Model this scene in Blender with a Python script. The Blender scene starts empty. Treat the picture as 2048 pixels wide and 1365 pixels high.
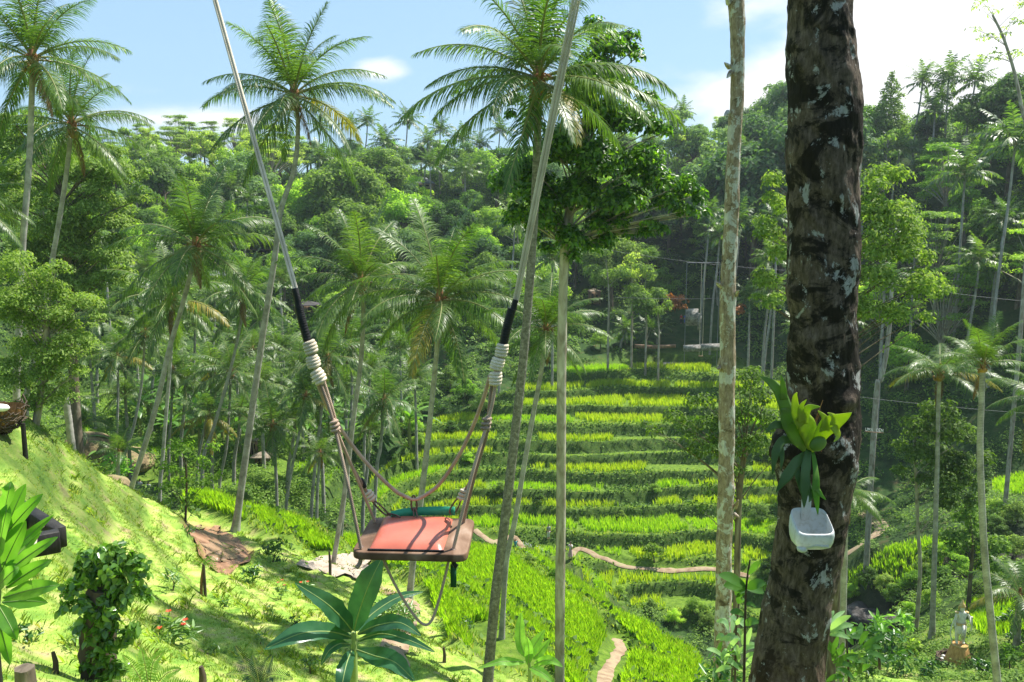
import bpy, math, random
import numpy as np
from mathutils import Vector, Matrix

# ------------------------------------------------------------------ camera
F = 1700.0; CX = 1024.0; CY = 682.5
PITCH = math.atan((CY - 450.0) / F)
CP, SP = math.cos(PITCH), math.sin(PITCH)
scene = bpy.context.scene
COL = scene.collection
cam_d = bpy.data.cameras.new("camera")
cam = bpy.data.objects.new("camera", cam_d)
COL.objects.link(cam)
cam_d.sensor_width = 36.0
cam_d.lens = F / 2048.0 * 36.0
cam_d.clip_start = 0.1
cam_d.clip_end = 3000.0
cam.location = (0, 0, 0)
cam.rotation_euler = (math.pi / 2 - PITCH, 0, 0)
scene.camera = cam
scene.render.resolution_x = 1024
scene.render.resolution_y = 682

# ------------------------------------------------------------------ light
SUN_AZ = math.radians(60)      # from +Y towards +X
SUN_EL = math.radians(59)
scene.view_settings.view_transform = 'Standard'
scene.view_settings.look = 'None'
scene.view_settings.gamma = 1.0
scene.view_settings.exposure = 1.05
scene.render.film_transparent = False
cy = scene.cycles
cy.max_bounces = 6; cy.diffuse_bounces = 3; cy.glossy_bounces = 2
cy.transmission_bounces = 4; cy.transparent_max_bounces = 6; cy.volume_bounces = 0
cy.caustics_reflective = False; cy.caustics_refractive = False
sun_d = bpy.data.lights.new("sun", 'SUN')
sun = bpy.data.objects.new("sun", sun_d); COL.objects.link(sun)
sun_d.energy = 5.0; sun_d.angle = math.radians(0.5); sun_d.color = (1.0, 0.955, 0.87)
sdir = Vector((math.cos(SUN_EL) * math.sin(SUN_AZ), math.cos(SUN_EL) * math.cos(SUN_AZ), math.sin(SUN_EL)))
sun.rotation_euler = sdir.to_track_quat('Z', 'Y').to_euler()

world = bpy.data.worlds.new("World"); scene.world = world
world.use_nodes = True
wn = world.node_tree.nodes; wl = world.node_tree.links
wn.clear()
w_out = wn.new('ShaderNodeOutputWorld'); w_bg = wn.new('ShaderNodeBackground')
sky = wn.new('ShaderNodeTexSky'); sky.sky_type = 'NISHITA'; sky.sun_disc = False
sky.sun_elevation = SUN_EL; sky.sun_rotation = SUN_AZ
sky.air_density = 1.0; sky.dust_density = 0.6; sky.ozone_density = 2.0
w_bg.inputs['Strength'].default_value = 0.102
# clouds: soft noise laid out over the sky dome
geo = wn.new('ShaderNodeTexCoord')
mp = wn.new('ShaderNodeMapping'); mp.inputs['Scale'].default_value = (1.0, 1.0, 2.6)
mp.inputs['Location'].default_value = (0.35, 0.0, 0.2)
nz = wn.new('ShaderNodeTexNoise'); nz.inputs['Scale'].default_value = 3.4; nz.inputs['Detail'].default_value = 9
nz.inputs['Roughness'].default_value = 0.52; nz.inputs['Distortion'].default_value = 0.15
wl.new(geo.outputs['Generated'], mp.inputs['Vector']); wl.new(mp.outputs['Vector'], nz.inputs['Vector'])
sep = wn.new('ShaderNodeSeparateXYZ'); wl.new(geo.outputs['Generated'], sep.inputs[0])
# cloud banks: centred in given compass directions
def wmath(op, a, b=None, c=None, clamp=False):
    n = wn.new('ShaderNodeMath'); n.operation = op; n.use_clamp = clamp
    for i, v in enumerate((a, b, c)):
        if v is None: continue
        if isinstance(v, (int, float)): n.inputs[i].default_value = v
        else: wl.new(v, n.inputs[i])
    return n.outputs[0]
def bank(u, v, ru, rv, amp):
    d = Vector(((u - CX) / F, CP + SP * (CY - v) / F, -SP + CP * (CY - v) / F)).normalized()
    dx = wmath('MULTIPLY', wmath('SUBTRACT', sep.outputs[0], d.x), F / ru)
    dz = wmath('MULTIPLY', wmath('SUBTRACT', sep.outputs[2], d.z), F / rv)
    r2 = wmath('ADD', wmath('MULTIPLY', dx, dx), wmath('MULTIPLY', dz, dz))
    return wmath('MULTIPLY', wmath('POWER', 2.718, wmath('MULTIPLY', r2, -1.0)), amp)
acc = None
for b in [(770, 132, 85, 36, .27), (880, 208, 140, 22, .13), (1440, 30, 100, 45, .22), (1840, 60, 270, 170, .36),
          (1840, 170, 200, 80, .22), (330, 236, 200, 18, .09), (1080, 180, 130, 30, .04), (2300, 60, 500, 250, .3), (-300, 120, 300, 80, .15)]:
    o = bank(*b); acc = o if acc is None else wmath('ADD', acc, o)
cl = wmath('ADD', nz.outputs['Fac'], acc)
mr = wn.new('ShaderNodeMapRange'); mr.interpolation_type = 'SMOOTHSTEP'
mr.inputs[1].default_value = 0.62; mr.inputs[2].default_value = 0.82
wl.new(cl, mr.inputs[0])
# the sky pales towards its lower rim
mixc = wn.new('ShaderNodeMix'); mixc.data_type = 'RGBA'
skyb = wn.new('ShaderNodeMix'); skyb.data_type = 'RGBA'; skyb.inputs[0].default_value = 0.75
wl.new(sky.outputs[0], skyb.inputs[6]); skyb.inputs[7].default_value = (2.1, 3.35, 4.55, 1)
wl.new(mr.outputs[0], mixc.inputs[0]); wl.new(skyb.outputs[2], mixc.inputs[6]); mixc.inputs[7].default_value = (5.8, 5.8, 5.85, 1)
wl.new(mixc.outputs[2], w_bg.inputs['Color']); wl.new(w_bg.outputs[0], w_out.inputs[0])

# ------------------------------------------------------------------ helpers
rng = np.random.default_rng(7)
PI = math.pi
def P(u, v, Y):
    """world point that is Y metres ahead (horizontally) in the direction of photo position u, v"""
    x = (u - CX) / F; yc = (CY - v) / F
    d = (x, CP + SP * yc, -SP + CP * yc)
    s = Y / d[1]
    return np.array((d[0] * s, Y, d[2] * s))
def proj(p):
    p = np.asarray(p, float)
    zc = p[..., 1] * CP - p[..., 2] * SP
    yc = p[..., 1] * SP + p[..., 2] * CP
    zc = np.maximum(zc, 0.01)
    return CX + F * p[..., 0] / zc, CY - F * yc / zc

def _h(ix, iy, s):
    n = (ix * 374761393 + iy * 668265263 + s * 974634777) & 0xFFFFFFFF
    n = ((n ^ (n >> 13)) * 1274126177) & 0xFFFFFFFF
    return ((n ^ (n >> 16)) & 0xFFFF) / 65535.0
def vnoise(x, y, s=0):
    x = np.asarray(x, float); y = np.asarray(y, float)
    ix = np.floor(x).astype(np.int64); iy = np.floor(y).astype(np.int64)
    fx = x - ix; fy = y - iy
    fx = fx * fx * (3 - 2 * fx); fy = fy * fy * (3 - 2 * fy)
    a = _h(ix, iy, s); b = _h(ix + 1, iy, s); c = _h(ix, iy + 1, s); d = _h(ix + 1, iy + 1, s)
    return (a * (1 - fx) + b * fx) * (1 - fy) + (c * (1 - fx) + d * fx) * fy
def fbm(x, y, s=0, o=3):
    t = 0; a = .5
    for k in range(o):
        t = t + a * vnoise(x * 2 ** k, y * 2 ** k, s + k); a *= .5
    return t - .5 + a
def smooth(a, b, x):
    t = np.clip((x - a) / (b - a), 0, 1); return t * t * (3 - 2 * t)
def poly_sd(u, v, poly):
    """signed distance (inside > 0) of points to a polygon"""
    u = np.asarray(u, float); v = np.asarray(v, float)
    inside = np.zeros(u.shape, bool); d2 = np.full(u.shape, 1e18)
    n = len(poly)
    for i in range(n):
        x1, y1 = poly[i]; x2, y2 = poly[(i + 1) % n]
        dx, dy = x2 - x1, y2 - y1
        t = np.clip(((u - x1) * dx + (v - y1) * dy) / (dx * dx + dy * dy + 1e-9), 0, 1)
        d2 = np.minimum(d2, (u - x1 - t * dx) ** 2 + (v - y1 - t * dy) ** 2)
        c = ((y1 > v) != (y2 > v)) & (u < dx * (v - y1) / (dy if dy else 1e-9) + x1)
        inside ^= c
    return np.where(inside, 1, -1) * np.sqrt(d2)
def path_dist(x, y, pts):
    x = np.asarray(x, float); y = np.asarray(y, float); d2 = np.full(x.shape, 1e18)
    for i in range(len(pts) - 1):
        x1, y1 = pts[i][:2]; x2, y2 = pts[i + 1][:2]
        dx, dy = x2 - x1, y2 - y1
        t = np.clip(((x - x1) * dx + (y - y1) * dy) / (dx * dx + dy * dy + 1e-9), 0, 1)
        d2 = np.minimum(d2, (x - x1 - t * dx) ** 2 + (y - y1 - t * dy) ** 2)
    return np.sqrt(d2)

def spline(pts, n):
    pts = np.asarray(pts, float); k = len(pts)
    t = np.linspace(0, k - 1, n); i = np.clip(t.astype(int), 0, k - 2); f = (t - i)[:, None]
    p0 = pts[np.clip(i - 1, 0, k - 1)]; p1 = pts[i]; p2 = pts[i + 1]; p3 = pts[np.clip(i + 2, 0, k - 1)]
    return .5 * (2 * p1 + (p2 - p0) * f + (2 * p0 - 5 * p1 + 4 * p2 - p3) * f ** 2 + (3 * p1 - p0 - 3 * p2 + p3) * f ** 3)
def mesh_np(name, V, faces_flat, loop_tot, smooth_sh=False):
    """mesh from numpy: V (n,3), faces_flat loop vertex indices, loop_tot sizes"""
    me = bpy.data.meshes.new(name)
    V = np.asarray(V, np.float32); ff = np.asarray(faces_flat, np.int32).ravel(); lt = np.asarray(loop_tot, np.int32)
    me.vertices.add(len(V)); me.vertices.foreach_set('co', V.ravel())
    me.loops.add(len(ff)); me.loops.foreach_set('vertex_index', ff)
    me.polygons.add(len(lt))
    ls = np.zeros(len(lt), np.int32); ls[1:] = np.cumsum(lt)[:-1]
    me.polygons.foreach_set('loop_start', ls); me.polygons.foreach_set('loop_total', lt)
    if smooth_sh: me.polygons.foreach_set('use_smooth', np.ones(len(lt), bool))
    me.update(calc_edges=True)
    return me
class MB:
    """collects quads/tris as numpy blocks and builds ONE mesh"""
    def __init__(s): s.V = []; s.F = []; s.T = []; s.M = []; s.n = 0; s.mi = 0
    def add(s, V, Fq):
        V = np.asarray(V, float).reshape(-1, 3); Fq = np.asarray(Fq, int)
        s.V.append(V); s.F.append((Fq + s.n).ravel()); s.T.append(np.full(len(Fq), Fq.shape[1])); s.M.append(np.full(len(Fq), s.mi)); s.n += len(V)
        return s
    def build(s, name, mats, parent=None, origin=None, smooth_sh=True, loc=None):
        V = np.concatenate(s.V)
        if origin is not None: V = V - np.asarray(origin)
        me = mesh_np(name, V, np.concatenate(s.F), np.concatenate(s.T), smooth_sh)
        if not isinstance(mats, (list, tuple)): mats = [mats]
        for m in mats: me.materials.append(m)
        if len(mats) > 1: me.polygons.foreach_set('material_index', np.concatenate(s.M).astype(np.int32))
        o = bpy.data.objects.new(name, me); COL.objects.link(o)
        if parent is not None: o.parent = parent
        if loc is not None: o.location = Vector(loc)
        return o
    # --- shapes
    def tube(s, pts, rad, seg=8, cap=True, wob=0.0, flat=1.0):
        pts = np.asarray(pts, float); n = len(pts)
        rad = np.broadcast_to(np.asarray(rad, float), (n,)) if np.ndim(rad) < 2 else np.asarray(rad)
        tg = np.gradient(pts, axis=0); tg /= np.linalg.norm(tg, axis=1)[:, None] + 1e-12
        ref = np.array((0, 0, 1.0)) if abs(tg[0][2]) < .9 else np.array((0, 1.0, 0))
        a = np.cross(tg[0], ref); a /= np.linalg.norm(a)
        V = []
        th = np.arange(seg) / seg * 2 * PI
        for i in range(n):
            a = a - tg[i] * np.dot(a, tg[i]); a /= np.linalg.norm(a) + 1e-12
            b = np.cross(tg[i], a)
            r = rad[i] * (1 + (wob * (rng.random(seg) - .5) if wob else 0))
            V.append(pts[i] + np.outer(np.cos(th) * r, a) + np.outer(np.sin(th) * r * flat, b))
        V = np.concatenate(V)
        i, j = np.meshgrid(np.arange(n - 1), np.arange(seg), indexing='ij'); i = i.ravel(); j = j.ravel(); k = (j + 1) % seg
        s.add(V, np.stack([i * seg + j, i * seg + k, (i + 1) * seg + k, (i + 1) * seg + j], 1))
        if cap:
            for e, c in ((0, pts[0]), (n - 1, pts[-1])):
                W = np.concatenate([V[e * seg:(e + 1) * seg], [c]])
                jj = np.arange(seg); kk = (jj + 1) % seg
                t = np.stack([kk, jj, np.full(seg, seg)], 1) if e == 0 else np.stack([jj, kk, np.full(seg, seg)], 1)
                s.add(W, t)
        return s
    def box(s, c, size, R=None):
        sx, sy, sz = np.asarray(size, float) / 2
        V = np.array([(x, y, z) for x in (-sx, sx) for y in (-sy, sy) for z in (-sz, sz)])
        if R is not None: V = V @ np.asarray(R).T
        return s.add(V + np.asarray(c), [(0, 1, 3, 2), (4, 6, 7, 5), (0, 4, 5, 1), (2, 3, 7, 6), (0, 2, 6, 4), (1, 5, 7, 3)])
    def ball(s, c, r, seg=10, rings=7, noise=0.0):
        r = np.broadcast_to(np.asarray(r, float), (3,))
        V = []
        for i in range(rings + 1):
            ph = PI * i / rings
            for j in range(seg):
                th = 2 * PI * j / seg
                k = 1 + (noise * (rng.random() - .5) if noise and 0 < i < rings else 0)
                V.append((math.sin(ph) * math.cos(th) * k, math.sin(ph) * math.sin(th) * k, math.cos(ph) * k))
        V = np.array(V) * r + np.asarray(c)
        Fq = [(i * seg + j, (i + 1) * seg + j, (i + 1) * seg + (j + 1) % seg, i * seg + (j + 1) % seg) for i in range(rings) for j in range(seg)]
        return s.add(V, Fq)
    def lathe(s, c, prof, seg=20, sx=1.0, sy=1.0):
        V = []; n = len(prof)
        for r, z in prof:
            for j in range(seg):
                th = 2 * PI * j / seg; V.append((c[0] + r * sx * math.cos(th), c[1] + r * sy * math.sin(th), c[2] + z))
        return s.add(V, [(i * seg + j, i * seg + (j + 1) % seg, (i + 1) * seg + (j + 1) % seg, (i + 1) * seg + j) for i in range(n - 1) for j in range(seg)])

def unit(a): 
    a = np.asarray(a, float); return a / (np.linalg.norm(a, axis=-1, keepdims=True) + 1e-12)
def leaf_verts(C, A, N, L, W, fold=0.0, curl=0.0):
    """leaf shapes at C along axis A with normal N; returns V (n*6,3), two quads each"""
    A = unit(A); S = unit(np.cross(A, N)); N = np.cross(S, A)
    L = np.asarray(L)[:, None]; W = np.asarray(W)[:, None]
    b = C; t = C + A * L - N * (L * curl)
    m1 = C + A * L * .33 ; m2 = C + A * L * .7 - N * (L * curl * .45)
    l1 = m1 + S * W * .5 + N * W * fold; r1 = m1 - S * W * .5 + N * W * fold
    V = np.stack([b, r1, m2 - S * W * .36 + N * W * fold, t, m2 + S * W * .36 + N * W * fold, l1], 1).reshape(-1, 3)
    return V
def add_leaves(mb, C, A, N, L, W, fold=0.0, curl=0.0):
    n = len(C)
    if fold == 0 and curl == 0:
        A = unit(A); S = unit(np.cross(A, N))
        L = np.asarray(L)[:, None]; W = np.asarray(W)[:, None]
        V = np.stack([C, C + A * L * .45 - S * W * .5, C + A * L, C + A * L * .45 + S * W * .5], 1).reshape(-1, 3)
        mb.add(V, np.arange(n * 4).reshape(n, 4))
    else:
        V = leaf_verts(C, A, N, L, W, fold, curl)
        k = np.arange(n)[:, None] * 6
        mb.add(V, np.concatenate([k + np.array([[0, 1, 2, 3]]), k + np.array([[0, 3, 4, 5]])]))
def rand_unit(n):
    v = rng.normal(size=(n, 3)); return unit(v)

def obj_tag(o, label=None, cat=None, group=None, kind=None):
    if label: o['label'] = label
    if cat: o['category'] = cat
    if group: o['group'] = group
    if kind: o['kind'] = kind
    return o
def empty(name, loc, label, cat, group=None, rz=0.0):
    o = bpy.data.objects.new(name, None); COL.objects.link(o)
    o.empty_display_size = 0.3
    o.location = Vector(loc); o.rotation_euler = (0, 0, rz)
    return obj_tag(o, label, cat, group)
PENDING = []      # repeats whose label is completed at the end: (object, base text, u position)
def pend(o, base, group=None):
    PENDING.append((o, base, group))

# ------------------------------------------------------------------ materials
def new_mat(name):
    m = bpy.data.materials.new(name); m.use_nodes = True
    n = m.node_tree.nodes; l = m.node_tree.links; n.clear()
    out = n.new('ShaderNodeOutputMaterial'); return m, n, l, out
def ramp(n, stops):
    r = n.new('ShaderNodeValToRGB'); e = r.color_ramp.elements
    while len(e) > 1: e.remove(e[-1])
    e[0].position = stops[0][0]; e[0].color = (*stops[0][1], 1)
    for p, c in stops[1:]:
        k = e.new(p); k.color = (*c, 1)
    return r
def foliage(name, cols, trans=0.35, rough=0.45, spec=0.4, tcol=1.25, objvar=0.25, tip=None):
    m, n, l, out = new_mat(name)
    g = n.new('ShaderNodeNewGeometry'); r = ramp(n, [(i / (len(cols) - 1), c) for i, c in enumerate(cols)])
    l.new(g.outputs['Random Per Island'], r.inputs[0])
    oi = n.new('ShaderNodeObjectInfo'); hs = n.new('ShaderNodeHueSaturation')
    mr = n.new('ShaderNodeMapRange'); l.new(oi.outputs['Random'], mr.inputs[0]); mr.inputs[3].default_value = 1 - objvar; mr.inputs[4].default_value = 1 + objvar
    mh = n.new('ShaderNodeMapRange'); l.new(oi.outputs['Random'], mh.inputs[0]); mh.inputs[3].default_value = 0.5 + objvar * .06; mh.inputs[4].default_value = 0.5 - objvar * .06
    l.new(mr.outputs[0], hs.inputs['Value']); l.new(mh.outputs[0], hs.inputs['Hue']); l.new(r.outputs[0], hs.inputs['Color'])
    colr = hs.outputs[0]
    p = n.new('ShaderNodeBsdfPrincipled'); p.inputs['Roughness'].default_value = rough; p.inputs['Specular IOR Level'].default_value = spec
    l.new(colr, p.inputs['Base Color'])
    if trans > 0:
        t = n.new('ShaderNodeBsdfTranslucent'); tc = n.new('ShaderNodeMix'); tc.data_type = 'RGBA'; tc.blend_type = 'MULTIPLY'; tc.inputs[0].default_value = 1
        l.new(colr, tc.inputs[6]); tc.inputs[7].default_value = (1.5 * tcol, 1.7 * tcol, 0.5 * tcol, 1)
        l.new(tc.outputs[2], t.inputs[0])
        mx = n.new('ShaderNodeMixShader'); mx.inputs[0].default_value = trans
        l.new(p.outputs[0], mx.inputs[1]); l.new(t.outputs[0], mx.inputs[2]); l.new(mx.outputs[0], out.inputs[0])
    else: l.new(p.outputs[0], out.inputs[0])
    return m
def noisy(name, stops, scale=6.0, rough=0.85, bump=0.3, bscale=30.0, stretch=(1, 1, 1), spec=0.3, detail=6, dist=0.0, bdist=0.01):
    m, n, l, out = new_mat(name)
    tc = n.new('ShaderNodeTexCoord'); mp = n.new('ShaderNodeMapping'); mp.inputs['Scale'].default_value = stretch
    l.new(tc.outputs['Object'], mp.inputs[0])
    t = n.new('ShaderNodeTexNoise'); t.inputs['Scale'].default_value = scale; t.inputs['Detail'].default_value = detail; t.inputs['Distortion'].default_value = dist
    l.new(mp.outputs[0], t.inputs['Vector'])
    r = ramp(n, stops); l.new(t.outputs['Fac'], r.inputs[0])
    p = n.new('ShaderNodeBsdfPrincipled'); p.inputs['Roughness'].default_value = rough; p.inputs['Specular IOR Level'].default_value = spec
    l.new(r.outputs[0], p.inputs['Base Color'])
    if bump:
        t2 = n.new('ShaderNodeTexNoise'); t2.inputs['Scale'].default_value = bscale; t2.inputs['Detail'].default_value = 5; l.new(mp.outputs[0], t2.inputs['Vector'])
        b = n.new('ShaderNodeBump'); b.inputs['Strength'].default_value = bump; b.inputs['Distance'].default_value = bdist
        l.new(t2.outputs['Fac'], b.inputs['Height']); l.new(b.outputs[0], p.inputs['Normal'])
    l.new(p.outputs[0], out.inputs[0]); return m
def plain(name, col, rough=0.6, metal=0.0, spec=0.4):
    c = np.array(col)
    return noisy(name, [(.3, tuple(c * .82)), (.7, tuple(np.minimum(c * 1.12, 1)))], 9, rough, 0.15, 40, spec=spec)
# ------------------------------------------------------------------ terrain
CPX = [(0,1365,10),(0,1200,15),(0,1050,20),(0,900,25),(0,838,27.5),(-200,1200,14),(-200,900,22),(-250,700,30),
(150,1365,12),(150,1200,18),(150,1050,26),(130,905,36),(80,860,32),
(300,1365,14.5),(300,1200,22),(300,1080,32),(250,1000,44),(292,1030,43),(270,1016,50),
(450,1365,17),(450,1250,23),(450,1150,33),(470,1085,39.5),(380,1050,41),
(600,1365,19.5),(600,1250,27),(600,1180,34),(560,1055,50),(660,1128,45),(450,1030,50),
(800,1365,23),(800,1280,29),(800,1200,39),(760,1125,52),
(1000,1365,31),(1000,1280,38),(950,1180,49),(930,1125,59),
(1200,1365,37),(1200,1250,48),(1170,1196,54),(1080,1142,58),(1020,1132,58),
(1320,1290,47),(1390,1345,43),(1330,1365,41),
(1390,1330,74),(1720,1262,74),(1560,1315,74),(1100,1110,76),
(1290,1235,81),(1430,1235,81),(1150,1155,86),(1290,1155,86),(1430,1155,86),(1010,1105,90.5),(1150,1105,90.5),(1290,1105,90.5),(1430,1105,90.5),(860,1050,94.5),(1010,1050,94.5),(1150,1050,94.5),(1290,1050,94.5),(1430,1050,94.5),(860,1000,98.5),(1010,1000,98.5),(1150,1000,98.5),(1290,1000,98.5),(1430,1000,98.5),(860,950,103),(1010,950,103),(1150,950,103),(1290,950,103),(1430,950,103),(860,900,107.5),(1010,900,107.5),(1150,900,107.5),(1290,900,107.5),(1430,900,107.5),(860,850,113),(1010,850,113),(1150,850,113),(1290,850,113),(1430,850,113),(1010,800,119),(1150,800,119),(1290,800,119),(1430,800,119),(1150,760,125.5),(1290,760,125.5),(1430,760,125.5),(1150,705,136),(1290,705,136),(1430,705,136),
(1350,660,146),
(1600,1100,90),(1600,1000,98.5),(1600,900,107),(1740,1090,80),(1760,1000,92),(1850,1090,76),(1990,975,86),(2048,950,88),(1900,1110,71),(1900,1200,57),(1820,1190,66),
(1990,1240,49),(1915,1330,42),(2048,1365,37),(1830,1365,38),(1680,1365,35),(1740,1325,43),(1860,1255,48),(2048,1200,52),
(283,1004,80),(290,1004,66),(200,890,90),(180,845,95),(120,805,100),(0,800,95),(350,935,86),(450,965,77),(560,965,80),(640,1050,62),(500,1005,68),
(480,880,95),(700,860,105),(600,800,114),(300,790,110),(850,810,119),(790,750,128),(900,725,132),(750,660,140),(600,610,146),(400,610,140),(200,610,125),(0,610,105),
(200,440,160),(600,440,182),(1000,440,188),(1400,430,178),(1700,410,150),(2000,430,122),(1200,560,160),(1000,560,165),
(0,345,150),(400,345,210),(800,340,218),(1200,335,218),(1400,320,192),(1750,275,172),(2048,255,142),
(1900,720,110),(2048,810,95),(1700,720,135),(1550,610,148),(1900,570,122),(2300,400,120),(2300,900,80),(-250,330,130)]
CPW = [(0,0,-1.7),(3,-8,-1.0),(-6,-6,-1.0),(0,5,-4.2),(2.1,6,-4.7),(2,12,-9),(3,20,-14),(8,20,-14),(5,9,-6.5),(14,30,-20),(-7,4,-4.0),(9,8,-5),
 (11,52,-31),(24,58,-34),(-5,70,-34.5),(-14,68,-31),(-30,68,-22),(16,56,-33),
 (-20,62,-27),(-60,30,10),(-60,80,0),(60,20,-5),(70,50,-15),(70,90,-5),
 (-300,420,0),(0,420,0),(300,420,0),(-150,200,22),(150,200,26),(-200,0,20),(200,0,10),(0,-60,12),(150,100,18),(-150,100,22),(0,260,6),(-90,260,6),(90,240,8),(-130,250,4),(140,250,6)]
ctl = np.array([P(*c) for c in CPX] + [np.array(c, float) for c in CPW])
_d = np.linalg.norm(ctl[:, None, :2] - ctl[None, :, :2], axis=2)
_K = np.zeros((len(ctl) + 3,) * 2)
_K[:len(ctl), :len(ctl)] = -_d + np.eye(len(ctl)) * -0.6
_K[:len(ctl), -3:] = np.c_[np.ones(len(ctl)), ctl[:, :2] / 100]; _K[-3:, :len(ctl)] = _K[:len(ctl), -3:].T
_w = np.linalg.solve(_K, np.r_[ctl[:, 2], 0, 0, 0])
def Hbase(x, y):
    x = np.asarray(x, float); y = np.asarray(y, float); sh = x.shape; x = x.ravel(); y = y.ravel()
    out = np.empty(len(x))
    for i in range(0, len(x), 20000):
        xx = x[i:i + 20000]; yy = y[i:i + 20000]
        d = np.sqrt((xx[:, None] - ctl[None, :, 0]) ** 2 + (yy[:, None] - ctl[None, :, 1]) ** 2 + .5)
        out[i:i + 20000] = -d @ _w[:-3] + _w[-3] + _w[-2] * xx / 100 + _w[-1] * yy / 100
    return out.reshape(sh)
R_OPP = [(735,985),(870,850),(1000,800),(1120,735),(1290,705),(1440,700),(1560,760),(1620,900),(1640,1000),(1620,1150),(1560,1260),(1440,1262),(1330,1235),(1180,1200),(1090,1130),(1010,1110),(940,1060),(860,1040),(760,1040)]
R_NEAR = [(350,990),(430,995),(560,1035),(690,1100),(800,1120),(930,1060),(1010,1095),(1080,1115),(1200,1190),(1345,1280),(1400,1340),(1400,1500),(950,1500),(900,1300),(860,1210),(740,1130),(640,1120),(600,1110),(540,1100),(500,1075),(420,1040),(370,1030)]
R_MID = [(60,760),(300,790),(520,840),(690,900),(680,990),(560,1030),(440,1010),(330,970),(180,930),(80,860)]
R_UPPER = [(420,770),(640,770),(640,850),(420,850)]
MUD = [(368,1046),(430,1052),(452,1066),(485,1092),(508,1102),(500,1125),(460,1150),(430,1143),(405,1120),(398,1090),(372,1066)]
R_FLAT = [(1690,1150),(1780,1095),(1890,1070),(1885,1130),(1790,1150),(1700,1180)]
R_FLAT2 = [(1985,962),(2040,950),(2150,940),(2150,985),(1985,988)]
R_STAT = [(1925,1210),(1990,1190),(2060,1195),(2120,1300),(2060,1290),(1960,1275)]
STEP_O, STEP_N = 1.38, 1.15
CARVE = []
def terrain(x, y):
    """returns z and zone weights"""
    x = np.asarray(x, float); y = np.asarray(y, float)
    H = Hbase(x, y)
    und = fbm(x / 11, y / 11, 3, 4) * 1.1 * smooth(48, 60, y) + fbm(x / 3.0, y / 3.0, 9, 3) * .42 * smooth(8, 20, y) + fbm(x / .9, y / .9, 14, 2) * .16 * smooth(7, 12, y) * (y < 62)
    u, v = proj(np.stack([x, y, H], -1))
    und = und * (1 - np.exp(-((x + 32) ** 2 / 120 + (y - 72) ** 2 / 250)))
    k_opp = smooth(-14, 14, poly_sd(u, v, R_OPP)) * (y > 70) * (y < 146)
    k_near = smooth(-12, 10, poly_sd(u, v, R_NEAR)) * smooth(27, 34, y) * (y < 68)
    k_mid = smooth(-14, 14, poly_sd(u, v, R_MID)) * (y > 64) * (y < 125)
    k_st = smooth(-14, 10, poly_sd(u, v, R_STAT)) * (y > 35) * (y < 60)
    k_fl = np.maximum(smooth(-8, 8, poly_sd(u, v, R_FLAT)), smooth(-8, 8, poly_sd(u, v, R_FLAT2))) * (y > 60) * (y < 110)
    k_mud = smooth(-5, 5, poly_sd(u, v, MUD)) * (y > 30) * (y < 50)
    Hn = H + und * .5 + fbm(x / 21, y / 16, 21, 3) * 4.4 * smooth(40, 80, y) + fbm(x / 5, y / 5, 25, 2) * .5
    def terr(Hx, st, r, rim):
        t = Hx / st; t = t + .26 * np.sin(t * 2.1 + 5 * fbm(x / 25, y / 25, 77, 2)); k = np.floor(t); fr = t - k
        z = (k + smooth(0, 1, np.clip(fr / r, 0, 1))) * st
        z = z + rim * np.exp(-((fr - r - .05) / .05) ** 2)
        return z, fr
    Hm = H + fbm(x / 17, y / 17, 21, 3) * 1.1 + fbm(x / 5, y / 5, 25, 2) * .35
    zo, fo = terr(Hn, STEP_O, .20, .16); zn, fn = terr(Hm, STEP_N, .24, .12); zm, fm = terr(Hn, 1.3, .28, .1)
    z = H + und
    lawn_t, _ = terr(H + fbm(x / 6, y / 6, 33, 3) * .8, .55, .35, .0)
    k_lawn = (1 - smooth(40, 48, y)) * smooth(9, 14, y) * (1 - k_near)
    z = z + (lawn_t - H) * .7 * k_lawn
    z = z * (1 - k_opp) + zo * k_opp
    z = z * (1 - k_near) + zn * k_near
    z = z * (1 - k_mid) + zm * k_mid
    zmud = H - .12 + fbm(x / 1.1, y / 1.1, 5, 3) * .12
    z = z * (1 - k_mud) + (-13.35 - .0 * H) * k_mud * 0 + k_mud * (zmud)
    if CARVE:
        dp = np.minimum(path_dist(x, y, CARVE[0]), path_dist(x, y, CARVE[1])); kp = np.exp(-(dp / 1.0) ** 4); z = z * (1 - kp) + (H + .25) * kp
    # river bed
    rd = path_dist(x, y, [(-14, 72), (2, 71), (14, 68), (26, 72), (34, 72), (60, 60)])
    z = z - 2.2 * np.exp(-(rd / 4.0) ** 2)
    return z, dict(u=u, v=v, opp=k_opp, near=k_near, mid=k_mid, stat=k_st, flat=k_fl, mud=k_mud, fo=fo, fn=fn, fm=fm, H=H, river=np.exp(-(rd / 5.0) ** 2))
def Z(x, y): return float(terrain(np.array([x]), np.array([y]))[0][0])
def Zs(x, y): return terrain(x, y)[0]
def hit(u, v, ymin=4.0, ymax=300.0):
    """where the sight line of photo position u, v meets the ground"""
    Y = np.exp(np.linspace(math.log(ymin), math.log(ymax), 900))
    p0 = P(u, v, 1.0)
    z = Zs(p0[0] * Y, Y)
    b = np.nonzero(z >= p0[2] * Y)[0]
    if len(b) == 0: return None
    i = b[0]
    if i == 0: y = Y[0]
    else:
        a0 = p0[2] * Y[i - 1] - z[i - 1]; a1 = p0[2] * Y[i] - z[i]
        y = Y[i - 1] + (Y[i] - Y[i - 1]) * a0 / (a0 - a1 + 1e-9)
    return np.array((p0[0] * y, y, p0[2] * y))

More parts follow.
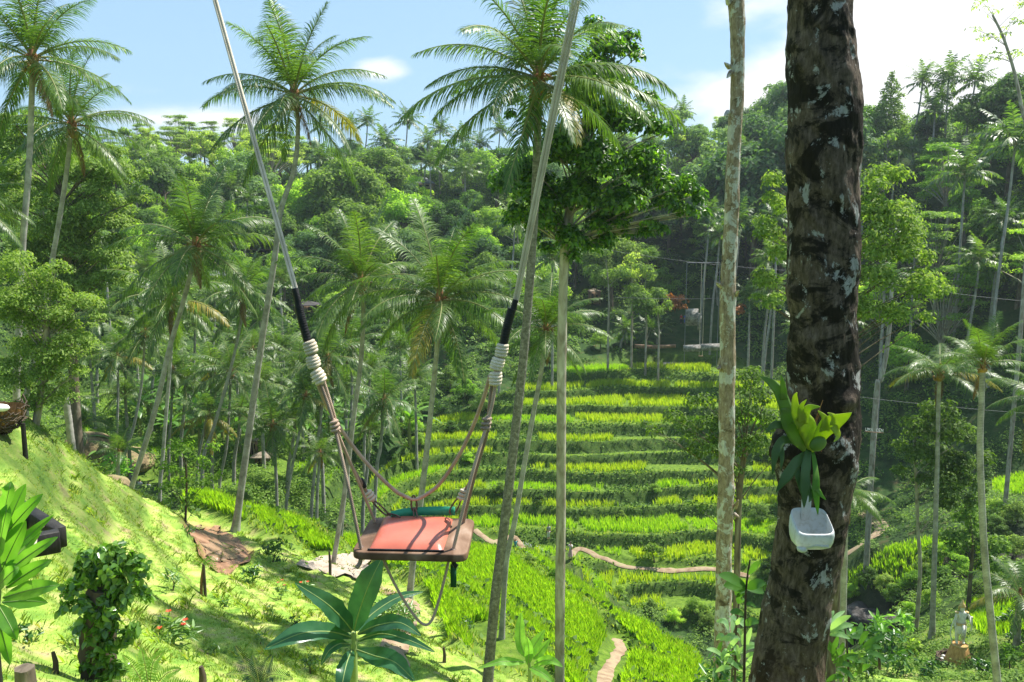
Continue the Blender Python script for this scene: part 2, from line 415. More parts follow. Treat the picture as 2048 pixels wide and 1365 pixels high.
PATHS = {
 'near': [hit(u, v, 20) for u, v in [(1205, 1365), (1212, 1330), (1232, 1290), (1242, 1262), (1234, 1240)]],
 'opp': [hit(u, v, 60) for u, v in [(950, 1062), (985, 1078), (1040, 1080), (1100, 1100), (1145, 1106), (1200, 1110), (1260, 1122), (1340, 1138), (1420, 1150), (1500, 1150)]],
}
CARVE = [spline(np.array(PATHS['near']), 24), spline(np.array(PATHS['opp']), 40)]
def build_ground():
    ys = np.concatenate([np.arange(-60, 5, 3.0), np.arange(5, 28, .3), np.arange(28, 62, .24), np.arange(62, 72, .4), np.arange(72, 132, .28), np.arange(132, 175, .8), np.arange(175, 260, 2.5), np.arange(260, 430, 10)])
    xs0 = np.concatenate([np.arange(-220, -70, 10), np.arange(-70, -36, 1.2), np.arange(-36, 54, .34), np.arange(54, 90, 1.2), np.arange(90, 230, 10)])
    X, Yg = np.meshgrid(xs0, ys)
    z, k = terrain(X, Yg)
    V = np.stack([X, Yg, z], -1).reshape(-1, 3)
    nr, nc = X.shape
    i, j = np.meshgrid(np.arange(nr - 1), np.arange(nc - 1), indexing='ij'); i = i.ravel(); j = j.ravel()
    Fq = np.stack([i * nc + j, i * nc + j + 1, (i + 1) * nc + j + 1, (i + 1) * nc + j], 1)
    me = mesh_np('ground', V, Fq, np.full(len(Fq), 4), True)
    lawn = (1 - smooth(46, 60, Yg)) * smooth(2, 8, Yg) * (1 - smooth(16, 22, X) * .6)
    rice = np.clip(k['opp'] + k['near'] + k['mid'] * .9 + k['stat'] + k['flat'], 0, 1)
    soil = np.clip(k['mud'] , 0, 1)
    gy, gx = np.gradient(z, ys, xs0)
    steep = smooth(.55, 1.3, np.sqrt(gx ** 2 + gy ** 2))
    a = me.color_attributes.new('zone', 'FLOAT_COLOR', 'POINT')
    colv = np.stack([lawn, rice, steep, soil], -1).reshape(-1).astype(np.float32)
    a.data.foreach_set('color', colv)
    a2 = me.color_attributes.new('zone2', 'FLOAT_COLOR', 'POINT')
    pth = np.zeros_like(z)
    a2.data.foreach_set('color', np.stack([k['river'], pth, k['mid'], np.ones_like(z)], -1).reshape(-1).astype(np.float32))
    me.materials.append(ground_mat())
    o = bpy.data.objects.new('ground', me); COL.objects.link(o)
    obj_tag(o, kind='structure'); return o
def ground_mat():
    m, n, l, out = new_mat('ground_surface')
    tc = n.new('ShaderNodeTexCoord')
    def noise(sc, det=6, rough=.55):
        t = n.new('ShaderNodeTexNoise'); t.inputs['Scale'].default_value = sc; t.inputs['Detail'].default_value = det; t.inputs['Roughness'].default_value = rough
        l.new(tc.outputs['Object'], t.inputs['Vector']); return t.outputs['Fac']
    def mix(f, a, b):
        x = n.new('ShaderNodeMix'); x.data_type = 'RGBA'
        if isinstance(f, float): x.inputs[0].default_value = f
        else: l.new(f, x.inputs[0])
        for s, c in ((6, a), (7, b)):
            if isinstance(c, tuple): x.inputs[s].default_value = (*c, 1)
            else: l.new(c, x.inputs[s])
        return x.outputs[2]
    at = n.new('ShaderNodeAttribute'); at.attribute_name = 'zone'; sp = n.new('ShaderNodeSeparateColor'); l.new(at.outputs['Color'], sp.inputs[0])
    at2 = n.new('ShaderNodeAttribute'); at2.attribute_name = 'zone2'; sp2 = n.new('ShaderNodeSeparateColor'); l.new(at2.outputs['Color'], sp2.inputs[0])
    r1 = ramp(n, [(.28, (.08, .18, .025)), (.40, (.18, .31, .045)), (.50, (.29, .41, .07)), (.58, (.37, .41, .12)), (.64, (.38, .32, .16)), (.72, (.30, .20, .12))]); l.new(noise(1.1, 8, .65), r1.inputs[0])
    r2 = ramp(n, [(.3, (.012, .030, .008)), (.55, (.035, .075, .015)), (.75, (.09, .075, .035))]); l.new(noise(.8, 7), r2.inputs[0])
    r3 = ramp(n, [(.3, (.05, .10, .012)), (.6, (.12, .20, .02)), (.8, (.20, .21, .06))]); l.new(noise(2.2, 6), r3.inputs[0])
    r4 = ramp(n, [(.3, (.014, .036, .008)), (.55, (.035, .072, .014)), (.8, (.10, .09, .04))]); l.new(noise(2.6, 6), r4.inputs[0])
    r5 = ramp(n, [(.3, (.20, .105, .055)), (.55, (.33, .18, .10)), (.75, (.42, .27, .17))]); l.new(noise(1.6, 9, .7), r5.inputs[0])
    r6 = ramp(n, [(.35, (.012, .011, .010)), (.6, (.055, .047, .042)), (.8, (.16, .14, .12))]); l.new(noise(1.5, 9, .7), r6.inputs[0])
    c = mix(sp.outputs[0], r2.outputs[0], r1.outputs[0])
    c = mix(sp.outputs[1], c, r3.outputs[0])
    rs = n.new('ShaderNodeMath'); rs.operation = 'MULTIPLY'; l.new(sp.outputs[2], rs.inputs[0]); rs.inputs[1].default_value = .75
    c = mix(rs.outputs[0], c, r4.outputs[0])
    c = mix(sp2.outputs[0], c, r6.outputs[0])
    c = mix(at.outputs['Alpha'], c, r5.outputs[0])
    p = n.new('ShaderNodeBsdfPrincipled'); p.inputs['Roughness'].default_value = .9; p.inputs['Specular IOR Level'].default_value = .15
    l.new(c, p.inputs['Base Color'])
    b = n.new('ShaderNodeBump'); b.inputs['Strength'].default_value = .7; b.inputs['Distance'].default_value = .12
    l.new(noise(5, 8, .7), b.inputs['Height']); l.new(b.outputs[0], p.inputs['Normal'])
    l.new(p.outputs[0], out.inputs[0]); return m
build_ground()
# ------------------------------------------------------------------ plant materials
M_FROND = foliage('palm_leaflets', [(.030, .068, .014), (.058, .115, .022), (.095, .165, .032), (.14, .21, .05)], .36, .42, .5, 1.35, .18)
M_FROND_Y = foliage('palm_leaflets_yellow', [(.10, .13, .02), (.20, .19, .025), (.34, .24, .03)], .35, .45, .4, 1.1, .1)
M_FROND_DEAD = foliage('palm_leaflets_dry', [(.12, .075, .035), (.20, .13, .06), (.26, .19, .10)], .15, .7, .2, .8, .1)
M_RACHIS = plain('palm_rib', (.20, .21, .07), .45)
M_FIBRE = noisy('palm_fibre', [(.3, (.10, .045, .02)), (.6, (.26, .13, .05)), (.8, (.36, .22, .10))], 14, .9, .5, 50, (1, 1, .3))
M_NUT = noisy('coconut_husk', [(.3, (.16, .12, .03)), (.7, (.34, .19, .05))], 3, .5, .1)
def ring_mat(name, c1, c2, c3, freq=3.2, moss=2.3):
    m, n, l, out = new_mat(name)
    tc = n.new('ShaderNodeTexCoord'); w = n.new('ShaderNodeTexWave'); w.wave_type = 'BANDS'; w.bands_direction = 'Z'; w.wave_profile = 'SAW'
    w.inputs['Scale'].default_value = freq; w.inputs['Distortion'].default_value = 1.6; w.inputs['Detail'].default_value = 3; w.inputs['Detail Scale'].default_value = 2.5
    l.new(tc.outputs['Object'], w.inputs['Vector'])
    t = n.new('ShaderNodeTexNoise'); t.inputs['Scale'].default_value = moss; t.inputs['Detail'].default_value = 8; t.inputs['Roughness'].default_value = .7
    l.new(tc.outputs['Object'], t.inputs['Vector'])
    a = n.new('ShaderNodeMath'); a.operation = 'MULTIPLY_ADD'; l.new(w.outputs['Fac'], a.inputs[0]); a.inputs[1].default_value = .26
    b = n.new('ShaderNodeMath'); b.operation = 'MULTIPLY_ADD'; l.new(t.outputs['Fac'], b.inputs[0]); b.inputs[1].default_value = 1.3; b.inputs[2].default_value = -.35
    l.new(b.outputs[0], a.inputs[2])
    r = ramp(n, [(.15, c1), (.5, c2), (.85, c3)]); l.new(a.outputs[0], r.inputs[0])
    p = n.new('ShaderNodeBsdfPrincipled'); p.inputs['Roughness'].default_value = .85; l.new(r.outputs[0], p.inputs['Base Color'])
    bp = n.new('ShaderNodeBump'); bp.inputs['Strength'].default_value = .7; bp.inputs['Distance'].default_value = .012
    l.new(a.outputs[0], bp.inputs['Height']); l.new(bp.outputs[0], p.inputs['Normal']); l.new(p.outputs[0], out.inputs[0]); return m
M_PTRUNK = ring_mat('palm_trunk_bark', (.13, .12, .11), (.32, .305, .28), (.52, .505, .475), 6.0)
M_PTRUNK_MOSS = ring_mat('mossy_palm_trunk_bark', (.03, .03, .02), (.15, .14, .12), (.42, .41, .38), 7.0, 9.0)
M_BARK = noisy('tree_bark', [(.3, (.05, .038, .026)), (.55, (.15, .12, .085)), (.8, (.30, .27, .21))], 4, .9, .5, 20, (1, 1, .25), dist=1, bdist=.03)
M_BARK_PALE = noisy('pale_tree_bark', [(.3, (.16, .13, .095)), (.55, (.34, .31, .26)), (.8, (.50, .48, .42))], 3, .9, .4, 20, (1, 1, .4), dist=1, bdist=.02)
M_WOODDK = noisy('dark_twig', [(.3, (.03, .022, .015)), (.7, (.12, .09, .06))], 5, .9, .4, 20, (1, 1, .3))

# ------------------------------------------------------------------ palm fronds
def frond_geo(L=4.6, e0=.9, droop=1.2, nl=64, segs=3, lw=.055, ll=.95, seed=0, grav=.55, vee=.25, broken=0.0):
    g = np.random.default_rng(seed)
    n = 22; s = np.linspace(0, 1, n); e = e0 - droop * s ** 1.25
    side = .12 * (g.random() - .5)
    dx = np.cos(e); dz = np.sin(e)
    pts = np.stack([np.r_[0, np.cumsum(dx[:-1])], side * n * s ** 2 * 2, np.r_[0, np.cumsum(dz[:-1])]], 1) * L / (n - 1)
    tg = unit(np.gradient(pts, axis=0))
    mb = MB(); mb.mi = 1
    rr = .045 * (1 - s) ** .8 + .008
    mb.tube(pts, rr * (L / 4.6), 5 if segs > 1 else 3, False)
    mb.mi = 0
    roll0 = .5 * (g.random() - .5)
    for sg in (-1, 1):
        ss = np.sort(.13 + .87 * (np.arange(nl) + g.random(nl) * .7) / nl)
        ss = np.clip(ss, 0, 1)
        keep = g.random(nl) > .04
        ss = ss[keep]
        if g.random() < .5 and len(ss) > 10:
            k = g.integers(4, len(ss) - 3); ss = np.delete(ss, [k])
        p = np.stack([np.interp(ss, s, pts[:, i]) for i in range(3)], 1)
        t = unit(np.stack([np.interp(ss, s, tg[:, i]) for i in range(3)], 1))
        lat = unit(np.cross(t, (0, 0, 1.0)) * 1.0 + np.array((0, 1e-3, 0))) * sg
        up = np.cross(lat * sg, t); 
        roll = roll0 + 1.0 * (ss - .3) * roll0
        lat2 = lat * np.cos(roll)[:, None] + up * (np.sin(roll) * sg)[:, None]
        ang = .35 + .55 * ss + (g.random(len(ss)) - .5) * .22
        d = unit(lat2 * np.cos(ang)[:, None] + t * np.sin(ang)[:, None] + up * (vee + .25 * (g.random(len(ss)) - .5))[:, None])
        ln = ll * (np.sin(np.clip(ss * .86 + .16, 0, 1) ** .9 * PI) * .75 + .25) * (.85 + .3 * g.random(len(ss))) * (L / 4.6)
        w = lw * (.8 + .4 * g.random(len(ss))) * (L / 4.6)
        cur = p.copy(); dcur = d.copy(); rows = []
        gl = grav * (.6 + .8 * g.random(len(ss)))
        for q in range(segs + 1):
            f = q / segs
            ww = w * (1 - .12 * f if f < .7 else .45) * (1 if q < segs else .12)
            wd = unit(t - dcur * np.sum(t * dcur, 1)[:, None])
            rows.append(np.stack([cur - wd * ww[:, None] * .5, cur + wd * ww[:, None] * .5], 1))
            dcur = unit(dcur + np.array((0, 0, -1.0)) * (gl * (1.0 / segs) * (1 + f))[:, None])
            cur = cur + dcur * (ln / segs)[:, None]
        R = np.stack(rows, 1).reshape(len(ss), -1, 3)
        m = 2 * (segs + 1)
        k = np.arange(len(ss))[:, None] * m
        for q in range(segs):
            mb_f = k + np.array([[2 * q, 2 * q + 1, 2 * q + 3, 2 * q + 2]])
            if q == 0: Fall = mb_f
            else: Fall = np.concatenate([Fall, mb_f])
        mb.add(R.reshape(-1, 3), Fall)
    return mb
FR_SPEC = [(1.40, .45), (1.18, .78), (.92, .98), (.66, 1.12), (.38, 1.12), (.08, 1.0), (-.28, .8), (-.75, .45)]
FR = {}
def frond_mesh(k, lod, kind='g', var=0):
    key = (k, lod, kind, var)
    if key not in FR:
        e0, dr = FR_SPEC[k]
        nl, sg, lw = {'near': (84, 4, .036), 'mid': (50, 3, .060), 'far': (20, 2, .17)}[lod]
        mb = frond_geo(4.6, e0, dr, nl, sg, lw, 1.22, seed=k * 31 + var * 7 + 3, grav=.7 + .13 * k + (.5 if kind == 'd' else 0))
        V = np.concatenate(mb.V)
        me = mesh_np('frond', V, np.concatenate(mb.F), np.concatenate(mb.T), True)
        me.materials.append({'g': M_FROND, 'y': M_FROND_Y, 'd': M_FROND_DEAD}[kind]); me.materials.append(M_RACHIS if kind != 'd' else M_FIBRE)
        me.polygons.foreach_set('material_index', np.concatenate(mb.M).astype(np.int32))
        FR[key] = (me, mb)
    return FR[key][0]
def frond_plan(n, g, lowest=7, high=0):
    out = []
    for i in range(n):
        t = (i + .5) / n
        kf = high + t ** .85 * (lowest - high + .6)
        out.append((i * 2.39996 + g.random() * .5, min(int(kf), lowest), .88 + .24 * g.random()))
    return out
def palm_parts(root, top, scale, g, nfr=24, lod='near', lowest=7, high=0, yellow=.035, dead=1, nuts=True, tdir=(0, 0, 1), az_extra=()):
    """fronds, husk sleeve and coconuts as children of root; top relative to root"""
    top = Vector(top)
    plan = frond_plan(nfr, g, lowest, high)
    for az, k, sc in list(plan) + list(az_extra):
        kd = 'y' if (k >= 5 and g.random() < yellow * 2.5) else 'g'
        me = frond_mesh(k, lod, kd, int(g.integers(0, 2)))
        o = bpy.data.objects.new('frond', me); COL.objects.link(o); o.parent = root
        o.location = top + Vector((0, 0, .10 * scale * (3.5 - k) * .3)); o.rotation_euler = ((g.random() - .5) * .12, (g.random() - .5) * .15, az)
        s = sc * scale; o.scale = (s, s * (1 if g.random() < .5 else -1), s)
    for i in range(dead):
        me = frond_mesh(7, lod, 'd', 0)
        o = bpy.data.objects.new('dry_frond', me); COL.objects.link(o); o.parent = root
        o.location = top + Vector((0, 0, -.15)); s = scale * (.45 + .2 * g.random()); o.scale = (s, s, s); o.rotation_euler = (0, .3, g.random() * 6.28)
    mb = MB()
    mb.tube([top + Vector((0, 0, -.55 * scale)), top + Vector((0, 0, -.2 * scale)), top + Vector((0, 0, .15 * scale)), top + Vector((0, 0, .7 * scale))], [.13 * scale, .24 * scale, .22 * scale, .06 * scale], 9, wob=.3)
    for i in range(9):
        a = i * .7 + g.random(); r = .5 + .5 * g.random()
        mb.tube([top + Vector((0, 0, -.1)), top + Vector((math.cos(a) * .3 * scale, math.sin(a) * .3 * scale, .15 * scale)), top + Vector((math.cos(a) * r * scale, math.sin(a) * r * scale, (.0 - .3 * g.random()) * scale))], [.03, .025, .012], 4)
    mb.build('husk_sleeve', M_FIBRE, root)
    if nuts:
        mb = MB(); mb.ball(np.array(top) + np.array((0, 0, -.45)) * scale, .30 * scale, 8, 6)
        for i in range(9):
            a = g.random() * 6.28; r = .26 + .14 * g.random()
            mb.ball(np.array(top) + np.array((math.cos(a) * r, math.sin(a) * r, -.35 - .3 * g.random())) * scale, .12 * scale, 8, 6)
        mb.build('coconut_cluster', M_NUT, root)
def palm(label, px, Y=None, wt=10, wb=14, R=150, seed=0, nfr=22, lod='near', mat=None, ground_base=False, group='coconut palms of the valley', name='coconut_palm', ymin=20, **kw):
    g = np.random.default_rng(seed)
    if Y is None:
        h = hit(px[-1][0], px[-1][1], ymin); Y = h[1]
    pts = [P(u, v, Y) for u, v in px]
    base = pts[-1].copy(); zb = Z(base[0], Y)
    if base[2] > zb + .05:
        k = pts[-1] - pts[-2]; kx = k[0] / (abs(k[2]) + 1e-6); kx = max(-.12, min(.12, kx)) * .5
        nb = np.array((base[0] + kx * (base[2] - zb), Y, zb - .2)); nb[2] = Z(nb[0], Y) - .2; pts.append(nb)
    else: pts[-1][2] = min(base[2], zb) - .1
    origin = pts[-1].copy(); origin[2] += .1
    T = spline(pts, 40)[::-1]
    s = Y / F / 2
    s *= .76; r = np.linspace(wb * s, wt * s, 40); r[:3] *= (1.45, 1.2, 1.07)
    r = r * (1 + .035 * (rng.random(40) - .5))
    root = empty(name, origin, label, 'palm tree', group)
    mb = MB(); mb.tube(T, r, 12); mb.build('trunk', mat or M_PTRUNK, root, origin)
    palm_parts(root, pts[0] - origin, R * Y / F / 4.3, g, int(nfr * .96), lod, **kw)
    return root

# ------------------------------------------------------------------ leafy crowns
def clump_leaves(mb, C, R, dens, L, W, flat=.8, shell=.35, droop=.3, upb=.25, fold=0.0, curl=0.0, g=None):
    g = g or rng
    for c, r in zip(C, R):
        n = max(6, int(dens * 4 * PI * r * r * (.4 + .6 * flat)))
        d = g.normal(size=(n, 3)); d = unit(d); low = d[:, 2] < -.35; d[low, 2] *= -1
        rad = r * (1 - shell * g.random(n) ** 1.6) * (1 + .25 * np.sin(d[:, 0] * 5 + c[0]) * np.sin(d[:, 1] * 4 + c[1]))
        p = np.asarray(c) + d * rad[:, None] * np.array((1, 1, flat))
        N = unit(d + np.array((0, 0, upb * 2)) + .75 * unit(g.normal(size=(n, 3))))
        A = unit(np.cross(N, g.normal(size=(n, 3)))); A[:, 2] -= droop; A = unit(A)
        l = L * (.65 + .7 * g.random(n))
        add_leaves(mb, p, A, N, l, l * W, fold, curl)
M_LEAF = {
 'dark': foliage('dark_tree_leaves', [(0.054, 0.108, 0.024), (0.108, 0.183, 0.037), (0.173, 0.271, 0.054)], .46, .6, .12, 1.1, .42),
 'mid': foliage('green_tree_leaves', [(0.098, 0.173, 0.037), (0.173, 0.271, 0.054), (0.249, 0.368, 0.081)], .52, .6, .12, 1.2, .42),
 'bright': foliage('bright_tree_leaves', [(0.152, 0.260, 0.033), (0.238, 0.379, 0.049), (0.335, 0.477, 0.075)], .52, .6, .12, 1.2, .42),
 'olive': foliage('olive_tree_leaves', [(0.141, 0.206, 0.054), (0.227, 0.314, 0.081), (0.314, 0.400, 0.129)], .52, .6, .12, 1.1, .42),
 'blue': foliage('bluish_tree_leaves', [(.075, .14, .055), (.13, .22, .08), (.20, .31, .11)], .45, .6, .12, 1.0, .42),
}
def dome(g, n, rx, rz, cz, r0, r1, p=1.0):
    d = unit(g.normal(size=(n, 3))); d[:, 2] = np.abs(d[:, 2]) * 1.1 - .25
    k = g.random(n) ** .45
    C = d * k[:, None] * np.array((rx, rx, rz)) + np.array((0, 0, cz)); return C, r0 + (r1 - r0) * g.random(n)
def kind_geo(kind, seed):
    """unit trees, base at origin; returns (crown MB, trunk MB, leaf key)"""
    g = np.random.default_rng(seed * 17 + 5); cr = MB(); tr = MB()
    if kind in ('round', 'bushy', 'fig'):
        H = {'round': 12, 'bushy': 9, 'fig': 15}[kind]
        C, R = dome(g, 34, H * .36, H * .46, H * .50, H * .085, H * .15)
        clump_leaves(cr, C, R, {'round': 11, 'bushy': 15, 'fig': 8}[kind], {'round': .42, 'bushy': .36, 'fig': .52}[kind], .55, .75, .4, g=g)
        lean = (g.random(2) - .5) * H * .08
        top = np.array((lean[0], lean[1], H * .55))
        tr.tube(spline([(0, 0, -.5), top * .5 + (.1, 0, 0), top], 8), np.linspace(H * .028, H * .014, 8), 7)
        for c in C[::2]: tr.tube(spline([top * .75, (top + c) / 2 + (0, 0, .3), c], 5), np.linspace(H * .011, H * .003, 5), 4, False)
        key = {'round': 'mid', 'bushy': 'bright', 'fig': 'dark'}[kind]
    elif kind == 'umbrella':
        H = 15; C = []; R = []
        for t in range(5):
            z = H * (.62 + .095 * t); rr = H * (.42 - .06 * t)
            for i in range(8):
                a = g.random() * 6.28; q = rr * (.35 + .65 * g.random())
                C.append((math.cos(a) * q, math.sin(a) * q, z + g.random() * .8)); R.append(H * (.08 + .045 * g.random()))
        C = np.array(C); clump_leaves(cr, C, R, 12, .40, .42, .28, .9, .1, .9, g=g)
        top = np.array((0, 0, H * .5)); tr.tube(spline([(0, 0, -.5), (.3, 0, H * .3), top], 8), np.linspace(.34, .22, 8), 7)
        for c in C: tr.tube(spline([top * .8, (top + c) / 2 + (0, 0, -.4), c - (0, 0, .2)], 5), np.linspace(.13, .03, 5), 4, False)
        key = 'olive'
    elif kind == 'cone':
        H = 17; C = []; R = []
        for i in range(44):
            t = (i + .5) / 44; a = i * 2.4; q = H * .24 * (1 - t) ** .8 * (.5 + .5 * g.random())
            C.append((math.cos(a) * q, math.sin(a) * q, H * (.22 + .76 * t))); R.append(H * (.085 * (1 - t) + .03))
        C = np.array(C); clump_leaves(cr, C, R, 11, .42, .55, .85, .4, g=g)
        tr.tube([(0, 0, -.5), (0, 0, H * .5), (0, 0, H * .95)], [.3, .2, .05], 7); key = 'dark'
    elif kind == 'airy':
        H = 13; C = []; R = []
        for i in range(30):
            t = g.random(); a = g.random() * 6.28; q = H * .22 * (.3 + .7 * g.random()) * (1.2 - .6 * t)
            C.append((math.cos(a) * q, math.sin(a) * q, H * (.36 + .62 * t))); R.append(H * (.045 + .04 * g.random()))
        C = np.array(C); clump_leaves(cr, C, R, 13, .40, .5, .7, .8, .5, g=g)
        top = np.array((.2, 0, H * .85)); tr.tube(spline([(0, 0, -.5), (.3, .2, H * .4), top], 8), np.linspace(.2, .06, 8), 6)
        for c in C: tr.tube([(.15, 0, c[2] - 1.4), c], [.06, .02], 4, False)
        key = 'mid'
    return cr, tr, key
KM = {}
def tree_meshes(kind, var, leaf=None):
    k = (kind, var)
    if k not in KM:
        cr, tr, key = kind_geo(kind, var + 1 + 10 * ['round', 'bushy', 'fig', 'umbrella', 'cone', 'airy'].index(kind))
        V = np.concatenate(cr.V); a = mesh_np('crown', V, np.concatenate(cr.F), np.concatenate(cr.T), False)
        V = np.concatenate(tr.V); b = mesh_np('trunk', V, np.concatenate(tr.F), np.concatenate(tr.T), True)
        a.materials.append(M_LEAF[key]); b.materials.append(M_BARK_PALE if kind in ('umbrella', 'airy') else M_BARK)
        KM[k] = (a, b)
    a, b = KM[k]
    if leaf is None: return a, b
    k2 = (kind, var, leaf)
    if k2 not in KM:
        a2 = a.copy(); a2.materials.clear(); a2.materials.append(M_LEAF[leaf]); KM[k2] = (a2, b)
    return KM[k2]
LOOK = {'round': 'round-crowned green tree', 'bushy': 'low bushy bright green tree', 'fig': 'broad dark-leaved tree', 'umbrella': 'flat-topped layered tree with pale limbs', 'cone': 'tall pointed dark tree', 'airy': 'slim loose-crowned tree'}
def place_tree(kind, x, y, h_scale, g, where, leaf=None, sink=0.0):
    a, b = tree_meshes(kind, int(g.integers(0, 2)), leaf)
    r = empty({'round': 'broadleaf_tree', 'bushy': 'bushy_tree', 'fig': 'fig_tree', 'umbrella': 'umbrella_tree', 'cone': 'conical_tree', 'airy': 'slender_tree'}[kind], (x, y, Z(x, y) - sink), None, 'tree', None, g.random() * 6.28)
    s = h_scale * (.9 + .2 * g.random()); r.scale = (s * (.9 + .25 * g.random()), s * (.9 + .25 * g.random()), s)
    for nm, me in (('crown', a), ('trunk', b)):
        o = bpy.data.objects.new(nm, me); COL.objects.link(o); o.parent = r
    col = {'dark': 'dark ', 'bright': 'sunlit ', 'olive': 'olive ', 'blue': 'bluish ', 'mid': ''}.get(leaf, '')  # word for the leaf colour itself
    pend(r, f"{col}{LOOK[kind]} {where}", 'trees covering the valley sides'); return r

# far palms: one crown mesh of fronds, copied
FPC = {}
def far_palm_meshes(v, lod='far'):
    key = (v, lod)
    if key not in FPC:
        g = np.random.default_rng(v + 60); mb = MB()
        for az, k, sc in frond_plan(19, g, 6):
            frond_mesh(k, lod, 'g', v % 2); src = FR[(k, lod, 'g', v % 2)][1]
            c, s_ = math.cos(az), math.sin(az); Rm = np.array(((c, -s_, 0), (s_, c, 0), (0, 0, 1)))
            for V_, F_, T_, M_ in zip(src.V, src.F, src.T, src.M):
                mb.mi = int(M_[0]); mb.V.append((V_ * sc) @ Rm.T); mb.F.append(F_ - 0 + 0); mb.T.append(T_); mb.M.append(M_)
        # indices in src blocks are already offset inside each frond; re-offset per frond
        off = 0; Fs = []; i = 0
        for az, k, sc in frond_plan(19, np.random.default_rng(v + 60), 6):
            src = FR[(k, lod, 'g', v % 2)][1]
            for b in range(len(src.V)): Fs.append(mb.F[i] + off); i += 1
            off += sum(len(q) for q in src.V)
        me = mesh_np('crown', np.concatenate(mb.V), np.concatenate(Fs), np.concatenate(mb.T), True)
        me.materials.append(M_FROND); me.materials.append(M_RACHIS); me.polygons.foreach_set('material_index', np.concatenate(mb.M).astype(np.int32))
        t = MB(); b = (g.random() - .5) * 2.2
        t.tube(spline([(b, 0, -12), (b * .8, 0, -7), (b * .25, 0, -3), (0, 0, 0)], 14), np.linspace(.2, .13, 14), 7)
        tm = mesh_np('trunk', np.concatenate(t.V), np.concatenate(t.F), np.concatenate(t.T), True); tm.materials.append(M_PTRUNK)
        FPC[key] = (me, tm)
    return FPC[key]
def far_palm(u, v, Y, Rpx, g, where, lod='far'):
    c = P(u, v, Y); zg = Z(c[0], Y); hgt = max(3.0, c[2] - zg)
    me, tm = far_palm_meshes(int(g.integers(0, 3)), lod)
    r = empty('coconut_palm', (c[0], Y, zg), None, 'palm tree', None, 0)
    s = Rpx * Y / F / 3.9
    o = bpy.data.objects.new('crown', me); COL.objects.link(o); o.parent = r; o.location = (0, 0, hgt); o.scale = (s, s, s); o.rotation_euler = (0, 0, g.random() * 6.28)
    t = bpy.data.objects.new('trunk', tm); COL.objects.link(t); t.parent = r; t.location = (0, 0, hgt); t.scale = (1, 1, (hgt + .3) / 12)
    pend(r, f"coconut palm {where}", 'distant coconut palms on the valley sides'); return r
# ------------------------------------------------------------------ far hillside woods
g0 = np.random.default_rng(11)
def place_word(x, y):
    u, v = proj(np.array((x, y, Z(x, y) + 6))); u = float(u); v = float(v)
    col = ('at the left edge of the view' if u < 130 else 'behind the two tall palms at the left' if u < 300 else 'between the left palms and the left swing rope' if u < 500 else
           'behind the left swing rope' if u < 660 else 'between the two swing ropes' if u < 900 else 'behind the right swing rope' if u < 1110 else
           'behind the big dark leafy tree' if u < 1330 else 'beside the pale spotted trunk' if u < 1500 else 'just left of the thick dark trunk' if u < 1600 else
           'just right of the thick dark trunk' if u < 1780 else 'right of the thick dark trunk' if u < 1920 else 'at the right edge of the view')
    row = 'on the skyline' if y > 195 or (u > 1650 and y > 150) else 'high on the far hillside' if y > 170 else 'halfway up the far hillside' if y > 148 else 'low on the far hillside'
    return row + ' ' + col
HOUSE_KEEP = [(1430, 300, 60, 178), (520, 482, 40, 150), (430, 545, 28, 145), (1365, 610, 70, 142), (1250, 470, 30, 150), (1190, 590, 30, 140), (850, 365, 20, 200)]
cnt = 0
SKY = np.array([(-200, 215), (0, 235), (300, 248), (450, 252), (700, 268), (1000, 275), (1300, 248), (1420, 238), (1480, 200), (1560, 118), (1620, 130), (1700, 205), (1850, 222), (1900, 205), (2048, 150), (2300, 120)], float)
KH = {'round': 12, 'bushy': 9, 'fig': 15, 'umbrella': 15.5, 'cone': 17, 'airy': 13}
def sky_cap(kind, x, y, sc):
    z = Z(x, y); u = float(proj(np.array((x, y, z + 8)))[0]); v = np.interp(u, SKY[:, 0], SKY[:, 1]) + 14 * g0.random(); top = P(u, v, y)[2]
    return min(sc, (top - z) / (KH[kind] * 1.05))
rows = [100, 106, 112, 118, 124, 130, 136, 143, 150, 157.5, 165.5, 174, 183, 192, 201, 212]
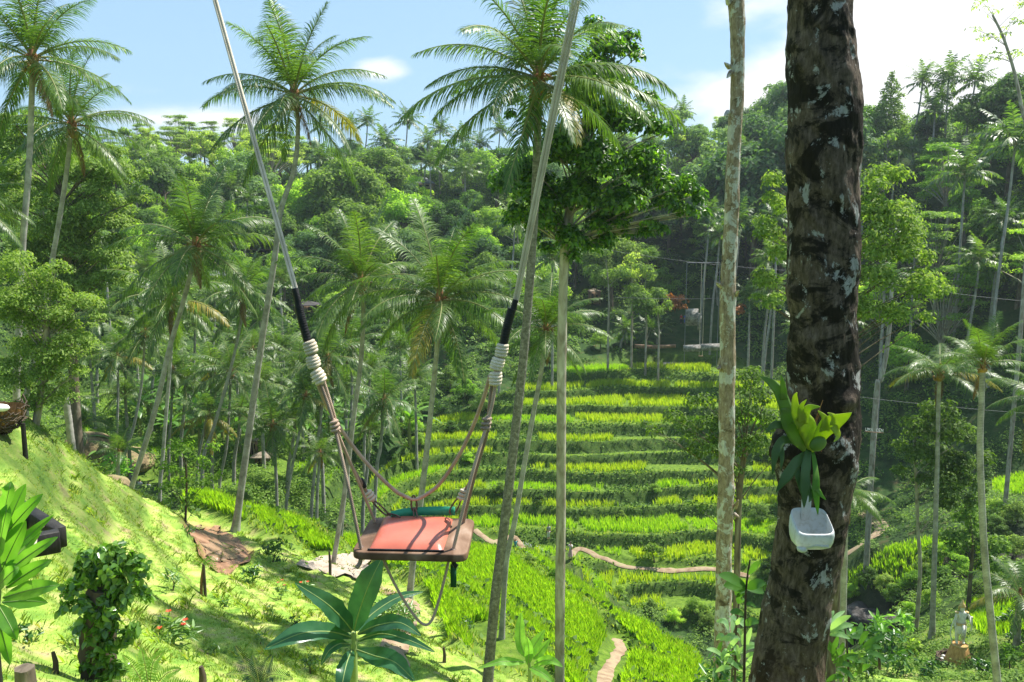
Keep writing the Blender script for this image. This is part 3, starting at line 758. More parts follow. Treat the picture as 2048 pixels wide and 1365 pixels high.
for ri, yy in enumerate(rows):
    half = yy * .66 + 6
    x = -half + g0.random() * 4
    while x < half:
        xx = x + (g0.random() - .5) * 3.5; y2 = yy + (g0.random() - .5) * 5
        x += 6.6 + g0.random() * 3.4
        z = Z(xx, y2)
        u, v = proj(np.array((xx, y2, z)))
        ut, vt = proj(np.array((xx, y2, z + 9)))
        # open ground: the rice terraces, the clearing above them, the shaded gully
        if 1120 < u < 1620 and y2 < 148: continue
        if y2 < 134 and 300 < u < 1690: continue
        if 900 <= u < 1200 and y2 < 140: continue
        if y2 < 112 and u < 300: continue
        if y2 < 114 and v > 830: continue
        if u < 0 and y2 < 150 and g0.random() < .5: continue
        if y2 > 180 and u > 1900: continue
        if any(abs(u - hu) < hw * .8 and vt < hv + 5 and v > hv - 10 and y2 < hy for hu, hv, hw, hy in HOUSE_KEEP): continue
        r = g0.random()
        if 1440 < u < 1640: kind, leaf = ('fig', 'blue') if r < .35 else ('round', 'blue') if r < .6 else ('round', 'mid') if r < .8 else ('bushy', 'bright')
        elif u < 620 and y2 > 175: kind, leaf = ('umbrella', 'olive') if r < .22 else ('round', 'mid') if r < .8 else ('airy', 'olive')
        elif u > 1850: kind, leaf = ('umbrella', 'bright') if r < .4 else ('fig', 'dark') if r < .7 else ('round', 'mid')
        else:
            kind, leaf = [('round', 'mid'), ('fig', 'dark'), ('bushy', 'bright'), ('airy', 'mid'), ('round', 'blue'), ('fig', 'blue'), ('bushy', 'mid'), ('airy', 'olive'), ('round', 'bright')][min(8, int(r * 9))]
        if y2 < 150 and kind in ('fig', 'umbrella'): kind = 'bushy'
        sc = (.9 + .5 * g0.random()) * (.8 if y2 < 160 else 1) * (.6 if (u > 1700 and y2 > 148) or (u < 260 and y2 > 150) else 1)
        if y2 < 136 and u > 1690: kind, leaf = [('umbrella', 'bright'), ('umbrella', 'mid'), ('bushy', 'bright'), ('round', 'mid'), ('bushy', 'dark')][int(r * 5)]; sc = .8 + .3 * g0.random()
        sc = sky_cap(kind, xx, y2, sc)
        if sc < .33: continue
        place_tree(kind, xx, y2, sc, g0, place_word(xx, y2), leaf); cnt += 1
# trees that mark the skyline
for u, vtop, Y, kind, leaf, H in [(1585, 105, 150, 'fig', 'blue', 15), (1520, 165, 152, 'fig', 'blue', 15), (1475, 215, 155, 'fig', 'blue', 15), (1640, 150, 150, 'fig', 'blue', 15),
        (1785, 142, 158, 'cone', 'dark', 17), (1740, 190, 160, 'round', 'mid', 12), (1975, 150, 140, 'fig', 'dark', 15), (2030, 120, 138, 'fig', 'dark', 15), (1860, 215, 150, 'fig', 'dark', 15),
        (350, 238, 205, 'umbrella', 'olive', 15), (280, 255, 200, 'umbrella', 'olive', 15), (415, 250, 205, 'umbrella', 'olive', 15), (470, 245, 208, 'umbrella', 'olive', 15),
        (530, 262, 208, 'round', 'mid', 12), (1355, 215, 185, 'airy', 'blue', 13), (1390, 235, 185, 'round', 'blue', 12), (700, 270, 215, 'fig', 'dark', 15), (620, 270, 215, 'round', 'mid', 12)]:
    p = P(u, vtop, Y); zg = Z(p[0], Y); s = (p[2] - zg) / H
    s = max(.5, min(1.9, s)); o = place_tree(kind, p[0], Y, 1.0, g0, place_word(p[0], Y), leaf)
    o.scale = (s * .95, s * .95, s); o.location.z = p[2] - H * s * .98
    o.location.z = min(o.location.z, zg)
# far palms standing out of the woods
for u, v, Y, R in [(1535, 330, 160, 34), (1490, 300, 165, 32), (1545, 520, 125, 46), (1420, 430, 140, 36), (1770, 560, 105, 46), (1830, 500, 110, 44), (1960, 520, 104, 50), (2010, 440, 108, 46), (1730, 330, 145, 36), (1800, 300, 145, 38), (815, 243, 205, 34), (768, 288, 200, 34), (735, 245, 212, 30), (700, 250, 215, 24), (640, 318, 185, 36), (640, 255, 212, 26), (880, 262, 210, 26), (855, 285, 200, 30), (925, 280, 208, 30), (960, 290, 206, 26), (1000, 262, 208, 30),
        (460, 378, 165, 38), (435, 365, 172, 32), (318, 335, 170, 44), (495, 400, 160, 28), (1310, 215, 195, 28), (1365, 225, 192, 26), (1345, 240, 190, 26),
        (1845, 165, 150, 36), (1897, 160, 148, 44), (1950, 165, 144, 46), (1870, 225, 145, 40), (1990, 210, 140, 44), (1930, 350, 112, 64), (1885, 200, 150, 34),
        (2030, 290, 100, 84), (1480, 445, 128, 52), (1440, 470, 135, 40), (1030, 445, 140, 48), (1105, 520, 120, 52), (210, 520, 110, 40), (190, 495, 112, 36),
        (1545, 585, 115, 46), (1500, 600, 125, 36), (1300, 665, 138, 30), (1252, 660, 138, 30), (1325, 655, 140, 26), (1205, 240, 205, 30), (1700, 640, 110, 44), (1600, 660, 112, 40), (1555, 440, 120, 36), (700, 320, 190, 30), (560, 330, 190, 30), (860, 330, 190, 34), (930, 345, 185, 34)]:
    c = P(u, v, Y); far_palm(u, v, Y, R, g0, place_word(c[0], Y))
print('hill trees', cnt)

for i, (u, v, Y, R) in enumerate([(200, 640, 100, 58), (265, 600, 104, 52), (180, 720, 92, 60), (310, 680, 96, 62), (390, 650, 102, 56), (430, 600, 112, 50), (520, 640, 104, 56), (560, 700, 96, 58), (600, 740, 92, 62), (660, 660, 104, 54), (520, 770, 86, 60), (470, 690, 98, 56), (370, 770, 84, 62), (250, 790, 82, 56), (690, 780, 88, 60), (740, 740, 96, 56), (800, 700, 110, 50), (640, 820, 80, 58), (590, 840, 78, 56), (830, 760, 102, 48), (160, 850, 76, 50), (480, 830, 78, 58), (560, 560, 122, 44), (290, 540, 118, 44), (740, 860, 78, 52), (350, 560, 116, 46), (1010, 600, 120, 46)]):
    far_palm(u, v, Y, R, g0, 'among the packed palms left of the swing' if u < 560 else 'in the grove behind the swing ropes', 'mid')
# ------------------------------------------------------------------ ground cover (nobody could count it)
M_RICE_Y = foliage('ripening_rice_blades', [(.34, .50, .03), (.50, .62, .045), (.62, .66, .08)], .5, .6, .15, .75, 0)
M_RICE_G = foliage('green_rice_blades', [(.28, .50, .025), (.40, .62, .04), (.52, .68, .07)], .5, .6, .15, .75, 0)
M_GRASS = foliage('grass_blades', [(.08, .19, .025), (.25, .39, .045), (.42, .52, .09), (.54, .48, .22)], .5, .7, .12, .75, 0)
M_RISER = foliage('bank_leaves', [(.03, .07, .014), (.07, .14, .025), (.15, .25, .045)], .35, .6, .15, 1.1, 0)
M_UNDER = foliage('undergrowth_leaves', [(0.044, 0.099, 0.022), (0.099, 0.182, 0.033), (0.166, 0.265, 0.049), (0.231, 0.343, 0.072)], .38, .6, .15, 1.1, 0)
gg = np.random.default_rng(99)
def blades(mb, x, y, z, h, w, nb, splay=.25):
    n = len(x); w = w if np.ndim(w) == 0 else w[:, None]
    for b in range(nb):
        a = gg.random(n) * 6.28; r = gg.random(n) * .09
        base = np.stack([x + np.cos(a) * r, y + np.sin(a) * r, z - .03], 1)
        hh = h * (.7 + .5 * gg.random(n)); sp = splay * (.4 + gg.random(n))
        out = np.stack([np.cos(a), np.sin(a), np.zeros(n)], 1)
        sd = np.stack([-np.sin(a + gg.random(n)), np.cos(a), np.zeros(n)], 1) * (w * .5)
        mid = base + out * (hh * sp * .35)[:, None] + np.array((0, 0, 1.0)) * (hh * .62)[:, None]
        tip = base + out * (hh * sp)[:, None] + np.array((0, 0, 1.0)) * hh[:, None]
        V = np.stack([base - sd, base + sd, mid + sd * .8, tip, mid - sd * .8], 1).reshape(-1, 3)
        mb.add(V, np.arange(n * 5).reshape(n, 5))
def in_view(x, y, z, m=90):
    u, v = proj(np.stack([x, y, z], -1)); return (u > -m - 60) & (u < 2048 + m + 60) & (v < 1365 + m) & (v > -50)
def samp(n, x0, x1, y0, y1):
    x = x0 + (x1 - x0) * gg.random(n); y = y0 + (y1 - y0) * gg.random(n)
    z, k = terrain(x, y); return x, y, z, k
# paths drawn as lines on the ground, used as masks
PL = {k: np.array(v)[:, :2] for k, v in PATHS.items()}
def on_path(x, y, w=.75): return (path_dist(x, y, PL['near']) < w) | (path_dist(x, y, PL['opp']) < w)
# ripening rice across the gully
x, y, z, k = samp(70000, -28, 62, 68, 132)
m = (k['opp'] > .75) & (k['fo'] > .34) & (k['fo'] < .97) & ~on_path(x, y, 1.0) & in_view(x, y, z) & (k['river'] < .25)
m &= (fbm(x / 7, y / 9, 55, 2) > -.16)
kt = np.floor(z / 1.2); px_ = (x + 5.3 * kt + .4 * np.sin(y)) / 12.7; m &= np.abs(px_ % 1 - .5) > .035; plot = _h(np.floor(px_ - .5).astype(np.int64), kt.astype(np.int64), 3); m &= plot > .10
x, y, z, plot = x[m], y[m], z[m], plot[m]
mb = MB(); ty = fbm(x / 14, y / 14, 71, 2)
s = plot > .38
xg, yg, zg_, hg = x[~s], y[~s], z[~s], .55 + .3 * (plot[~s] > .25)
blades(mb, x[s], y[s], z[s], .80, .07, 4, .22)
o = mb.build('ripening_rice', M_RICE_Y); obj_tag(o, 'ripening yellow-green rice standing on the terraces across the gully', 'rice', kind='stuff')
# green rice below the swing
x, y, z, k = samp(150000, -28, 22, 30, 66)
m = (k['near'] > .8) & (fbm(x / 5, y / 8, 66, 2) > -.14) & (k['fn'] > .44) & (k['fn'] < .98) & ~on_path(x, y, .85) & (k['mud'] < .05) & in_view(x, y, z)
pad = P(680, 1130, 44.5)
m &= ~((np.abs(x - pad[0]) < 3.6) & (np.abs(y - pad[1]) < 2.0))
x2, y2, z2, k2 = samp(9000, 18, 36, 38, 56)
m2 = (k2['stat'] > .7) & in_view(x2, y2, z2)
mb = MB(); blades(mb, np.r_[x[m], x2[m2]], np.r_[y[m], y2[m2]], np.r_[z[m], z2[m2]], .62, .035, 5, .3)
x, y, z, k = samp(60000, 14, 70, 60, 104)
m = (k['flat'] > .6) & in_view(x, y, z)
blades(mb, x[m], y[m], z[m], .7, .06, 4, .25)
x, y, z, k = samp(26000, -60, -12, 60, 112)
m = (k['mid'] > .7) & (k['fm'] > .4) & (fbm(x / 6, y / 6, 44, 2) > .12)
blades(mb, x[m], y[m], z[m], .35, .07, 3, .3)
blades(mb, xg, yg, zg_, hg, .07, 4, .22)
o = mb.build('green_rice', M_RICE_G); obj_tag(o, 'bright green young rice on the terraces below the swing', 'rice', kind='stuff')
# grass of the near slope
mb = MB()
for n, y0, y1, h, w, nb in ((50000, 7, 20, .05, .009, 4), (70000, 16, 34, .06, .013, 4), (45000, 30, 60, .08, .026, 3)):
    x, y, z, k = samp(n, -24 if y1 < 40 else -34, 16 if y1 < 40 else 30, y0, y1)
    m = (k['near'] < .5) & (k['mud'] < .1) & in_view(x, y, z) & ~on_path(x, y, .55) & ((x < 11) | (y > 34)) & (fbm(x * .9, y * .9, 12, 3) > -.23)
    hh = h * (1 + .8 * np.clip(fbm(x[m] / 1.5, y[m] / 1.5, 17, 3), -.3, 1))
    blades(mb, x[m], y[m], z[m], hh, w, nb, .7)
x, y, z, k = samp(26000, -22, 12, 9, 46)
m = (k['near'] < .4) & (k['mud'] < .1) & in_view(x, y, z) & (fbm(x / 1.1, y / 1.1, 61, 2) > .13)
blades(mb, x[m], y[m], z[m], .19, .012 + .0007 * y[m], 5, .8)
x, y, z, k = samp(60000, -28, 62, 68, 130)
m = (k['opp'] > .3) & ((k['fo'] < .36) & (k['fo'] > .18)) & ~on_path(x, y, .8) & in_view(x, y, z)
blades(mb, x[m], y[m], z[m], .22, .09, 2, .5)
x, y, z, k = samp(40000, -28, 22, 30, 66)
m = (k['near'] > .3) & (k['fn'] < .46) & ~on_path(x, y, .7) & (k['mud'] < .1) & in_view(x, y, z)
blades(mb, x[m], y[m], z[m], .22, .05, 3, .5)
o = mb.build('grass', M_GRASS); obj_tag(o, 'short sunlit grass on the steep near slope and terrace rims', 'grass', kind='stuff')
# leafy weeds hanging on the terrace banks
x, y, z, k = samp(150000, -28, 62, 68, 134)
m = ((k['opp'] > .3) & ((k['fo'] < .21) | ((fbm(x / 7, y / 9, 55, 2) < -.16)))) & ~on_path(x, y, .6) & in_view(x, y, z)
xb, yb, zb = x[m], y[m], z[m]
x, y, z, k = samp(50000, -28, 22, 30, 66)
m = (k['near'] > .25) & (k['fn'] < .25) & in_view(x, y, z) & ~on_path(x, y, .6) & (fbm(x / 4, y / 4, 5, 2) > -.2)
xb = np.r_[xb, x[m]]; yb = np.r_[yb, y[m]]; zb = np.r_[zb, z[m]]
n = len(xb); mb = MB()
C = np.stack([xb, yb, zb + gg.random(n) * .3], 1); N = unit(np.array((0, -.5, .6)) + .8 * gg.normal(size=(n, 3)) * .6); A = unit(np.cross(N, gg.normal(size=(n, 3))) + np.array((0, 0, -.3)))
L = .22 + .2 * gg.random(n); add_leaves(mb, C, A, N, L, L * .6)
o = mb.build('bank_weeds', M_RISER); obj_tag(o, 'leafy green weeds hanging on the terrace banks', 'weeds', kind='stuff')
# undergrowth: leafy clumps over jungle floor, gully sides and ravine
mb = MB()
x, y, z, k = samp(11000, -130, 130, 60, 232)
tz = Zs(x, y + 1.5)
gul = (k['flat'] < .1) & (k['opp'] < .1) & ((k['mid'] < .25) | (gg.random(len(x)) < 1.1)) & (k['near'] < .1) & in_view(x, y, z, 150) & ~((y < 66) & (x < -6)) & (k['river'] < .35)
vv = k['v']; uu = k['u']
gul &= ~((uu > 1180) & (uu < 1480) & (vv > 640) & (vv < 700)) & (gg.random(len(x)) < np.where(y > 150, .75, 1))
clr = ~((uu > 1335) & (uu < 1450) & (vv > 600) & (vv < 700))
m = gul & clr & (((x + 34) ** 2 / 60 + (y - 77) ** 2 / 90) > 1)
C = np.stack([x, y, z + .2], 1)[m]; R = (.7 + 1.5 * gg.random(m.sum()) ** 2) * (1 + .45 * smooth(120, 170, y[m]))
for lo, hi, L, d in ((0, 95, .26, 9), (95, 135, .36, 6), (135, 400, .5, 3.4)):
    q = (C[:, 1] >= lo) & (C[:, 1] < hi)
    clump_leaves(mb, C[q], R[q], d, L, .5, .75, .4, .3, .5, g=gg)
o = mb.build('undergrowth', M_UNDER); obj_tag(o, 'dense leafy undergrowth covering the gully and jungle floor', 'undergrowth', kind='stuff')
# near-right ravine bank cover
mb = MB()
x, y, z, k = samp(5200, 3, 46, 30, 62)
m = (k['stat'] < .1) & (k['near'] < .05) & in_view(x, y, z) & (x > 9) & (fbm(x / 5, y / 5, 91, 2) > -.08)
clump_leaves(mb, np.stack([x, y, z], 1)[m], .25 + .45 * gg.random(m.sum()), 26, .16, .5, .6, .4, .3, .6, g=gg)
x, y, z, k = samp(2600, -20, 8, 10, 58)
m = (k['near'] < .05) & (k['mud'] < .05) & in_view(x, y, z) & (fbm(x / 3, y / 3, 95, 2) > .06) & ((x < 5) | (y > 30))
clump_leaves(mb, np.stack([x, y, z], 1)[m], .07 + .16 * gg.random(m.sum()), 90, .08, .4, .7, .4, .1, .6, g=gg)
o = mb.build('ground_cover_plants', M_UNDER); obj_tag(o, 'low leafy plants scattered over the near banks', 'ground cover', kind='stuff')

def ribbon(name, pts, w, mat, lift=.05, nseg=40, rough=.0):
    pts = spline(np.array(pts)[:, :2], nseg); jit = fbm(np.arange(nseg) * .45, np.zeros(nseg), len(name) + nseg, 3); tg = unit(np.gradient(pts, axis=0)); nm = np.stack([-tg[:, 1], tg[:, 0]], 1)
    w = np.broadcast_to(np.asarray(w, float), (nseg,)); cols = []
    ks = np.linspace(-1, 1, 7)
    zc = Zs(pts[:, 0], pts[:, 1])
    for kx in ks:
        q = pts + nm * (w * .5 * kx * (1 + .9 * fbm(np.arange(nseg) * .5, np.full(nseg, kx), 3, 3)))[:, None]
        z = Zs(q[:, 0], q[:, 1]); z = np.maximum(z, zc * .5 + z * .5)
        cols.append(np.stack([q[:, 0], q[:, 1], z + lift * (1 - .8 * abs(kx) ** 4)], 1))
    V = np.stack(cols, 1); nc = len(ks); mb = MB(); i, j = np.meshgrid(np.arange(nseg - 1), np.arange(nc - 1), indexing='ij'); i = i.ravel(); j = j.ravel()
    mb.add(V.reshape(-1, 3), np.stack([i * nc + j, i * nc + j + 1, (i + 1) * nc + j + 1, (i + 1) * nc + j], 1))
    return mb.build(name, mat)
M_DIRT = noisy('path_dirt', [(.3, (.20, .13, .08)), (.55, (.31, .23, .15)), (.8, (.24, .26, .10))], 1.6, .95, .5, 8)
obj_tag(ribbon('path', PATHS['near'], .6, M_DIRT, .07), kind='structure')
obj_tag(ribbon('path', PATHS['opp'], .7, M_DIRT, .12, 70), kind='structure')
obj_tag(ribbon('path', [P(1560, 1080, 84), P(1640, 1085, 83), P(1730, 1085, 82), P(1762, 1060, 85), P(1750, 1030, 88), P(1725, 1015, 91)], 1.3, M_DIRT, .12, 50), kind='structure')
p_l = [hit(*q, 24) for q in [(700, 1150), (770, 1180), (822, 1205), (815, 1240), (790, 1290), (785, 1365)]]
obj_tag(ribbon('path', p_l, [.9] * 40, M_DIRT, .06), kind='structure')
p_c = [hit(*q, 30) for q in [(1330, 1300), (1365, 1330), (1400, 1362)]]
obj_tag(ribbon('path', p_c, .9, M_DIRT, .06, 20), kind='structure')
# concrete landing
M_CONC = noisy('worn_concrete', [(.3, (.26, .19, .14)), (.7, (.42, .36, .30))], 1.5, .9, .3, 12)
# muddy plot with puddles
M_MUD = noisy('wet_mud', [(.3, (.13, .065, .035)), (.5, (.27, .15, .085)), (.75, (.36, .22, .14))], 1.3, .55, .9, 6, bdist=.08)
M_WATER = noisy('muddy_water', [(.3, (.30, .19, .12)), (.7, (.40, .26, .17))], .8, .08, .05, 6, spec=.6)
def hpoly(pts, ymin=25): return [hit(u, v, ymin) for u, v in pts]
def sheet(name, pts, mat, lift):
    pts = [np.asarray(pts[i]) * (1 - t) + np.asarray(pts[(i + 1) % len(pts)]) * t + np.r_[rng.normal(size=2) * .13 * (t > 0), 0] for i in range(len(pts)) for t in (0, .25, .5, .75)]
    c = np.mean(pts, axis=0); mb = MB(); n = len(pts); Vs = [c + (0, 0, lift)]
    fr = list(np.linspace(.08, 1.0, 12)); rings = []
    for f in fr:
        for p in pts:
            q = c + (np.asarray(p) - c) * f; q[2] = Z(q[0], q[1]) + lift if lift > 0 else c[2] - lift; Vs.append(q)
    F3 = [(0, 1 + i, 1 + (i + 1) % n) for i in range(n)]; mb.add(Vs, F3); mb2 = []
    for r in range(11): mb2 += [(1 + r * n + i, 1 + (r + 1) * n + i, 1 + (r + 1) * n + (i + 1) % n, 1 + r * n + (i + 1) % n) for i in range(n)]
    mb.V.append(np.zeros((0, 3))); mb.F.append(np.array(mb2).ravel()); mb.T.append(np.full(len(mb2), 4)); mb.M.append(np.zeros(len(mb2), int))
    return mb.build(name, mat)
obj_tag(sheet('concrete_landing', hpoly([(592, 1135), (640, 1117), (700, 1113), (745, 1122), (752, 1150), (720, 1165), (690, 1152)], 30), M_CONC, .14), kind='structure')
obj_tag(sheet('mud_plot', hpoly(MUD), M_MUD, .05), kind='structure')
w1 = hpoly([(400, 1090), (430, 1085), (470, 1095), (490, 1105), (475, 1120), (440, 1128), (410, 1118)]); obj_tag(sheet('puddle', w1, M_WATER, .09), kind='structure')
w2 = hpoly([(380, 1052), (400, 1052), (412, 1058), (400, 1064), (384, 1062)]); obj_tag(sheet('puddle', w2, M_WATER, .09), kind='structure')
# water and boulders of the gully stream
# banana clumps in the grove
M_RIVER = noisy('stream_water', [(.4, (.012, .014, .012)), (.7, (.03, .035, .03))], 1.2, .12, .6, 3, spec=.6, bdist=.05)
obj_tag(ribbon('stream_water', [(-12, 72), (2, 71), (14, 68), (26, 72), (34, 72)], 4.5, M_RIVER, .5, 40), kind='structure')
M_ROCK = noisy('wet_rock', [(.3, (.02, .018, .017)), (.55, (.085, .075, .068)), (.8, (.24, .215, .20))], 1.4, .75, .9, 4, bdist=.15)
def rock(name, c, r, label, seed, group=None, mat=None, flat=.6, cat='rock', noise=.5):
    g = np.random.default_rng(seed); mb = MB(); mb.ball((0, 0, 0), 1, 18, 12)
    V = np.concatenate(mb.V); k = 1 + noise * (fbm(V[:, 0] * 1.3 + seed, V[:, 1] * 1.3 + V[:, 2] * 1.7, seed, 4))
    V = V * k[:, None] * np.array((r, r * .8, r * flat)); mb.V = [V]
    o = mb.build(name, mat or M_ROCK, smooth_sh=False, loc=c); o.rotation_euler = (0, 0, g.random() * 6); obj_tag(o, label, cat, group); return o
for i, (u, v, r) in enumerate([(1715, 1228, 1.3), (1740, 1245, 1.7), (1695, 1262, 1.1), (1790, 1256, 1.2), (1670, 1240, 1.0)]):
    h = hit(u, v, 50)
    rock('boulder', h + (0, 0, .3), r, ['wide grey boulder beside the dark stream, farthest from the viewer', 'largest grey boulder beside the dark stream', 'smooth boulder low beside the stream behind the thin trunk', 'rightmost boulder in the dark stream bed', 'boulder half hidden behind the thick trunk by the stream'][i], i, 'boulders in the stream bed')
M_EARTH = noisy('bare_brown_earth', [(.3, (.11, .085, .045)), (.5, (.21, .16, .085)), (.7, (.26, .24, .10))], 1.2, .95, .8, 5, bdist=.15)
h = hit(178, 902, 60); rock('earth_mound', h, 3.4, 'rounded dry brown mound beyond the grass slope, nearest the grey post', 31, None, M_EARTH, .55, 'mound', .25)
h = hit(240, 925, 60); rock('earth_mound', h, 4.2, 'broad low brown mound behind the leaning palm trunk', 33, None, M_EARTH, .35, 'mound', .25)
h = hit(212, 975, 30); rock('earth_mound', P(208, 976, 47), 1.9, 'reddish brown heap of earth on the edge of the grass slope', 35, None, M_EARTH, .3, 'mound', .4)
# ------------------------------------------------------------------ palms of the near and middle ground
palm('tall palm with a dark thin top at the upper left corner', [(65, 118), (64, 180), (58, 330), (47, 470), (40, 600), (36, 700), (33, 800)], 35, 13, 19, 178, 1, 24, mat=M_PTRUNK)
palm('palm with a wide drooping crown right of the corner palm', [(143, 250), (135, 330), (122, 420), (103, 530), (84, 640), (60, 760), (52, 800)], 40, 11, 15, 152, 2, 24)
palm('tall palm with an S-curved trunk against the sky beside the left rope', [(588, 190), (596, 250), (588, 340), (562, 420), (549, 520), (524, 680), (496, 880), (482, 980), (470, 1062)], None, 10, 21, 180, 3, 24, az_extra=[(0.1, 4, 1.05), (3.2, 4, 1.0)])
palm('leaning palm with coconuts left of the swing, its trunk meeting the grass slope', [(392, 492), (383, 540), (362, 620), (338, 700), (318, 790), (296, 870), (262, 980)], 46, 11, 15, 168, 4, 24)
palm('palm with orange fruit stalks close behind the leaning trunk', [(343, 600), (342, 660), (341, 720), (333, 820), (325, 920), (320, 975)], 60, 8, 11, 118, 5, 22, lod='mid')
palm('palm with a bright upright leaf left of the left rope', [(484, 588), (482, 640), (468, 710), (447, 790), (424, 865), (406, 920)], 68, 7, 10, 95, 6, 22, lod='mid', high=0)
palm('palm with heavy hanging fronds just right of the left rope', [(722, 565), (727, 620), (722, 720), (708, 830), (690, 980), (668, 1118)], 44, 11, 14, 152, 7, 24)
palm('large palm centred between the swing ropes, with one glowing green leaf', [(880, 600), (876, 660), (872, 720), (862, 820), (848, 950), (830, 1090), (818, 1200)], None, 11, 18, 185, 8, 27, ymin=24, az_extra=[(0.2, 3, 1.1), (2.9, 4, 1.05)])
palm('biggest palm, crown before the dark leafy tree, trunk leaning down to the bottom edge', [(1078, 158), (1074, 300), (1066, 470), (1050, 680), (1032, 850), (1010, 1040), (990, 1200), (972, 1400)], 26, 19, 29, 238, 9, 26, mat=M_PTRUNK_MOSS,
     az_extra=[(3.3, 5, 1.15), (-.25, 5, 1.2), (-.1, 4, 1.1), (-1.3, 6, .95), (3.0, 4, .9), (4.4, 7, 1.0)], high=0, lowest=6)
palm('palm with many brown flower stalks right of the right rope', [(1092, 660), (1083, 740), (1068, 820), (1050, 920), (1030, 1040), (1012, 1130)], 36, 12, 15, 128, 10, 24)
palm('slender palm with a short upright crown near the right edge', [(1966, 730), (1963, 800), (1960, 900), (1964, 1010), (1970, 1120), (1984, 1260), (1997, 1400)], 27, 14, 22, 105, 11, 15, high=0, lowest=4)
palm('palm with yellow-tipped fronds left of the slender right palm', [(1880, 745), (1877, 800), (1875, 900), (1872, 1010), (1869, 1120), (1864, 1275)], None, 9, 15, 115, 12, 17, lod='near', ymin=30, yellow=.3, lowest=5, high=2)
palm('short palm half hidden behind the thick dark trunk', [(1692, 985), (1690, 1060), (1688, 1150), (1685, 1262)], 30, 15, 19, 88, 13, 16, lowest=6, high=3)
palm('palm whose fronds lean in from the right edge', [(2085, 800), (2080, 950), (2070, 1150)], 34, 12, 16, 115, 14, 20)
palm('small dark palm at the bottom right edge', [(2040, 1190), (2036, 1240), (2034, 1275)], 42, 16, 20, 95, 15, 18, lod='mid', high=1)
palm('palm whose pale fronds enter at the left edge', [(-60, 400), (-65, 600), (-70, 800)], 34, 14, 18, 125, 16, 22)
palm('thin palm behind the left grove, trunk standing upright', [(290, 665), (284, 760), (268, 850), (243, 935)], 66, 6, 9, 72, 17, 20, lod='mid')
palm('small palm far left in the grove with a thin straight trunk', [(235, 715), (236, 790), (234, 860), (231, 890)], 78, 6, 7, 75, 18, 20, lod='mid')
palm('palm crossing behind the curved trunk, crown beside the black rope wrap', [(655, 715), (648, 780), (636, 880), (624, 1000)], 70, 7, 10, 85, 19, 20, lod='mid')
palm('palm in the grove below the leaning palm, crown halfway down', [(462, 745), (458, 830), (452, 900), (440, 960)], 74, 6, 9, 80, 20, 20, lod='mid')
palm('low palm left of the curved trunk with arching fronds', [(425, 740), (420, 800), (404, 880), (395, 930)], 80, 6, 8, 72, 21, 20, lod='mid')
palm('young palm with drooping fronds right of the curved trunk', [(545, 850), (549, 900), (552, 950), (554, 1010)], 70, 8, 9, 82, 22, 18, lod='mid')
palm('young palm under the knot of the left rope', [(768, 800), (765, 850), (760, 900), (752, 960)], 72, 8, 10, 88, 23, 20, lod='mid')
palm('palm behind the rope knot with a mop of grey-green fronds', [(700, 690), (704, 770), (700, 850), (690, 950)], 82, 6, 8, 78, 24, 20, lod='mid')
palm('thin palm between the curved and the hanging-frond palm', [(612, 790), (600, 860), (585, 930), (573, 1005)], 68, 7, 9, 70, 25, 18, lod='mid')
palm('tiny palm low in the grove beside the brown mounds', [(238, 905), (237, 925), (236, 945)], 56, 8, 10, 62, 26, 12, lod='mid', high=0, lowest=4, nuts=False, dead=0)
palm('small palm beside the grey broken post', [(146, 800), (148, 850), (140, 890)], 66, 6, 8, 52, 27, 18, lod='mid')
palm('low palm with yellow-green fronds in the lower left grove', [(418, 830), (425, 890), (424, 940)], 72, 7, 9, 72, 28, 18, lod='mid', yellow=.2)
palm('palm with dark fronds deep in the middle of the grove', [(505, 700), (508, 790), (500, 900)], 92, 6, 8, 70, 29, 18, lod='mid')
palm('small palm just left of the grove of leaning trunks', [(345, 740), (343, 820), (338, 890)], 84, 6, 8, 66, 30, 18, lod='mid')
palm('low palm at the feet of the left grove', [(640, 905), (637, 950), (634, 1000)], 66, 7, 9, 55, 31, 16, lod='mid')

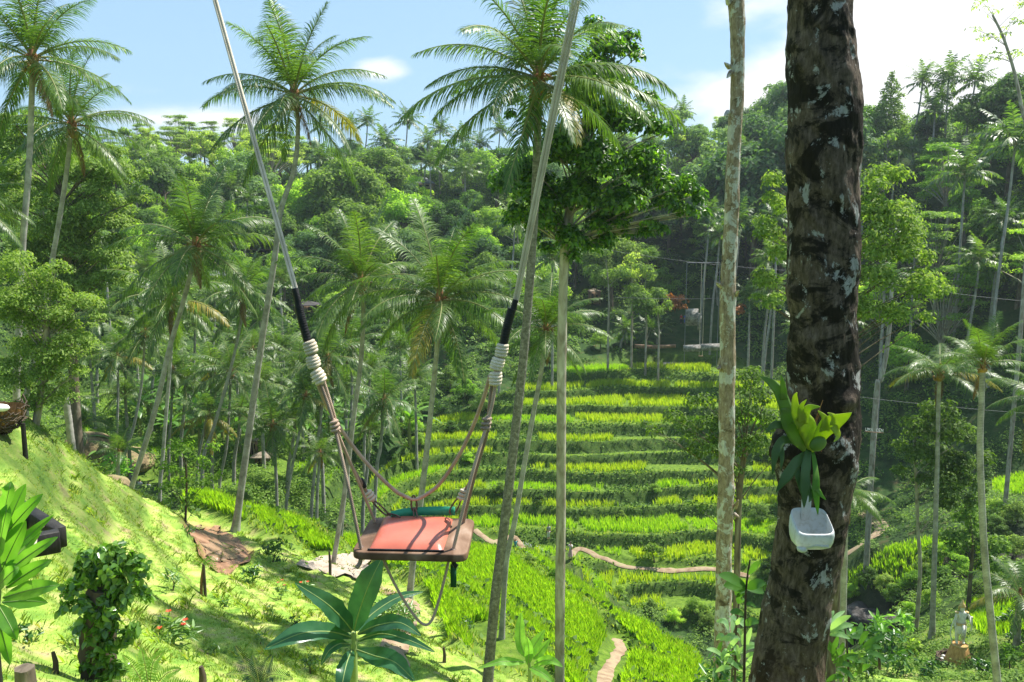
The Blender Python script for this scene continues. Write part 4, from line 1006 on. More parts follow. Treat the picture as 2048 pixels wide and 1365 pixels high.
# ------------------------------------------------------------------ trees with measured crowns
def px_tree(name, label, clumps, Y, leaf, L, W, dens, trunk_px=None, wt=8, wb=14, bark=None, depth=.9, seed=0, cat='tree', fold=.12, curl=.1, flat=.85, droop=.5, limbs=True, upb=.3, group=None, shell=.45, jit=1.0):
    g = np.random.default_rng(seed)
    C = []; R = []
    for u, v, r in clumps:
        rr = r * Y / F
        for k in range(5 if r > 30 else 3):
            q = P(u + (g.random() - .5) * r * .9 * jit, v + (g.random() - .5) * r * .9 * jit, Y + (g.random() - .5) * rr * 2.6 * depth)
            C.append(q); R.append(rr * (.5 + .32 * g.random()))
    C = np.array(C); R = np.array(R)
    if trunk_px is None:
        b = C[np.argmin(C[:, 2])]; tp = [np.array((C[:, 0].mean(), Y, C[:, 2].mean())), np.array((C[:, 0].mean(), Y, Z(C[:, 0].mean(), Y) - .2))]
    else:
        tp = [P(u, v, Y) for u, v in trunk_px]; zz = Z(tp[-1][0], Y)
        if tp[-1][2] > zz: tp.append(np.array((tp[-1][0], Y, zz - .2)))
    origin = tp[-1] + (0, 0, .1)
    root = empty(name, origin, label, cat, group)
    mb = MB(); s = Y / F / 2; T = spline(tp[::-1], 24); r = np.linspace(wb * s, wt * s, 24) * (1 + .06 * (g.random(24) - .5)); mb.tube(T, r, 10)
    if limbs:
        for c, rr in zip(C[::2], R[::2]):
            j = T[int(np.clip(np.argmin(np.abs(T[:, 2] - (c[2] - .35 * abs(c[0] - tp[0][0]) - 1.0))), 6 if trunk_px is None or trunk_px[0][1] > 300 else 15, 23))]
            mb.tube(spline([j, (j + c) / 2 + (0, 0, .15), c], 7), np.linspace(wt * s * .3, wt * s * .07, 7), 5, False)
    mb.build('trunk', bark or M_BARK, root, origin)
    mb = MB(); clump_leaves(mb, C, R, dens, L, W, flat, shell, droop, upb, fold, curl, g=g)
    mb.build('crown', leaf, root, origin, smooth_sh=False)
    return root
M_BIGLEAF = foliage('glossy_dark_leaves', [(.02, .06, .010), (.04, .10, .015), (.08, .17, .02), (.16, .26, .03)], .42, .36, .45, 1.5, 0)  # lightest tones put sunlit yellow-green leaf edges into the colour
px_tree('leafy_tree', 'big dark glossy-leaved tree on a slim straight trunk behind the biggest palm',
  [(1215, 95, 40), (1255, 78, 26), (1272, 105, 22), (1185, 60, 28), (1180, 140, 48), (1235, 160, 48), (1290, 190, 22), (1150, 195, 45), (1032, 160, 26), (1030, 200, 20), (1065, 178, 22), (1200, 240, 60), (1265, 245, 50), (1312, 262, 28), (1335, 262, 14), (1020, 225, 16),
   (1130, 300, 60), (1210, 320, 62), (1280, 330, 50), (1050, 335, 42), (1012, 352, 34), (992, 375, 18), (1060, 385, 48), (1320, 360, 40), (1365, 372, 34), (1395, 395, 24), (1410, 422, 15), (1250, 395, 52), (1160, 400, 60), (1095, 440, 50), (1140, 480, 34), (1035, 432, 32), (1330, 410, 36), (1300, 445, 24), (1365, 425, 26), (1200, 450, 40), (1095, 495, 22), (1240, 445, 26), (1140, 510, 24), (1175, 500, 30), (1210, 485, 26), (1290, 470, 22), (1320, 455, 20), (1065, 475, 24), (1250, 470, 20)],
  30, M_BIGLEAF, .19, .5, 64, [(1185, 180), (1160, 330), (1135, 450), (1127, 560), (1123, 760), (1122, 1000), (1120, 1200), (1119, 1420)], 17, 21, M_BARK_PALE, 1.0, 41, jit=.8)
M_MIDG = foliage('plain_green_leaves', [(.045, .085, .02), (.085, .145, .032), (.14, .21, .05)], .38, .6, .2, 1.1, 0)
M_FERNY = foliage('fine_bright_leaves', [(.09, .155, .035), (.155, .245, .05), (.235, .335, .08), (.30, .36, .12)], .45, .6, .15, .95, 0)
px_tree('acacia_tree', 'large bright feathery tree behind the two tall palms at the left',
  [(60, 250, 40), (20, 300, 50), (110, 320, 50), (170, 350, 60), (240, 360, 45), (210, 300, 36), (90, 400, 60), (20, 420, 60), (150, 430, 60), (230, 430, 50), (50, 350, 50), (190, 400, 50), (120, 460, 55), (180, 470, 45), (60, 560, 60), (160, 570, 55), (230, 550, 40), (280, 390, 28), (60, 490, 60), (140, 510, 55), (210, 500, 50), (250, 470, 30), (20, 230, 30), (285, 350, 22)],
  62, M_FERNY, .24, .42, 40, [(130, 400), (140, 600), (150, 800)], 14, 22, M_BARK, .9, 42, flat=.6, upb=.8, jit=1.1)
px_tree('acacia_tree', 'bright yellow-green feathery tree low at the left edge above the grass slope',
  [(30, 540, 45), (90, 560, 45), (20, 620, 55), (100, 630, 50), (160, 610, 40), (185, 640, 25), (60, 690, 55), (130, 700, 48), (30, 750, 50), (100, 760, 45), (170, 690, 28), (60, 800, 36), (195, 610, 16), (15, 820, 30), (50, 600, 50), (120, 580, 40), (140, 660, 40), (90, 720, 50), (40, 650, 50), (120, 790, 36), (150, 740, 30)],
  32, M_FERNY, .13, .42, 85, [(95, 640), (85, 760), (70, 860)], 10, 16, M_BARK_PALE, .9, 43, flat=.6, upb=.8, jit=1.1)
px_tree('small_tree', 'small round-headed tree on a thin stem at the edge of the grass slope',
  [(370, 900, 30), (340, 930, 26), (400, 925, 30), (365, 955, 30), (330, 975, 20), (410, 965, 24), (440, 950, 14), (375, 1000, 22), (340, 1005, 12), (400, 1008, 12), (345, 885, 14), (425, 895, 16)],
  38, M_LEAF['mid'], .20, .42, 26, [(372, 930), (373, 980), (371, 1042)], 4, 6, M_WOODDK, .9, 44, shell=.8)
px_tree('broadleaf_tree', 'bright green tree whose crown shows on both sides of the thick dark trunk',
  [(1545, 360, 30), (1555, 410, 38), (1535, 460, 34), (1560, 500, 40), (1530, 560, 32), (1545, 605, 30), (1515, 600, 18), (1765, 360, 45), (1800, 350, 26), (1740, 420, 50), (1790, 430, 45), (1830, 460, 36), (1750, 490, 55), (1810, 510, 45), (1850, 520, 26), (1760, 560, 52), (1830, 580, 45), (1880, 590, 28), (1730, 620, 45), (1790, 630, 38), (1850, 640, 20), (1640, 420, 60), (1640, 540, 60)],
  34, M_FERNY, .17, .45, 40, [(1660, 500), (1665, 700), (1670, 900), (1675, 1100)], 12, 20, M_BARK, .9, 45, jit=.9)
px_tree('branching_tree', 'dark-leaved spreading tree behind the pale spotted trunk',
  [(1490, 770, 38), (1530, 790, 32), (1455, 790, 30), (1400, 805, 32), (1350, 830, 28), (1420, 850, 45), (1490, 840, 50), (1540, 850, 35), (1370, 870, 36), (1310, 870, 22), (1440, 900, 46), (1510, 900, 42), (1390, 910, 28), (1550, 920, 26), (1470, 950, 26), (1290, 845, 14), (1420, 985, 24), (1400, 1015, 18)],
  28, M_MIDG, .15, .45, 36, [(1490, 900), (1478, 1000), (1474, 1150), (1470, 1330)], 11, 17, M_BARK, .9, 46, jit=1.0)
px_tree('broadleaf_tree', 'sunlit leafy tree on a thin trunk left of the slender right palm',
  [(1860, 830, 34), (1895, 820, 26), (1830, 860, 32), (1880, 870, 42), (1930, 870, 34), (1810, 900, 28), (1860, 920, 42), (1920, 920, 42), (1975, 910, 24), (1800, 940, 22), (1850, 970, 30), (1910, 975, 38), (1960, 965, 28), (1940, 1010, 26), (1890, 1015, 26)],
  48, M_MIDG, .24, .45, 26, [(1828, 880), (1832, 960), (1836, 1060), (1840, 1145)], 5, 9, M_BARK_PALE, .9, 47)
px_tree('vine_covered_tree', 'vine-smothered tree mass below the sunlit leafy tree at the right',
  [(1930, 1030, 34), (1960, 1060, 30), (1990, 1100, 34), (1935, 1085, 30), (2010, 1150, 26), (1900, 1080, 28), (1965, 1130, 26), (1870, 1105, 24)],
  54, M_UNDER, .26, .5, 26, None, 6, 10, M_BARK, .8, 48)
for (u, v, r, Y, lab, lf) in [(1215, 545, 34, 128, 'round olive tree on a thin white stem left of the stone steps', 'olive'), (1290, 585, 40, 128, 'taller olive tree on a white stem nearest the stone steps', 'olive'),
        (1315, 610, 22, 126, 'small olive bush-tree beside the orange-leaved shrub', 'olive'), (1262, 540, 22, 130, 'narrow-topped olive tree behind the two white stems', 'olive')]:
    px_tree('slender_tree', lab, [(u, v - r, r * .7), (u - r * .7, v, r * .7), (u + r * .7, v + 4, r * .7), (u, v + r * .6, r * .8), (u - r * .3, v + r * .2, r * .8)], Y, M_LEAF[lf], .40, .45, 9, [(u, v), (u + 3, v + 60), (u + 2, v + 95)], 3, 5, M_BARK_PALE, .9, int(u))
# bare and dead trunks
def pole_tree(name, label, px, Y, wt, wb, mat, seed, cat='tree trunk', top_up=0):
    g = np.random.default_rng(seed); pts = [P(u, v, Y) for u, v in px]
    zz = Z(pts[-1][0], Y)
    if pts[-1][2] > zz: pts.append(np.array((pts[-1][0], Y, zz - .2)))
    o0 = pts[-1].copy(); mb = MB(); s = Y / F / 2; T = spline(pts[::-1], 40); mb.tube(T, np.linspace(wb * s, wt * s, 40) * (1 + .08 * (g.random(40) - .5)), 12, wob=.08)
    o = mb.build(name, mat, None, o0, loc=o0); obj_tag(o, label, cat); return o
pole_tree('dead_palm_trunk', 'white dead trunk leaning, left of the yellow-tipped palm', [(1784, 560), (1780, 640), (1772, 710), (1762, 760), (1752, 800)], 78, 7, 12, M_BARK_PALE, 1)
pole_tree('dead_palm_trunk', 'grey broken post-like trunk standing on the edge of the grass slope', [(131, 795), (136, 830), (141, 870), (147, 918)], 36, 13, 15, M_PTRUNK, 2)
pole_tree('palm_trunk', 'thin pale trunk behind the hanging-frond palm, ending above the rice', [(708, 840), (694, 950), (680, 1080), (676, 1110)], 50, 6, 10, M_PTRUNK, 3)

px_tree('albizia_tree', 'lacy thin-leaved tree against the clouds in the upper right corner',
  [(1960, 12, 22), (1990, 22, 20), (1950, 60, 14), (1975, 75, 22), (2010, 62, 18), (2040, 45, 24), (1965, 112, 20), (2000, 118, 22), (2045, 100, 26), (1990, 98, 14), (2060, 20, 30)],
  75, M_LEAF['olive'], .30, .35, 7, [(1985, 30), (2012, 90), (2040, 200), (2060, 400)], 4, 9, M_BARK_PALE, .5, 49, flat=.25, upb=1.0, jit=1.2)

# banana clumps of the grove: one built leaf by leaf, the rest copies of it and its parts
M_GB = foliage('grove_banana_leaves', [(.07, .17, .03), (.12, .25, .045), (.20, .34, .07)], .4, .4, .45, 1.2, .15)
def banana_clump():
    g = np.random.default_rng(12); root = empty('banana_clump', (0, 0, 0), None, 'banana plant'); mb = MB(); mb.tube([(0, 0, -.3), (.05, 0, 1.0), (0, 0, 2.0)], [.14, .12, .06], 8); mb.build('stem', M_RACHIS, root)
    for i in range(11):
        a = i * 2.4; e = 1.25 - .09 * i; L = 1.9 + .5 * g.random(); q = []; p = np.array((0, 0, 1.8)); 
        for t in range(7): q.append(p.copy()); p = p + np.array((math.cos(a) * math.cos(e), math.sin(a) * math.cos(e), math.sin(e))) * L / 6; e -= .22
        q = np.array(q); tg = unit(np.gradient(q, axis=0)); S = unit(np.cross(tg, (0, 0, 1.0)) + 1e-4); W = np.array((.06, .3, .44, .46, .40, .26, .03)); mb = MB()
        V = np.stack([q + S * W[:, None] / 2 - (0, 0, .05), q, q - S * W[:, None] / 2 - (0, 0, .05)], 1).reshape(-1, 3); F4 = [(r * 3 + c, r * 3 + c + 1, r * 3 + c + 4, r * 3 + c + 3) for r in range(6) for c in range(2)]
        mb.add(V, F4); mb.build('leaf', M_GB, root)
    return root
bc0 = banana_clump(); kids = list(bc0.children)
spots = [(300, 840), (330, 860), (360, 835), (385, 870), (420, 850), (445, 880), (470, 860), (280, 870), (345, 895), (400, 905), (310, 810), (620, 900), (660, 880), (740, 900), (790, 870), (700, 920), (820, 890), (250, 960), (215, 950), (480, 905), (760, 850), (590, 880), (560, 890), (530, 860), (650, 840), (690, 860)]
first = True
for i, (u, v) in enumerate(spots):
    h = hit(u, v, 52)
    if h is None: continue
    if first: r = bc0; first = False
    else:
        r = bc0.copy(); COL.objects.link(r)
        for c in kids: d = c.copy(); COL.objects.link(d); d.parent = r
    s = (1.0 + .5 * rng.random()) * min(1.3, h[1] / 75); r.location = h; r.rotation_euler = (0, 0, rng.random() * 6); r.scale = (s, s, s)
    pend(r, 'banana clump with pale torn leaves ' + ('among the left grove of leaning palms' if u < 500 else 'below the knot of the left rope' if u < 700 else 'left of the yellow rice terrace'), 'banana clumps in the grove')
# ------------------------------------------------------------------ thick dark trunk and pale spotted trunk
def bark_mat(name, dark, mid, warm, lichen, ls=5.0, lam=.57, dam=.5, zwarm=None):
    m, n, l, out = new_mat(name)
    tc = n.new('ShaderNodeTexCoord')
    def noise(sc, det=8, rough=.6, st=(1, 1, 1), dist=0.0):
        mp = n.new('ShaderNodeMapping'); mp.inputs['Scale'].default_value = st; l.new(tc.outputs['Object'], mp.inputs[0])
        t = n.new('ShaderNodeTexNoise'); t.inputs['Scale'].default_value = sc; t.inputs['Detail'].default_value = det; t.inputs['Roughness'].default_value = rough; t.inputs['Distortion'].default_value = dist
        l.new(mp.outputs[0], t.inputs['Vector']); return t.outputs['Fac']
    def mixc(f, a, b):
        x = n.new('ShaderNodeMix'); x.data_type = 'RGBA'; l.new(f, x.inputs[0]); l.new(a, x.inputs[6]); l.new(b, x.inputs[7]); return x.outputs[2]
    def step(f, a, b):
        r = n.new('ShaderNodeMapRange'); r.interpolation_type = 'SMOOTHSTEP'; l.new(f, r.inputs[0]); r.inputs[1].default_value = a; r.inputs[2].default_value = b; return r.outputs[0]
    fine = noise(30, 9, .7, (1, 1, .35)); grain = noise(60, 4, .6, (1, 1, .08))
    r1 = ramp(n, [(.3, dark), (.5, mid), (.72, warm)]); l.new(fine, r1.inputs[0])
    big = step(noise(3.2, 9, .68, (1, 1, 1.4), .6), dam - .04, dam + .05)
    r2 = ramp(n, [(.3, tuple(c * .5 for c in dark)), (.7, tuple(c * 1.5 for c in dark))]); l.new(fine, r2.inputs[0])
    c = mixc(big, r1.outputs[0], r2.outputs[0])
    li = step(noise(ls, 10, .72, (1, 1, .8), .4), lam, lam + .035)
    r3 = ramp(n, [(.35, tuple(x * .6 for x in lichen)), (.65, lichen)]); l.new(fine, r3.inputs[0])
    c = mixc(li, c, r3.outputs[0])
    if zwarm:
        sp = n.new('ShaderNodeSeparateXYZ'); l.new(tc.outputs['Object'], sp.inputs[0])
        wz = n.new('ShaderNodeMapRange'); wz.interpolation_type = 'SMOOTHSTEP'; l.new(sp.outputs[2], wz.inputs[0]); wz.inputs[1].default_value = zwarm[0]; wz.inputs[2].default_value = zwarm[1]; wz.inputs[3].default_value = .75; wz.inputs[4].default_value = 0
        r4 = ramp(n, [(.3, (.05, .022, .012)), (.5, (.15, .07, .04)), (.7, (.26, .15, .095))]); l.new(noise(14, 9, .7, (1, 1, .45)), r4.inputs[0])
        c = mixc(wz.outputs[0], c, r4.outputs[0])
    p = n.new('ShaderNodeBsdfPrincipled'); p.inputs['Roughness'].default_value = .92; p.inputs['Specular IOR Level'].default_value = .2; l.new(c, p.inputs['Base Color'])
    a1 = n.new('ShaderNodeMath'); a1.operation = 'MULTIPLY_ADD'; l.new(grain, a1.inputs[0]); a1.inputs[1].default_value = .35; l.new(fine, a1.inputs[2])
    bp = n.new('ShaderNodeBump'); bp.inputs['Strength'].default_value = 1.0; bp.inputs['Distance'].default_value = .022; l.new(a1.outputs[0], bp.inputs['Height']); l.new(bp.outputs[0], p.inputs['Normal'])
    l.new(p.outputs[0], out.inputs[0]); return m
M_THICK = bark_mat('rough_dark_bark', (.018, .014, .010), (.10, .075, .055), (.22, .17, .135), (.40, .40, .39), 5.8, .572, .505, (.7, 2.2))
M_PALE = bark_mat('pale_blotched_bark', (.10, .075, .045), (.27, .21, .145), (.42, .36, .275), (.56, .55, .50), 6.0, .51, .63)
def px_trunk(name, label, rows, Y, mat, seg=96, rings=260, amp=.02, amp2=.008, seed=3, top_extra=4.0, bumps=(), noise_s=5.0, ns2=22):
    """rows: (v, left u, right u) of the outline; real round trunk at distance Y"""
    rows = sorted(rows); C = []; Rr = []
    for v, a, b in rows:
        c = P((a + b) / 2, v, Y); C.append(c); Rr.append((b - a) / 2 * Y / F * .985)
    C = [C[0] + (C[0] - C[1]) / (C[0][2] - C[1][2]) * top_extra] + C; Rr = [Rr[0] * .85] + Rr
    zb = Z(C[-1][0], Y); 
    if C[-1][2] > zb: C.append(C[-1] + (C[-1] - C[-2]) / (C[-2][2] - C[-1][2]) * (C[-1][2] - zb + .3) * np.array((.5, .5, 1))); Rr.append(Rr[-1] * 1.18)
    C = np.array(C); Rr = np.array(Rr)
    z = np.linspace(C[-1][2], C[0][2], rings); zz = C[::-1, 2]
    cx = np.interp(z, zz, C[::-1, 0]); r = np.interp(z, zz, Rr[::-1])
    k = np.ones(7) / 7; r = np.r_[r[:3], np.convolve(r, k, 'valid'), r[-3:]]; cx = np.r_[cx[:3], np.convolve(cx, k, 'valid'), cx[-3:]]
    th = np.arange(seg) / seg * 2 * PI
    T, Zz = np.meshgrid(th, z); R2 = np.repeat(r[:, None], seg, 1)
    nx = np.cos(T) * 1.0; ny = np.sin(T)
    def n3(s, sd): return (fbm(nx * s * .25 * 1.0 + 7 + sd, Zz * s * .5, sd, 4) + fbm(ny * s * .25 + 3, Zz * s * .5 + nx * 2, sd + 5, 4))
    d = amp * n3(noise_s, seed) * 2 + amp2 * n3(ns2, seed + 9) * 2
    for (bu, bv, br, bh) in bumps:
        bp = P(bu, bv, Y - .2); dz = (Zz - bp[2]) / br; dx = ((cx[:, None] + nx * R2) - bp[0]) / br
        d = d + bh * np.exp(-(dz ** 2 + dx ** 2)) * (ny < .3)
    X = cx[:, None] + nx * (R2 + d); Yy = Y + ny * (R2 + d)
    V = np.stack([X, Yy, Zz], -1).reshape(-1, 3); o0 = np.array((cx[0], Y, z[0]))
    mb = MB(); i, j = np.meshgrid(np.arange(rings - 1), np.arange(seg), indexing='ij'); i = i.ravel(); j = j.ravel(); kk = (j + 1) % seg
    mb.add(V - o0, np.stack([i * seg + j, i * seg + kk, (i + 1) * seg + kk, (i + 1) * seg + j], 1))
    root = empty(name, o0, label, 'tree'); o = mb.build('trunk', mat, root); return root, o0
thick, t_o = px_trunk('thick_tree', 'thick rough dark trunk with lichen patches, a fern and a cut white jug on it',
  [(0, 1578, 1698), (90, 1579, 1703), (150, 1580, 1711), (220, 1580, 1716), (300, 1577, 1718), (350, 1574, 1717), (430, 1577, 1715), (520, 1577, 1714), (600, 1577, 1710), (680, 1576, 1713), (760, 1576, 1715), (820, 1572, 1716), (860, 1560, 1717), (900, 1545, 1716), (940, 1546, 1713), (980, 1556, 1703), (1040, 1553, 1698), (1100, 1547, 1688), (1160, 1536, 1676), (1220, 1524, 1664), (1290, 1510, 1655), (1365, 1497, 1650)],
  6.0, M_THICK, 160, 420, .022, .010, 3, 5.0, [(1690, 800, .07, .05), (1682, 850, .05, -.03), (1560, 905, .14, .05), (1600, 600, .1, .02), (1690, 380, .12, .015)], 7, 30)
pale, p_o = px_trunk('spotted_tree', 'pale cream trunk blotched with brown, standing left of the thick dark trunk',
  [(0, 1456, 1488), (60, 1461, 1489), (130, 1463, 1489), (210, 1460, 1487), (300, 1454, 1481), (400, 1450, 1478), (520, 1444, 1473), (600, 1439, 1471), (700, 1440, 1471), (740, 1439, 1472), (800, 1438, 1470), (900, 1437, 1469), (1000, 1434, 1467), (1100, 1432, 1464), (1200, 1430, 1464), (1290, 1427, 1462), (1365, 1424, 1462)],
  11.0, M_PALE, 64, 300, .010, .004, 11, 5.0, [(1450, 735, .05, .035), (1468, 985, .05, .03), (1447, 905, .04, .012), (1443, 580, .05, .015), (1460, 232, .05, .02)], 8, 30)
for u, v, du, dv in [(1459, 135, -10, -5), (1462, 145, -8, 6), (1456, 225, -7, 4), (1441, 572, -8, -4), (1471, 590, 6, -5), (1469, 1030, 9, 3), (1470, 1015, 7, -8), (1441, 735, -6, 2), (1457, 8, -4, -10)]:
    mb = MB(); mb.tube([P(u, v, 10.95) - p_o, P(u + du * .6, v + dv, 10.9) - p_o, P(u + du, v + dv * 1.8, 10.85) - p_o], [.035, .025, .008], 7); mb.build('branch_stub', M_PALE, pale)

# ------------------------------------------------------------------ thin leaf shapes
def ribbon_leaf(mb, pts, W, nrm=None, n=14, fold=.15, wave=0.0, cross=6, shred=0.0, seed=0):
    g = np.random.default_rng(seed)
    pts = spline(pts, n); W = np.interp(np.linspace(0, 1, n), np.linspace(0, 1, len(W)), W)
    tg = unit(np.gradient(pts, axis=0)); nrm = np.array((0, -1.0, .35)) if nrm is None else np.asarray(nrm, float)
    S = unit(np.cross(tg, nrm)); N = np.cross(S, tg)
    ks = np.linspace(-1, 1, cross + 1); rows = []
    wv = wave * np.sin(np.linspace(0, 1, n)[:, None] * 17 + g.random() * 6 + ks[None] * 1.5) * np.abs(ks)[None] ** 1.5
    sh = 1 - shred * g.random((n, 2))
    for i, k in enumerate(ks):
        w = W * .5 * k * (sh[:, 0] if k < 0 else sh[:, 1] if k > 0 else 1)
        rows.append(pts + S * w[:, None] + N * (fold * np.abs(k) * W * .5 + wv[:, i] * W)[:, None])
    V = np.stack(rows, 1); nc = cross + 1
    i, j = np.meshgrid(np.arange(n - 1), np.arange(nc - 1), indexing='ij'); i = i.ravel(); j = j.ravel()
    mb.add(V.reshape(-1, 3), np.stack([i * nc + j, i * nc + j + 1, (i + 1) * nc + j + 1, (i + 1) * nc + j], 1)); return pts
def leaf_mat(name, c1, c2, trans=.35, rough=.4, veins=0.0, tcol=1.3):
    m, n, l, out = new_mat(name)
    tc = n.new('ShaderNodeTexCoord'); t = n.new('ShaderNodeTexNoise'); t.inputs['Scale'].default_value = 5; t.inputs['Detail'].default_value = 5; l.new(tc.outputs['Object'], t.inputs['Vector'])
    r = ramp(n, [(.3, c1), (.7, c2)]); l.new(t.outputs['Fac'], r.inputs[0])
    p = n.new('ShaderNodeBsdfPrincipled'); p.inputs['Roughness'].default_value = rough; p.inputs['Specular IOR Level'].default_value = .4; l.new(r.outputs[0], p.inputs['Base Color'])
    tr = n.new('ShaderNodeBsdfTranslucent'); tm = n.new('ShaderNodeMix'); tm.data_type = 'RGBA'; tm.blend_type = 'MULTIPLY'; tm.inputs[0].default_value = 1; l.new(r.outputs[0], tm.inputs[6]); tm.inputs[7].default_value = (1.5 * tcol, 1.7 * tcol, .6 * tcol, 1)
    l.new(tm.outputs[2], tr.inputs[0]); mx = n.new('ShaderNodeMixShader'); mx.inputs[0].default_value = trans; l.new(p.outputs[0], mx.inputs[1]); l.new(tr.outputs[0], mx.inputs[2]); l.new(mx.outputs[0], out.inputs[0])
    if veins:
        w = n.new('ShaderNodeTexNoise'); w.inputs['Scale'].default_value = veins; b = n.new('ShaderNodeBump'); b.inputs['Strength'].default_value = .3; b.inputs['Distance'].default_value = .01
        l.new(tc.outputs['Object'], w.inputs['Vector']); l.new(w.outputs['Fac'], b.inputs['Height']); l.new(b.outputs[0], p.inputs['Normal'])
    return m
# ------------------------------------------------------------------ staghorn fern on the thick trunk
M_ST1 = leaf_mat('fern_light_blade', (.17, .26, .045), (.38, .42, .06), .4, .55)
M_ST2 = leaf_mat('fern_green_blade', (.09, .17, .04), (.16, .25, .06), .35, .5)
M_ST3 = leaf_mat('fern_dark_blade', (.05, .11, .035), (.09, .16, .05), .3, .5)
f0 = P(1624, 905, 5.66)
fern = empty('staghorn_fern', f0, 'yellow-green antler-like fern growing on the thick dark trunk above the white jug', 'fern')
def antler(mat, segs, seed=0, name='frond'):
    mb = MB()
    for i, (pts, W) in enumerate(segs):
        q = [P(u, v, y) - f0 for u, v, y in pts]; ribbon_leaf(mb, q, [w * 4.5 / F for w in W], (0, -1, .2), 16, .05, .07, 6, 0, seed + i)
    o = mb.build(name, mat, fern); s = o.modifiers.new('thick', 'SOLIDIFY'); s.thickness = .003; return o
antler(M_ST1, [([(1626, 905, 5.62), (1622, 880, 5.55), (1612, 850, 5.45), (1600, 830, 5.38)], [14, 40, 50, 34]), ([(1604, 852, 5.42), (1592, 822, 5.36), (1590, 795, 5.32), (1594, 786, 5.3)], [30, 24, 12, 1]),
   ([(1606, 848, 5.42), (1615, 818, 5.36), (1640, 814, 5.3)], [26, 20, 1]), ([(1604, 845, 5.4), (1602, 816, 5.35), (1613, 800, 5.32)], [22, 14, 1])], 1)
antler(M_ST1, [([(1628, 900, 5.6), (1642, 872, 5.5), (1662, 848, 5.42), (1686, 836, 5.36), (1703, 826, 5.3)], [16, 40, 48, 24, 1]), ([(1650, 862, 5.46), (1650, 838, 5.42), (1636, 822, 5.4)], [30, 18, 1]), ([(1668, 850, 5.42), (1668, 834, 5.4), (1655, 826, 5.38)], [22, 14, 1]),
   ([(1668, 852, 5.4), (1676, 872, 5.4), (1668, 884, 5.38)], [24, 12, 1])], 5)
antler(M_ST2, [([(1618, 905, 5.62), (1598, 875, 5.5), (1580, 845, 5.45), (1572, 815, 5.45)], [16, 46, 44, 26]), ([(1574, 825, 5.45), (1562, 790, 5.45), (1545, 768, 5.45), (1520, 753, 5.45)], [34, 30, 22, 1]), ([(1568, 800, 5.45), (1566, 772, 5.42), (1562, 750, 5.4)], [22, 14, 1]), ([(1590, 850, 5.44), (1600, 835, 5.4), (1600, 820, 5.38)], [24, 16, 1])], 9)
antler(M_ST3, [([(1600, 880, 5.6), (1575, 855, 5.5), (1550, 850, 5.46), (1532, 866, 5.44)], [14, 20, 20, 1]), ([(1595, 885, 5.6), (1568, 880, 5.5), (1552, 905, 5.46), (1545, 950, 5.44)], [14, 22, 22, 1]), ([(1560, 890, 5.5), (1564, 915, 5.48), (1562, 940, 5.46)], [18, 12, 1])], 13)
antler(M_ST3, [([(1618, 905, 5.55), (1594, 925, 5.45), (1572, 955, 5.4), (1552, 985, 5.38)], [14, 28, 26, 1]), ([(1592, 930, 5.45), (1596, 955, 5.42), (1602, 988, 5.4)], [20, 14, 1])], 17)
antler(M_ST3, [([(1618, 900, 5.52), (1612, 935, 5.42), (1610, 975, 5.38), (1608, 1016, 5.36)], [14, 24, 26, 1]), ([(1612, 960, 5.4), (1622, 990, 5.38), (1618, 1005, 5.36)], [18, 14, 1])], 21)
antler(leaf_mat('fern_bright_tongue', (.09, .20, .025), (.15, .28, .04), .45, .5), [([(1626, 905, 5.5), (1632, 945, 5.4), (1632, 985, 5.36), (1636, 1030, 5.34)], [8, 14, 20, 1]), ([(1632, 975, 5.37), (1642, 990, 5.35), (1652, 1000, 5.34)], [16, 10, 1])], 25)
mb = MB(); mb.ball((0, 0, 0), (.062, .03, .05), 16, 10); o = mb.build('shield_leaf', M_ST2, fern, loc=P(1636, 888, 5.5) - f0); o.rotation_euler = (0, -.4, .2)
mb = MB()
for i in range(14):
    a = i * .45; mb.tube([P(1620 + rng.normal() * 8, 880 + rng.normal() * 8, 5.62) - f0, P(1640 + rng.normal() * 30, 850 + rng.normal() * 30, 5.56) - f0], [.006, .002], 4, False)
mb.build('dry_root_fibre', M_FIBRE, fern)
# ------------------------------------------------------------------ cut white jug hung on the trunk
M_HDPE, n, l, out = new_mat('milky_plastic')
p = n.new('ShaderNodeBsdfPrincipled'); dn = n.new('ShaderNodeTexNoise'); dn.inputs['Scale'].default_value = 9; dn.inputs['Detail'].default_value = 8; dr = ramp(n, [(.36, (.48, .49, .46)), (.5, (.60, .63, .64))]); l.new(dn.outputs['Fac'], dr.inputs[0]); l.new(dr.outputs[0], p.inputs['Base Color']); p.inputs['Roughness'].default_value = .42; p.inputs['Subsurface Weight'].default_value = .25; p.inputs['Subsurface Radius'].default_value = (.05, .05, .05)
t_ = n.new('ShaderNodeBsdfTranslucent'); t_.inputs[0].default_value = (.75, .8, .82, 1); mx = n.new('ShaderNodeMixShader'); mx.inputs[0].default_value = .25
l.new(p.outputs[0], mx.inputs[1]); l.new(t_.outputs[0], mx.inputs[2]); l.new(mx.outputs[0], out.inputs[0])
j0 = P(1625, 1062, 5.55)
jug = empty('cut_plastic_jug', j0, 'cut-open white plastic jug hung as a holder on the thick dark trunk', 'container')
def rsq(t, w, d, e=4.0):
    c, s = math.cos(t), math.sin(t); return (math.copysign(abs(c) ** (2 / e), c) * w / 2, math.copysign(abs(s) ** (2 / e), s) * d / 2)
mb = MB(); seg = 48; V = []
prof = [(-.115, .08, .10), (-.112, .17, .15), (-.095, .235, .20), (-.06, .258, .225), (.0, .268, .24), (.06, .262, .24), (.10, .245, .23)]
